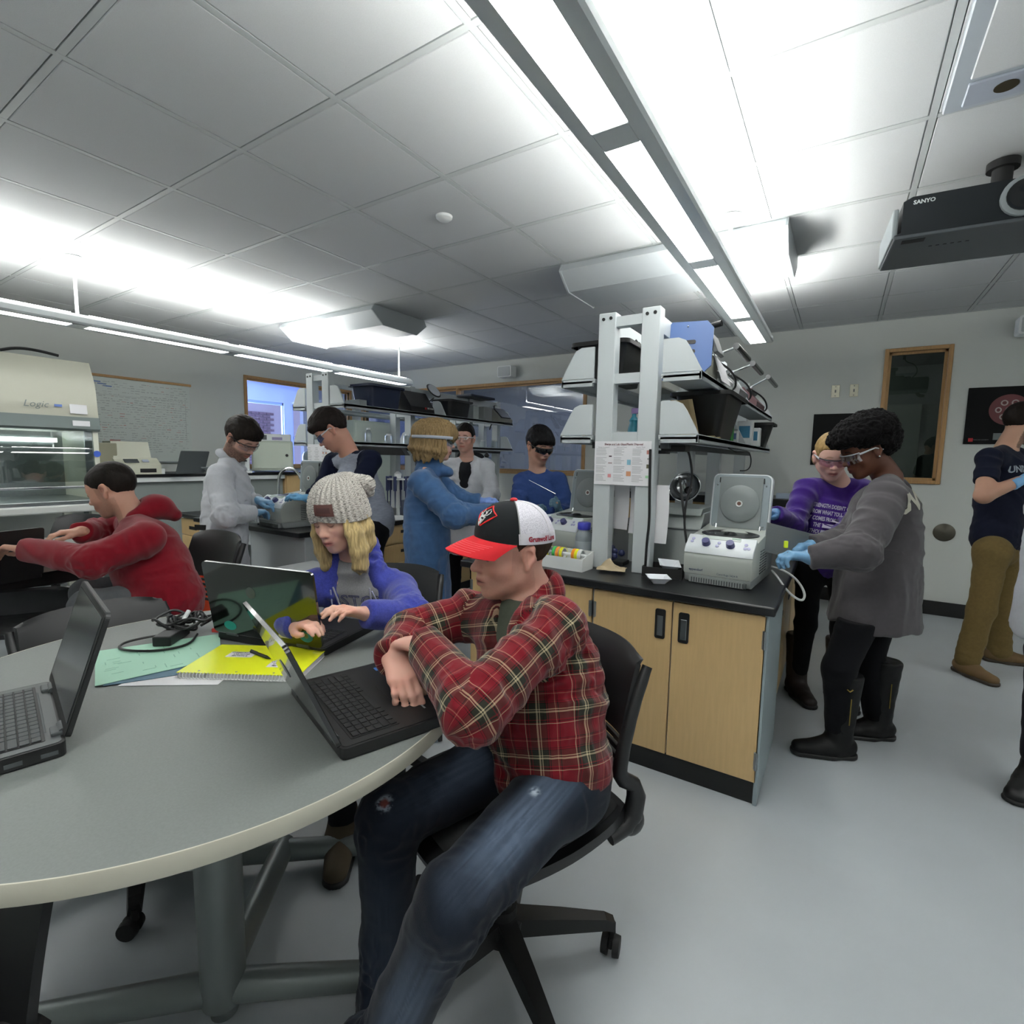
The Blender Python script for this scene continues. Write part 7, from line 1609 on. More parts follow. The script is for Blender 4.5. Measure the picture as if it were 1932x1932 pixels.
# trucker cap
cap = MB(); Hc = H1
def dome(u, v):
    th = u*2*PI; ph = v*PI/2; r = math.cos(ph)**.80 if v < 1 else 0
    f = -.010+.108*r*math.cos(th); l = .090*r*math.sin(th); z = .035+.098*math.sin(ph)**.95+.010*math.cos(th)*(1-v)
    return Vector(Hc.w(f, l, z)-LOC)
crown_f = MB(); NU = 64
def seg_grid(mb, u0, u1, nu, v0, v1, nv, lift=0, th=.003):
    def g(a, b):
        p = dome(u0+(u1-u0)*a, v0+(v1-v0)*b); c = Vector(Hc.w(-.013, 0, .04)-LOC); d = (p-c).normalized(); return p+d*lift
    mb.grid(g, nu, nv, th)
capo = thing_cap = None
cf = MB(); seg_grid(cf, -.205, .205, 40, 0, .999, 20); capo = cf.obj('cap', cloth('cap_black', '#1f2224', .85, bump=.3, bscale=1500, var=.03), R_, True)
cm = MB(); seg_grid(cm, .205, .795, 50, 0, .999, 20)
def mesh_mat():
    m = mat('cap_mesh_white', '#cfcdd6', .7, spec=.2); nt = m.node_tree; b = nt.nodes['Principled BSDF']; tc = nt.nodes.new('ShaderNodeTexCoord'); v = nt.nodes.new('ShaderNodeTexVoronoi'); v.inputs['Scale'].default_value = 420
    nt.links.new(tc.outputs['Object'], v.inputs['Vector']); r = nt.nodes.new('ShaderNodeValToRGB'); r.color_ramp.elements[0].position = .25; r.color_ramp.elements[0].color = lin('#a9a7b2'); r.color_ramp.elements[1].position = .5; r.color_ramp.elements[1].color = lin('#d2d0d8')
    nt.links.new(v.outputs['Distance'], r.inputs[0]); nt.links.new(r.outputs[0], b.inputs['Base Color']); return m
cm.obj('mesh_panel', mesh_mat(), capo, True)
M_capw = cloth('cap_white', '#d2d0d6', .8, bump=.1)
bd_ = MB(); seg_grid(bd_, .2, .8, 50, 0, .16, 3, lift=.0022, th=.002); bd_.obj('sweat_band', M_capw, capo, True)
for u in (.205, .795, .35, .65):
    q = MB(); q.tube([dome(u, v/14*.98)+(dome(u, v/14*.98)-Vector(Hc.w(-.013, 0, .04)-LOC)).normalized()*.0018 for v in range(15)], .0024 if u in (.35, .65) else .0016, seg=6); q.obj('seam', M_capw if u in (.35, .65) else mat('thread_pale', '#9a9c9c', .7), capo, True)
MB().sph(dome(0, 1)+Vector(Hc.R[:, 2])*.004, .010, 12, sc=(1, 1, .6)).obj('top_button', mat('cap_red', '#c2242c', .7), capo, True)
def brimf(u, v):
    a = (u-.5)*2*1.22; rin = dome(a/(2*PI) % 1.0, 0); base = V3(-.010+.108*math.cos(a), .090*math.sin(a), .035+.010*math.cos(a))
    ext = .082*(math.cos(a*.62)**.7)*v; f = base[0]+ext*1.0*math.cos(a*.25); l = base[1]*(1-.06*v); z = base[2]-.010*v-.020*(abs(l)/.085)**2*(.35+.65*v)-.02*v*v*.5+.004
    return Vector(Hc.w(f, l, z)-LOC)
MB().grid(brimf, 40, 14, .0045).obj('brim', cloth('cap_red_cloth', '#cf2b32', .75, bump=.25, bscale=1400, var=.03), capo, True)
for k in range(6):
    vv = .35+.1*k; q = MB(); q.tube([brimf(.04+.92*i/30, vv)+Vector(Hc.R[:, 2])*.0026 for i in range(31)], .0006, seg=4); q.obj('stitching', mat('thread_red', '#e0666a', .8), capo)
bv = to_bvh(capo)
# emblem: red diamond outline with a white deer head
def on_cap(u, v, lift=.003):
    p = dome(u, v); c = Vector(Hc.w(-.013, 0, .04)-LOC); return p+(p-c).normalized()*lift
def cap_poly(name, pts, m, w_=.0022, closed=True, lift=.003):
    q = MB(); P_ = []
    n = len(pts)
    for i in range(n if closed else n-1):
        a, b = pts[i], pts[(i+1) % n]
        for k in range(5): P_.append(on_cap(a[0]+(b[0]-a[0])*k/5, a[1]+(b[1]-a[1])*k/5, lift))
    if not closed: P_.append(on_cap(*pts[-1], lift))
    q.tube(P_, w_, seg=6, closed=closed); return q.obj(name, m, capo, True)
cu, cv_ = .022, .45
Mr, Mw_ = mat('thread_red_bright', '#e02a2c', .7), mat('thread_white', '#dcdcdc', .7)
cap_poly('diamond_outline', [(cu-.072, cv_), (cu, cv_+.23), (cu+.078, cv_+.02), (cu, cv_-.20)], Mr, .0019)
for nm, pts in (('deer_antler', [(0, -.02), (.02, .03), (.012, .10), (.03, .14)]), ('deer_antler', [(.0, -.02), (.03, .0), (.045, .06), (.04, .11)]), ('deer_antler', [(0, -.02), (-.02, .03), (-.018, .10), (-.035, .13)]), ('deer_antler', [(.02, .03), (-.0, .08)]), ('deer_antler', [(0, -.02), (-.03, .0), (-.045, .05)])):
    cap_poly(nm, [(cu-.012+a, cv_+b) for a, b in pts], Mw_, .0010, closed=False, lift=.0034)
cap_poly('deer_head', [(cu-.03, cv_-.03), (cu+.012, cv_-.04), (cu+.0, cv_-.12), (cu-.015, cv_-.20), (cu-.03, cv_-.12)], Mw_, .0018, lift=.003); cap_poly('deer_muzzle', [(cu-.012, cv_-.08), (cu-.013, cv_-.18)], Mw_, .0028, closed=False)
# side lettering, wrapped round the band
tb_ = text_bm('Grunwolf Lures', .0135, bold=.0006)
for vt in tb_.verts:
    u = .300-(-vt.co.x)*1.62*1.0; u = .300+(-vt.co.x)*(-1.62); vt.co = on_cap(.305+vt.co.x*1.62*1.0, .075+vt.co.y*7.6, .0048)
q = MB(); q.bm.free(); q.bm = tb_; q.obj('lettering', mat('thread_maroon', '#9c2b3c', .7), capo)
# mole / small mark on the back of the hand
hb = A_(j['wrL'])+unit(j['hdL']-j['wrL'])*.055+Z3*.019
# ================================================================ THE GIRL IN THE BEANIE
j = {k: A_(v) for k, v in J['girl'].items()}; j['pel'][2] = .56; j['pel'][:2] = (-1.53, 1.38)
R_, LOC = person('seated girl in grey knit beanie and blue zip hoodie typing at the round table', j)
H2 = Head(j['head'], 283, -17, roll=5, sc=.97, fem=1, wide=.95, chin=.97, nose=.85)
j['wrR'] = j['wrR']+V3(0, 0, -.02); 
skin_body(R_, LOC, H2, j, '#d6ab98', .0036, armr=(.036, .030, .022), hsc=(.88, .88), hcurl=((.25, .3, .35, .4), (.3, .35, .4, .45)), neckr=.046,
    colkw=dict(brow='#5a4030', lip='#9c4a4a', blush=.35, brow_w=.8), hn=(unit(V3(0, .1, -1)), unit(V3(0, .1, -1))), ht=(V3(-1, .2, 0), V3(1, -.5, 0)))
M_hood = cloth('hoodie_blue', '#3d4599', .95, bump=.4, bscale=700, var=.18, vscale=160, sheen=.3)
neck, pel, shL, shR = j['neck'], j['pel'], j['shL'], j['shR']; up = unit(neck-pel); sd = unit(shL-shR); fr = unit(np.cross(sd, up)); fr = fr if fr@H2.R[:, 0] > 0 else -fr
F = Field(.0045)
torso(F, pel, neck, shL, shR, hip=(.115, 1.3), waist=(.105, 1.3), chest=(.105, 1.35), sr=.056, trap=.046)
sleeve(F, shL, j['elL'], j['wrL'], (.060, .056, .040), 1); sleeve(F, shR, j['elR'], j['wrR'], (.060, .054, .040), 2)
cuff_cut(F, j['wrL'], j['elL']); cuff_cut(F, j['wrR'], j['elR'])
bk = -fr
for a0, a1, r0, r1 in (((.075, .02, .0), (.055, -.05, .055), .026, .030), ((.055, -.05, .055), (0, -.085, .075), .030, .034), ((0, -.085, .075), (-.055, -.05, .055), .034, .030), ((-.055, -.05, .055), (-.075, .02, .0), .030, .026), ((.075, .02, .0), (.062, .085, -.07), .026, .018), ((-.075, .02, .0), (-.062, .085, -.07), .026, .018)):
    g = lambda t: neck+sd*t[0]+fr*t[1]+Z3*t[2]
    F.cone(g(a0), g(a1), r0, r1, k=.02, tag=3)
F.cone(neck+fr*.13+Z3*.06, neck+fr*.175-up*.32, .080, .078, flat=1.0, k=.015, op='-')
F.ell(neck+Z3*.05, V3(.055, .055, .08), k=.01, op='-')
garment('hoodie', F, M_hood, R_, LOC, fold=.0075, axes={0: unit(up+sd*.4), 1: unit(j['elL']-shL), 2: unit(j['elR']-shR)}, seed=14, extra=((j['elL'], .09, .007), (j['elR'], .09, .006), (neck+sd*.08+Z3*.03, .07, .008), (shL-up*.08, .08, .005)))
F = Field(.0045); torso(F, pel, neck-Z3*.01, shL*.9+shR*.1-Z3*.01, shR*.9+shL*.1-Z3*.01, hip=(.105, 1.25), waist=(.096, 1.25), chest=(.104, 1.22), sr=.045, trap=.042); F.cone(neck-up*.16+fr*.01, neck-Z3*.015+fr*.012, .100, .064, flat=1.15, side=sd, k=.02); F.ell(neck+Z3*.060+fr*.012, V3(.050, .052, .070), k=.008, op='-')
tee = garment('tee_shirt', F, cloth('tee_grey', '#8f8f90', .95, var=.1, vscale=200), R_, LOC, fold=.003, seed=4, axes={0: up})
tb2 = to_bvh(tee); n_ = Vector(fr); rgt = Vector(unit(-sd)); upv = Vector(unit(np.cross(fr, -(-sd)))) if False else Vector(up)
ctr = Vector(neck-up*.098+fr*.12)
t_ = text('print', 'Y-STON', .062, ctr, Vector(sd), upv, mat('print_navy', '#3a3c66', .8), None, bold=.001, wrap=(tb2), lift=.0012, spacing=1.05); t_.parent = tee; t_.matrix_parent_inverse = tee.matrix_world.inverted(); t_.location = Vector(-LOC)
t_.matrix_parent_inverse = Matrix.Identity(4)
t2_ = text('print_fill', 'Y-STON', .062, ctr, Vector(sd), upv, mat('print_grey', '#8a8a8e', .9), None, bold=-.0016, wrap=(tb2), lift=.0017, spacing=1.05); t2_.parent = tee; t2_.location = Vector(-LOC)
# zip tapes and draw strings
for s in (-1, 1):
    P0 = neck+sd*s*.062+fr*.098-Z3*.035; P1 = neck+sd*s*.052+fr*.125-up*.13; P2 = neck+sd*s*.045+fr*.12-up*.26
    MB().tube([Vector(p-LOC) for p in (P0, P1, P2)], .0032, smooth=3, seg=6).obj('zip_tape', mat('zip_pale', '#a9a9b4', .5), R_, True)
    MB().tube([Vector(p-LOC) for p in (neck+sd*s*.070+fr*.10-Z3*.045, neck+sd*s*.085+fr*.120-up*.12, neck+sd*s*.083+fr*.125-up*.22)], .0028, smooth=2, seg=6).obj('drawstring', mat('string_pale', '#a4a8c4', .8), R_, True)
F = Field(.007)
j['hipL'] = pel+sd*.08-Z3*.08; j['hipR'] = pel-sd*.08-Z3*.08; j['knL'] = j['hipL']+fr*.36*V3(1, 1, 0)+Z3*.03; j['knR'] = j['hipR']+fr*.36*V3(1, 1, 0)+Z3*.03; j['anL'] = j['knL']*V3(1, 1, 0)+Z3*.1-fr*.03*V3(1, 1, 0); j['anR'] = j['knR']*V3(1, 1, 0)+Z3*.1
legs(F, j, (.080, .058, .046), hipr=.10); garment('trousers', F, cloth('leggings_dark', '#15171c'), R_, LOC, fold=.003)
for s in 'LR': shoe(R_, j['an'+s], j['an'+s]+fr*.2, LOC, mat('suede_brown', '#4a4030', .8), vox=.007)
# hair: long blonde locks, each a tapering strand bundle
M_blonde = cloth('hair_blonde', '#b5a070', .5, bump=.6, bscale=260, var=.35, vscale=60, sheen=.1, stretch=(3, 3, .25))
def locks(H_, root, loc, m, paths, vox=.004, name='hair', amp=.0024, seed=0):
    F = Field(vox)
    for pts, rs in paths:
        for a, b, ra, rb in zip(pts, pts[1:], rs, rs[1:]): F.cone(H_.w(*a), H_.w(*b), ra*H_.s, rb*H_.s, flat=1.5, side=H_.R[:, 0], k=.010, tag=0)
    P, Fa, T = F.mesh(); P = relax(P, Fa, 1); N = vnormals(P, Fa); Q = H_.loc(P)
    st = vnoise(np.stack([Q[:, 0]*170, Q[:, 1]*170, Q[:, 2]*9+seed], 1)); P = P+N*(st*amp)[:, None]
    return mk(name, P, Fa, m, root, loc=loc)
P_ = []
for q in (1, -1):
    P_ += [([(.052, q*.070, .02), (.058, q*.079, -.04), (.056, q*.082, -.11), (.060, q*.074, -.17), (.056, q*.070, -.205)], [.008, .013, .017, .016, .004]),
           ([(.02, q*.080, .02), (.030, q*.087, -.05), (.034, q*.090, -.12), (.040, q*.082, -.18), (.034, q*.080, -.21)], [.010, .016, .019, .016, .004]),
           ([(-.03, q*.078, .01), (-.03, q*.084, -.06), (-.03, q*.078, -.12), (-.02, q*.075, -.15)], [.018, .022, .020, .008]),
           ([(.050, q*.078, -.06), (.058, q*.088, -.13), (.050, q*.096, -.19)], [.005, .008, .003])]
P_ += [([(-.07, 0, 0), (-.075, 0, -.06), (-.07, 0, -.10)], [.045, .045, .03])]
locks(H2, R_, LOC, M_blonde, P_, vox=.0038)
# beanie
def knit_mat():
    m = mat('beanie_knit', (1, 1, 1), .95, spec=.1, sheen=.2); nt = m.node_tree; b = nt.nodes['Principled BSDF']; uv = nt.nodes.new('ShaderNodeUVMap'); uv.uv_map = 'UVMap'
    mp = nt.nodes.new('ShaderNodeMapping'); mp.inputs['Scale'].default_value = (1, 1, 1); nt.links.new(uv.outputs[0], mp.inputs[0])
    n = nt.nodes.new('ShaderNodeTexNoise'); n.inputs['Scale'].default_value = 160; n.inputs['Detail'].default_value = 3; mp.inputs['Scale'].default_value = (.8, 2.2, 1); nt.links.new(mp.outputs[0], n.inputs['Vector'])
    r = nt.nodes.new('ShaderNodeValToRGB'); r.color_ramp.elements[0].position = .34; r.color_ramp.elements[0].color = lin('#5e5a58'); r.color_ramp.elements[1].position = .54; r.color_ramp.elements[1].color = lin('#bfbbb3')
    nt.links.new(n.outputs[0], r.inputs[0]); nt.links.new(r.outputs[0], b.inputs['Base Color'])
    n2 = nt.nodes.new('ShaderNodeTexNoise'); n2.inputs['Scale'].default_value = 400; nt.links.new(uv.outputs[0], n2.inputs['Vector']); bp = nt.nodes.new('ShaderNodeBump'); bp.inputs['Distance'].default_value = .002; bp.inputs['Strength'].default_value = .5; nt.links.new(n2.outputs[0], bp.inputs['Height']); nt.links.new(bp.outputs[0], b.inputs['Normal'])
    return m
def bean(u, v, knit=1):
    th = u*2*PI; c, s = math.cos(th), math.sin(th); ph = v*PI/2
    r = math.cos(ph)**.55 if v < 1 else 0
    lo = .022-.045*(.5-.5*c)**.8-.015*abs(s)
    z = lo+(.144-lo)*math.sin(ph)**1.0; sl = -.030*math.sin(ph)**3
    f = -.010+(.114+.002*math.sin(ph*2))*r*c+sl; l = (.1045+.004*math.sin(ph*2))*r*s
    p = V3(f, l, z)
    if knit:
        n = unit(V3(r*c, r*s, math.sin(ph)+.001)); rib = math.cos(th*30); cell = math.cos(v*PI*30+(math.pi if rib < 0 else 0)*.5)
        p = p+n*(.0036*rib+.0012*cell*max(0, rib))*(1-.5*v)*min(1, (1-v)*6)*min(1, .3+v*20)
    return p
mb = MB(); NU, NV = 272, 96; vs = [[mb.bm.verts.new(Vector(H2.w(*bean(i/NU, k/NV*.995))-LOC)) for k in range(NV+1)] for i in range(NU)]
uvl = mb.bm.loops.layers.uv.new('UVMap')
for i in range(NU):
    for k in range(NV):
        f_ = mb.bm.faces.new((vs[i][k], vs[(i+1) % NU][k], vs[(i+1) % NU][k+1], vs[i][k+1]))
        for lp, (a, b) in zip(f_.loops, ((i, k), (i+1, k), (i+1, k+1), (i, k+1))): lp[uvl].uv = (a/NU*.62, b/NV*.22)
mb.bm.faces.new([vs[i][NV] for i in range(NU)])
inner = [[mb.bm.verts.new(Vector(H2.w(*(bean(i/NU, k*.04, 0)*V3(.94, .94, 1)))-LOC)) for k in (0, 2)] for i in range(NU)]
for i in range(NU):
    mb.bm.faces.new((vs[(i+1) % NU][0], vs[i][0], inner[i][0], inner[(i+1) % NU][0])); mb.bm.faces.new((inner[(i+1) % NU][0], inner[i][0], inner[i][1], inner[(i+1) % NU][1]))
bn = mb.obj('beanie', knit_mat(), R_, False); bn.data.polygons.foreach_set('use_smooth', [True]*len(bn.data.polygons))
F = Field(.0035); F.cone(H2.w(-.07, .03, .120), H2.w(-.115, .055, .080), .022, .028, flat=1.4, side=H2.R[:, 1], k=.02); F.cone(H2.w(-.115, .055, .080), H2.w(-.122, .06, .045), .028, .018, flat=1.3, side=H2.R[:, 1], k=.02)
P, Fa, T = F.mesh(); P = relax(P, Fa, 1); N = vnormals(P, Fa); Q = H2.loc(P); P = P+N*(np.cos(Q[:, 1]*330)*.0025)[:, None]; uvv = np.stack([Q[Fa][:, :, 1], Q[Fa][:, :, 2]], 2); mk('slouch_fold', P, Fa, knit_mat(), bn, uv=uvv, loc=LOC)
def patch(u, v): p = bean(.065-.07+.10*u, .13+.20*v, 0); n = unit(p-V3(-.012, 0, .05)); return Vector(H2.w(*(p+n*.0055))-LOC)
MB().grid(patch, 12, 8, .002).obj('leather_patch', mat('patch_brown', '#5c3a34', .5, bump=.3, bscale=200), bn, True)
def patch2(u, v): p = bean(.065-.055+.07*u, .185+.09*v, 0); n = unit(p-V3(-.012, 0, .05)); return Vector(H2.w(*(p+n*.0072))-LOC)
MB().grid(patch2, 8, 4, .0006).obj('patch_lettering', mat('patch_mark', '#4c2f2c', .6, bump=1, bscale=400), bn, True)
# ================================================================ THE OTHERS
def dressed(label, key, heading_body, H_, skin, top_m, vox=.0062, gl=None, sl=(.058, .052, .040), tor=None, coat=0, open_=0, under=None, trousers='#17191d', shoes='#1b1b1c', fold=.0085, collar=0, kw=None, hsc=(.95, .95), hcurl=((.4, .45, .5, .55),)*2, short=False, seed=0, stand=True, hn=(None, None), ht=(None, None), trap=.042, hem=.16, legr=(.082, .060, .048), body_vox=.0046, armr=(.040, .034, .025), sleeves2=None, neckr=.056, name='top', cuffdrop=0, colf=None, hipr=.088, pz=None, cw=1.0):
    j = {k: A_(v) for k, v in J[key].items()}
    if pz: j['pel'][2] = pz
    R_, LOC = person(label, j)
    if stand and 'hipL' not in j: std_legs(j, heading_body)
    skin_body(R_, LOC, H_, j, skin, body_vox, gl=gl is not None, gcol=gl or '#7fb0d6', armr=armr, hsc=hsc, hcurl=hcurl, colkw=kw, hn=hn, ht=ht, neckr=neckr, hvox=body_vox)
    neck, pel, shL, shR = j['neck'], j['pel'], j['shL'], j['shR']; up = unit(neck-pel); sd = unit(shL-shR); fr = unit(np.cross(sd, up)); hb = math.radians(heading_body); hv = V3(math.cos(hb), math.sin(hb), 0)
    if fr@hv < 0: fr = -fr
    tor = tor or {}
    F = Field(vox); torso(F, pel, neck-Z3*.01, shL, shR, sr=.055, trap=trap, **tor)
    if coat:
        F.cone(pel+Z3*.05, V3(*(pel[:2]), max(.2, pel[2]-coat)), .125*cw, .150*cw, flat=1.32, side=sd, k=.05, tag=4); zc = pel[2]-coat
        F.fn(lambda X, Y, Z: zc-Z+.02*np.sin((X-Y)*18), V3(pel[0]-.5, pel[1]-.5, 0), V3(pel[0]+.5, pel[1]+.5, zc+.1), k=.006)
    else:
        F.cone(pel-Z3*(hem-.10), pel+Z3*.05, .118, .116, flat=1.28, side=sd, k=.03); zc = pel[2]-hem
        F.fn(lambda X, Y, Z: zc-Z+0*X, V3(pel[0]-.5, pel[1]-.5, 0), V3(pel[0]+.5, pel[1]+.5, zc+.1), k=.006)
    for s, tg in (('L', 1), ('R', 2)):
        sh, el, wr = j['sh'+s], j['el'+s], j['wr'+s]
        if short:
            e = sh+(el-sh)*.62; F.cone(sh, e, .060, .058, k=.025, tag=tg); cutplane_local(F, e, unit(el-sh), .09)
        else:
            sleeve(F, sh, el, wr, sl, tg); w2 = wr-unit(wr-el)*cuffdrop; cuff_cut(F, w2, el, .055)
    if open_: F.cone(neck+fr*.13+Z3*.06, pel+fr*.20+up*.04, .125, .070, k=.012, op='-')
    F.ell(neck+Z3*.062+fr*.01, V3(.057, .057, .07), k=.01, op='-')
    if collar:
        for s in (-1, 1): F.cone(neck+sd*s*.060+Z3*.035-fr*.03, neck+sd*s*.045-Z3*.06+fr*.09, .024, .012, k=.012, tag=3)
        F.cone(neck+sd*.05-fr*.050+Z3*.045, neck-sd*.05-fr*.050+Z3*.045, .024, .024, k=.012, tag=3)
    ax = {0: unit(up+sd*.4), 1: unit(j['elL']-shL), 2: unit(j['elR']-shR), 4: unit(sd+fr*.3)}
    g_ = garment(name, F, top_m, R_, LOC, fold=fold, axes=ax, seed=seed, colf=colf, extra=((j['elL'], .09, .006), (j['elR'], .09, .006), (pel, .15, .004)))
    if under:
        F = Field(vox); torso(F, pel, neck-Z3*.005, shL*.85+shR*.15, shR*.85+shL*.15, hip=(.095, 1.3), waist=(.090, 1.3), chest=(.098, 1.28), sr=.045, trap=.036); F.ell(neck+Z3*.055+fr*.01, V3(.054, .054, .07), k=.01, op='-')
        garment('under_shirt', F, under, R_, LOC, fold=.002)
    if 'hipL' in j:
        F = Field(.008 if stand else .006); legs(F, j, legr, hipr=hipr, pel=pel-Z3*(.06 if coat else .02), side=sd)
        if coat: zt = zc+.03; F.fn(lambda X, Y, Z: Z-zt+0*X, V3(pel[0]-.6, pel[1]-.6, 0), V3(pel[0]+.6, pel[1]+.6, 2), k=.004)
        garment('trousers', F, trousers if not isinstance(trousers, str) else cloth('trouser_'+trousers[1:], trousers), R_, LOC, fold=.004, axes={1: Z3, 2: Z3}, seed=seed+2)
    return R_, LOC, j, g_, dict(up=up, sd=sd, fr=fr)
def cutplane_local(F, p, n, r):
    """cuts a short sleeve: removes what lies beyond p along n within r of p"""
    p, n = A_(p), unit(n)
    F.fn(lambda X, Y, Z: np.minimum((X-p[0])*n[0]+(Y-p[1])*n[1]+(Z-p[2])*n[2], r-np.sqrt((X-p[0])**2+(Y-p[1])**2+(Z-p[2])**2)), p-r, p+r, k=.003)
M_labcoat = cloth('lab_coat_white', '#bbbec4', .85, bump=.2, var=.03, sheen=.1)
GLB = '#6f9cc0'
# ---- red hoodie, far table
H = Head(J['red']['head'], 221, -20, sc=1.0)
R_, LOC, j, g_, a = dressed('seated man in red hoodie leaning over the far table towards a laptop', 'red', 205, H, '#c0937e', cloth('hoodie_red', '#7d1220', .92, bump=.35, var=.05, sheen=.25), vox=.0052, stand=False, sl=(.075, .065, .048), tor=dict(hip=(.16, 1.1), waist=(.15, 1.15), chest=(.14, 1.2)), trousers=cloth('sweatpants_grey', '#5a5d60', .9), hem=.10, fold=.007, kw=dict(brow='#33251d', beard='#4a382e', beard_d=.35, blush=.2), hcurl=((.5, .55, .6, .65), (.35, .4, .4, .45)), seed=21, hn=(unit(V3(.3, -.2, -1)), None), legr=(.076, .060, .055), body_vox=.0038, hipr=.08)
short_hair(H, R_, LOC, .004, '#1e1916', thick=.004, top=.010, hl=dict(f0=.066, u0=.058, back_u=-.060, side_u=.0), amp=.0012)
neck, fr, sd, up = j['neck'], a['fr'], a['sd'], a['up']
F = Field(.0048)
for p0, p1, r0, r1 in (((.0, -.05, .02), (.0, -.12, .02), .055, .05), ((.05, .0, .01), (.0, -.10, .03), .032, .048), ((-.05, .0, .01), (.0, -.10, .03), .032, .048), ((0, -.10, .025), (0, -.17, -.035), .048, .03)): F.cone(neck+sd*p0[0]+fr*p0[1]+Z3*p0[2], neck+sd*p1[0]+fr*p1[1]+Z3*p1[2], r0, r1, flat=1.2, side=sd, k=.03)
F.cone(neck+sd*.05+Z3*.0+fr*.01, neck+fr*.06-Z3*.08+sd*.02, .026, .016, k=.02); F.cone(neck-sd*.05+fr*.01, neck+fr*.06-Z3*.08-sd*.02, .026, .016, k=.02)
F.ell(neck+Z3*.06+fr*.02, V3(.060, .060, .075), k=.01, op='-')
garment('hood', F, MC['hoodie_red'], R_, LOC, fold=.005, seed=8, axes={0: fr})
q = MB(); pts = [neck+sd*.0-fr*.055+Z3*.055, neck+sd*.048-fr*.03+Z3*.045, neck+sd*.062+Z3*.01+fr*.01, neck+sd*.045+fr*.055-Z3*.045, neck+sd*.01+fr*.08-Z3*.085]; q.tube([Vector(p-LOC) for p in pts], .012, smooth=2); q.obj('hood_lining', cloth('lining_grey', '#8c8c90'), R_, True)
pp = j['pel']+sd*.165-Z3*.035-fr*.02; MB().box(Vector(pp-LOC), (.002, .05, .035), rot=RZ(math.atan2(sd[1], sd[0]))).obj('hem_label', mat('label_grey2', '#9b9ba2', .7), R_)
for s in 'LR': shoe(R_, j['an'+s]*V3(1, 1, 0)+Z3*.08, j['an'+s]+fr, LOC, M_black, vox=.008)
# ---- bearded man, lab coat
H = Head(J['beard']['head'], 14, -36, sc=1.10, wide=1.03)
R_, LOC, j, g_, a = dressed('bearded man in white lab coat and black-topped goggles bending to the small centrifuge', 'beard', 20, H, '#c59a88', M_labcoat, gl=GLB, neckr=.052, coat=.42, collar=1, sl=(.078, .070, .052), tor=dict(hip=(.13, 1.25), waist=(.13, 1.25), chest=(.135, 1.25)), trousers='#23282c', kw=dict(brow='#1c1512', beard='#2a1e18', beard_d=.95), hsc=(1.05, 1.05), under=cloth('black_jersey', '#1b1c20'), seed=31, vox=.006, cuffdrop=.01, trap=.055, pz=.80)
short_hair(H, R_, LOC, .0042, '#1d1713', thick=.014, top=.020, hl=dict(f0=.070, u0=.050, back_u=-.07, side_u=-.01), amp=.004, extra=lambda F: F.cone(H.w(.07, .03, .085), H.w(.07, -.03, .085), .030, .030, k=.03))
goggles(H, R_, LOC, top='#121212', tint=(.97, .97, .97))
for s in 'LR': shoe(R_, j['an'+s], j['toe'+s], LOC, M_black, vox=.008)
MB().box(Vector(j['pel']+a['sd']*-.0+V3(.02, -.165, .05)-LOC), (.08, .004, .035), rot=RZ(.4)).obj('pocket_slit', M_black, R_)
# ---- raglan shirt
def rag_col(P):
    c = np.tile(sRGB('#8f95a2'), (len(P), 1)); c = c*(1+.16*vnoise(P*np.array([60, 60, 300])))[:, None]; jj = J['rag']; nv = sRGB('#141a2e')
    for s in 'LR':
        sh, el, nk = A_(jj['sh'+s]), A_(jj['el'+s]), A_(jj['neck']); d = el-sh; h = ((P-sh)@d)/(d@d)
        dist = np.linalg.norm(P-sh-np.clip(h, 0, 1)[:, None]*d, axis=1); wr = A_(jj['wr'+s]); d2 = wr-el; h2 = np.clip(((P-el)@d2)/(d2@d2), 0, 1); dist2 = np.linalg.norm(P-el-h2[:, None]*d2, axis=1)
        d3 = sh-nk; h3 = np.clip(((P-nk)@d3)/(d3@d3), .25, 1); dist3 = np.linalg.norm(P-nk-h3[:, None]*d3, axis=1)
        c = mixc(c, nv, ((dist < .088) | (dist2 < .08) | (dist3 < .062*(.55+.5*h3))).astype(float))
    return c
H = Head(J['rag']['head'], 226, -40, sc=1.08)
R_, LOC, j, g_, a = dressed('young man in grey shirt with navy raglan sleeves and safety glasses', 'rag', 232, H, '#c08e7a', vcol_mat('raglan_jersey', .9, spec=.15, bump=.3, bscale=800), gl='#69a6cf', sl=(.066, .056, .044), tor=dict(hip=(.115, 1.3), waist=(.11, 1.3), chest=(.12, 1.3)), trousers='#111216', kw=dict(brow='#241a14', blush=.3), colf=rag_col, seed=41, cuffdrop=.02, hem=.13)
short_hair(H, R_, LOC, .0042, '#1d1614', thick=.008, top=.022, hl=dict(f0=.072, u0=.048, back_u=-.055, side_u=.01), amp=.004, extra=lambda F: (F.cone(H.w(.085, .035, .075), H.w(.085, -.035, .075), .030, .028, k=.03), F.cone(H.w(.05, 0, .10), H.w(-.02, 0, .115), .04, .04, k=.03)))
goggles(H, R_, LOC, top='#3a4a66', tint=(.78, .84, .97), temple='#c9ccd2')
pk = Vector(A_(J['rag']['neck'])-a['up']*.20+a['sd']*.055+a['fr']*.10-LOC); bvr = None
q = MB(); q.prism([(-.035, -.045), (.035, -.045), (.035, .045), (-.035, .045)], pk+Vector(a['fr'])*.020, Vector(a['sd']), Vector(a['up']), .004); q.obj('chest_pocket', cloth('pocket_grey', '#5f6264', .9), R_)
for s in 'LR': shoe(R_, j['an'+s], j['toe'+s], LOC, M_black, vox=.008)
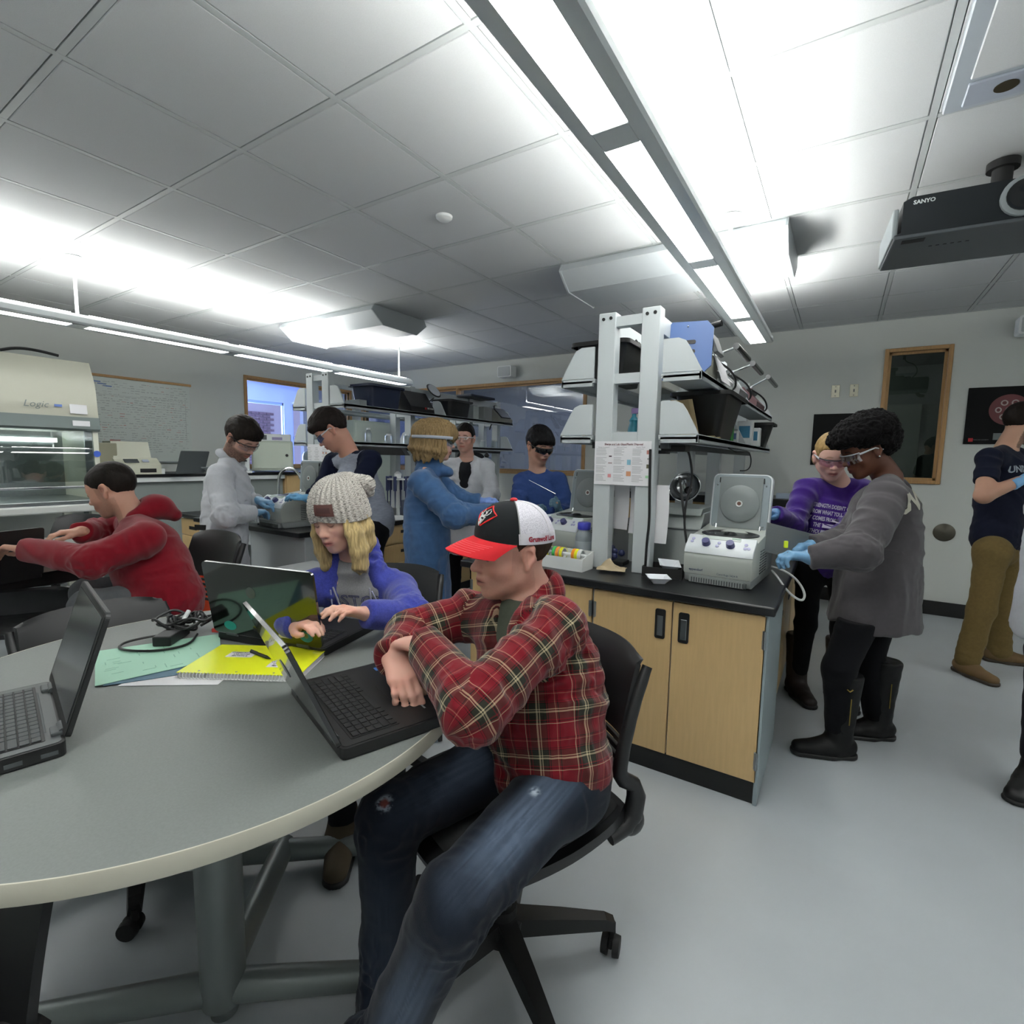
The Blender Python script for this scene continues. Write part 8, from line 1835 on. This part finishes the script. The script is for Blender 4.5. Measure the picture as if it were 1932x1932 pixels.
# ---- blonde woman, blue coat
H = Head(J['blonde']['head'], 38, -6, sc=1.0, fem=1)
R_, LOC, j, g_, a = dressed('blonde woman in long blue coat and strapped goggles with outstretched arms', 'blonde', 32, H, '#c99f8c', cloth('coat_blue', '#3f5f88', .9, bump=.3, var=.12, vscale=25, sheen=.2), gl='#7d9ee0', coat=.55, sl=(.075, .072, .050), tor=dict(hip=(.125, 1.25), waist=(.12, 1.25), chest=(.12, 1.25)), trousers='#20242c', kw=dict(brow='#8a6a48', lip='#a84a4c'), hsc=(.85, .85), seed=51, fold=.010, vox=.0058, pz=.82)
F = Field(.0055); F.cone(j['neck']-Z3*.03, j['neck']+Z3*.03+a['fr']*.02, .078, .070, k=.02); F.cone(j['neck']+a['fr']*.02+a['sd']*.04, j['neck']+a['fr']*.13-Z3*.03, .045, .030, flat=1.4, side=a['sd'], k=.02); F.ell(j['neck']+Z3*.07, V3(.052, .052, .07), k=.01, op='-')
garment('coat_collar', F, MC['coat_blue'], R_, LOC, fold=.004)
M_bl2 = cloth('hair_ashblonde', '#86704e', .6, bump=.6, bscale=260, var=.32, vscale=60, sheen=0, stretch=(3, 3, .3))
P_ = [([(0, 0, .045), (-.02, 0, .04)], [.088, .088])]
rng = random.Random(17)
for k in range(17):
    a_ = math.radians(62+k*(236/16)); c_, s_ = math.cos(a_), math.sin(a_); L = .125+rng.uniform(-.012, .02); w0 = rng.uniform(.9, 1.05)
    P_.append(([(-.012+.085*c_, .070*s_, .05), (-.012+.103*c_*w0, .093*s_*w0, -.01), (-.010+.110*c_*w0+.006*math.sin(k*2.1), .102*s_*w0, -.065), (-.008+.100*c_+.012*math.sin(k*1.7), .094*s_, -L)], [.024, .020, .020, .006]))
locks(H, R_, LOC, M_bl2, P_, vox=.0044, amp=.005)
bdz = [Vector(H.w(-.012+.134*math.cos(t), .123*math.sin(t), .012+.010*math.cos(t))-LOC) for t in [k*PI/24 for k in range(4, 45)]]
q = MB(); n_ = len(bdz); up_ = Vector(H.R[:, 2])*.009
A1 = [q.bm.verts.new(p-up_) for p in bdz]; B1 = [q.bm.verts.new(p+up_) for p in bdz]
for i in range(n_-1): q.bm.faces.new((A1[i], A1[i+1], B1[i+1], B1[i]))
o = q.obj('goggle_strap', mat('strap_grey', '#a3a9b4', .6), R_, True); md = o.modifiers.new('s', 'SOLIDIFY'); md.thickness = .003
goggles(H, R_, LOC, top='#2b6ca8', tint=(.88, .94, 1), temple='#b6bcc4', lens_h=.026, wide=1.02)
for s in (-1, 1): MB().box(Vector(H.w(.055, s*.086, .012)-LOC), (.03, .012, .026), rot=Matrix(H.R.tolist()), bev=.004).obj('strap_clip', M_white, R_)
for s in 'LR': shoe(R_, j['an'+s], j['toe'+s], LOC, M_black, vox=.008)
# ---- man in open lab coat, back
H = Head(J['coat']['head'], 293, -2, sc=1.02)
R_, LOC, j, g_, a = dressed('young man in open white lab coat over black hoodie, standing farthest back', 'coat', 300, H, '#bd9282', M_labcoat, coat=.40, open_=1, collar=0, under=cloth('black_jersey', '#1b1c20'), sl=(.068, .06, .048), tor=dict(hip=(.12, 1.35), waist=(.115, 1.35), chest=(.12, 1.4)), trousers='#15161a', kw=dict(brow='#1e1814', closed=False, beard='#4a3c34', beard_d=.25), hcurl=((.6, .6, .6, .6),)*2, seed=61, fold=.010, body_vox=.005)
short_hair(H, R_, LOC, .0048, '#16120f', thick=.009, top=.014, hl=dict(f0=.062, u0=.062, back_u=-.06, side_u=.0), amp=.003)
goggles(H, R_, LOC, top='#c4c9cf', tint=(.99, .99, .99), temple='#b9bfc4', refl=.06)
F = Field(.006); F.cone(j['neck']+a['sd']*.06-a['fr']*.04+Z3*.01, j['neck']-a['sd']*.06-a['fr']*.04+Z3*.01, .045, .045, k=.02); F.cone(j['neck']+a['sd']*.10-a['fr']*.05+Z3*.0, j['neck']-a['fr']*.07, .04, .04, k=.02); F.ell(j['neck']+Z3*.06+a['fr']*.02, V3(.055, .055, .07), k=.01, op='-'); garment('hood', F, MC['black_jersey'], R_, LOC, fold=.003)
for s in 'LR': shoe(R_, j['an'+s], j['toe'+s], LOC, M_black, vox=.008)
# ---- young man, dark wrap glasses
H = Head(J['asian']['head'], 333, -19, sc=1.10)
R_, LOC, j, g_, a = dressed('black-haired young man in blue gown and dark wraparound glasses holding a pipette tip', 'asian', 325, H, '#bd9480', cloth('gown_blue', '#32487c', .85, bump=.25, var=.06), gl='#4f7285', coat=.35, sl=(.068, .062, .046), tor=dict(hip=(.115, 1.3), waist=(.11, 1.3), chest=(.11, 1.35)), trousers='#1f2350', kw=dict(brow='#17120f', lip='#8a4c44'), hsc=(.9, .9), hcurl=((.9, .9, .9, .9), (.6, .6, .6, .6)), seed=71, hn=(V3(-.8, .2, -.2), None))
short_hair(H, R_, LOC, .0042, '#0e0d0e', thick=.016, top=.020, hl=dict(f0=.078, u0=.040, back_u=-.065, side_u=-.015), amp=.004, extra=lambda F: F.cone(H.w(.072, .04, .055), H.w(.072, -.04, .055), .028, .028, k=.03))
goggles(H, R_, LOC, top='#0f1011', dark='#15171a', temple='#101112', tint=(.1, .1, .1))
q = MB().cyl(Vector(D0 := j['hdL']+V3(0, 0, .03)), Vector(j['hdL']+V3(-.18, -.06, .12)), .003, .0015, seg=8).obj('glass_pipette', M_chrome, None, True); tag(q, 'thin glass pipette in the dark gloved hand of the man in the blue gown', 'pipette')
for s in 'LR': shoe(R_, j['an'+s], j['toe'+s], LOC, M_black, vox=.008)
# ---- purple sweatshirt
H = Head(J['purple']['head'], 284, -20, sc=.98, fem=1, wide=.97)
R_, LOC, j, g_, a = dressed('blonde woman in purple sweatshirt printed with white lettering', 'purple', 298, H, '#cfa698', cloth('sweatshirt_purple', '#3b1f74', .92, bump=.35, var=.06, sheen=.3), gl='#5a86b4', sl=(.062, .056, .044), tor=dict(hip=(.115, 1.3), waist=(.11, 1.3), chest=(.112, 1.35)), trousers='#0c0d10', kw=dict(brow='#8f7357', lip='#9a4d4e', brow_w=.8), hsc=(.88, .88), seed=81, vox=.005, body_vox=.004, hem=.12, legr=(.075, .052, .045))
short_hair(H, R_, LOC, .004, '#93794f', thick=.006, top=.008, hl=dict(f0=.066, u0=.066, back_u=-.09, side_u=-.03), amp=.0022, back=1)
goggles(H, R_, LOC, top='#2b2d33', tint=(.97, .93, .97), temple='#b9bcc0')
bvp = to_bvh(g_); M_pr = mat('print_white', '#a9a4bb', .8)
ctr = A_(j['neck'])-a['up']*.155+a['fr']*.10; rt = -a['sd'] if (-a['sd'])@V3(.843, .538, 0) > 0 else a['sd']
for k, ln in enumerate(("STRENGTH DOESN'T COME", 'FROM WHAT YOU CAN DO.', 'IT COMES FROM OVERCOMING', 'THE THINGS YOU ONCE', "THOUGHT YOU COULDN'T")):
    t_ = text('print', ln, .030, Vector(ctr-a['up']*(.036*k-.01)-rt*.035), Vector(rt-a['up']*.16), Vector(a['up']+rt*.16), M_pr, None, bold=.0012, wrap=bvp, lift=.0022, depth=.12, sx=.52); t_.parent = g_; t_.location = Vector(-LOC)
for s in 'LR': shoe(R_, j['an'+s], j['toe'+s], LOC, mat('boot_brown', '#1d1412', .5), vox=.007, boot=.24)
# ---- grey sweatshirt
H = Head(J['grey']['head'], 206, -24, sc=1.0, fem=1)
R_, LOC, j, g_, a = dressed('woman with a large black afro in long grey sweatshirt and tall black boots', 'grey', 208, H, '#5f3a2a', cloth('sweatshirt_grey', '#4c494c', .92, bump=.35, var=.05, sheen=.2), gl=GLB, coat=.20, sl=(.080, .070, .050), tor=dict(hip=(.155, 1.2), waist=(.15, 1.2), chest=(.14, 1.25)), trousers='#0b0c10', kw=dict(brow='#120c0a', lip='#6a3430', blush=.1), hsc=(.95, .95), hcurl=((.6, .65, .7, .7), (.5, .5, .5, .5)), seed=91, vox=.0052, fold=.008, legr=(.092, .062, .052), hipr=.095, cw=1.22, body_vox=.004)
hm = cloth('hair_afro', '#0b0a0b', .95, bump=1.0, bscale=160, var=.3, vscale=90)
def af(F):
    for c_, r_ in (((-.035, 0, .085), (.125, .125, .095)), ((.045, 0, .095), (.085, .10, .065)), ((-.06, 0, .03), (.095, .105, .09)), ((.09, 0, .085), (.045, .07, .035))): F.ell(H.w(*c_), r_, H.R, k=.03)
    F.fn(hairline(H, f0=.07, u0=.055, back_u=-.075, side_u=-.01), H.c-.4, H.c+.4, k=.004)
F = Field(.0048); af(F); P, Fa, T = F.mesh(); N = vnormals(P, Fa); P = P+N*(vnoise(P*60)*.006+vnoise(P*150)*.006)[:, None]; mk('hair', P, Fa, hm, R_, loc=LOC)
goggles(H, R_, LOC, top='#a9acb4', tint=(.99, .99, .99), temple='#c9ccd2', lens_h=.026, refl=.22)
for s in (-1, 1): MB().sph(Vector(H.w(.0, s*.090, -.030)-LOC), .0045, 10).obj('earring', M_chrome, R_, True)
bvg = to_bvh(g_); M_uw = mat('print_cream', '#b7b5a6', .85)
out_ = unit(V3(.30, -.85, .12)); rt = unit(np.cross(a['up'], out_)); upg = np.cross(out_, rt); r2_ = unit(rt+upg*.42); u2_ = np.cross(out_, r2_)
t_ = text('print', 'UW', .125, Vector(A_(j['neck'])+out_*.15-upg*.12+rt*.055), Vector(r2_), Vector(u2_), M_uw, None, bold=.004, wrap=bvg, lift=.003, depth=.42); t_.parent = g_; t_.location = Vector(-LOC)
for s in 'LR':
    b = shoe(R_, j['an'+s], j['toe'+s], LOC, mat('boot_black', '#090a0b', .5, spec=.3), vox=.0055, boot=.28, name='boot')
    zx = V3(*(j['an'+s][:2]), 0); d_ = j['toe'+s]-j['an'+s]; d_[2] = 0; d_ = unit(d_); sdd = np.cross(d_, Z3); sdd = sdd if sdd@V3(.536, -.838, 0) > 0 else -sdd
    MB().tube([Vector(zx+sdd*.062+Z3*(.18+k*.03)-d_*.01-LOC) for k in range(5)], .0022, seg=6).obj('zip', mat('zip_gold', '#9a8240', .35, metal=.8), b)
    if s == 'L': MB().tube([Vector(zx+sdd*.064+Z3*(.335+.01*abs(k-1))+d_*.012*(k-1)-LOC) for k in range(3)], .003, seg=6).obj('buckle', mat('zip_gold', '#9a8240', .35, metal=.8), b)
# ---- navy T-shirt
H = Head(J['navy']['head'], 28, -14, sc=1.04)
R_, LOC, j, g_, a = dressed('bearded man in navy printed T-shirt and khaki trousers at the right edge', 'navy', 12, H, '#bb917a', cloth('tshirt_navy', '#161a2a', .9, bump=.3, var=.05), gl='#6ea3d0', short=True, sl=(.06, .05, .04), tor=dict(hip=(.118, 1.3), waist=(.115, 1.3), chest=(.12, 1.35)), trousers=cloth('khaki', '#6b5a36', .88, bump=.3, var=.08), kw=dict(brow='#221a14', beard='#2e221a', beard_d=.85, blush=.5), seed=101, hem=.10, legr=(.085, .068, .066), armr=(.050, .046, .030), hcurl=((.5, .5, .5, .5),)*2)
short_hair(H, R_, LOC, .0045, '#1d1713', thick=.005, top=.012, hl=dict(f0=.06, u0=.06, back_u=-.06, side_u=.0), amp=.0015)
goggles(H, R_, LOC, top='#b9bcc4', tint=(.98, .98, .98), temple='#b9bcc4')
bvn = to_bvh(g_); M_nv = mat('print_silver', '#8f99a2', .8); fx_ = a['fr']; rt = unit(np.cross(a['up'], fx_)); c0 = A_(j['neck'])-a['up']*.15+fx_*.1
for ln, sz, dy, ar in (('UNIVERSITY', .060, 0, 1.2), ('OF', .022, .062, 0), ('ST. THOMAS', .040, .095, 0)):
    t_ = text('print', ln, sz, Vector(c0-a['up']*dy), Vector(rt), Vector(a['up']), M_nv, None, bold=.002, wrap=bvn, lift=.0022, depth=.15, arch=ar, sx=.85); t_.parent = g_; t_.location = Vector(-LOC)
for s in 'LR': shoe(R_, j['an'+s], j['toe'+s], LOC, mat('tan_suede', '#6a5334', .8), vox=.006, msole=mat('sole_dark', '#3a3126', .7))
# ---- person mostly beyond the right edge, lab coat
H = Head(J['edge']['head'], 200, -20, sc=1.0)
R_, LOC, j, g_, a = dressed('person in white lab coat almost wholly beyond the right edge of the picture', 'edge', 205, H, '#bb917a', M_labcoat, coat=.40, sl=(.068, .06, .046), tor=dict(hip=(.125, 1.3), waist=(.12, 1.3), chest=(.12, 1.35)), trousers='#1a1c22', seed=111, fold=.006)
short_hair(H, R_, LOC, .006, '#2a211b', thick=.008, top=.012, amp=.003)
for s in 'LR': shoe(R_, j['an'+s], j['toe'+s], LOC, M_black, vox=.008)
# dark trouser leg and boot standing at the right edge, nearer

q = MB().box((-.175, 2.44, .985), (.016, .012, .03), rot=RZ(.3), bev=.003).obj('sample_tube', mat('neon_yellow', '#d6ea2a', .4)); tag(q, 'neon yellow tube pinched in the blue glove of the woman in grey', 'tube')
q.location = (0, 0, 0)
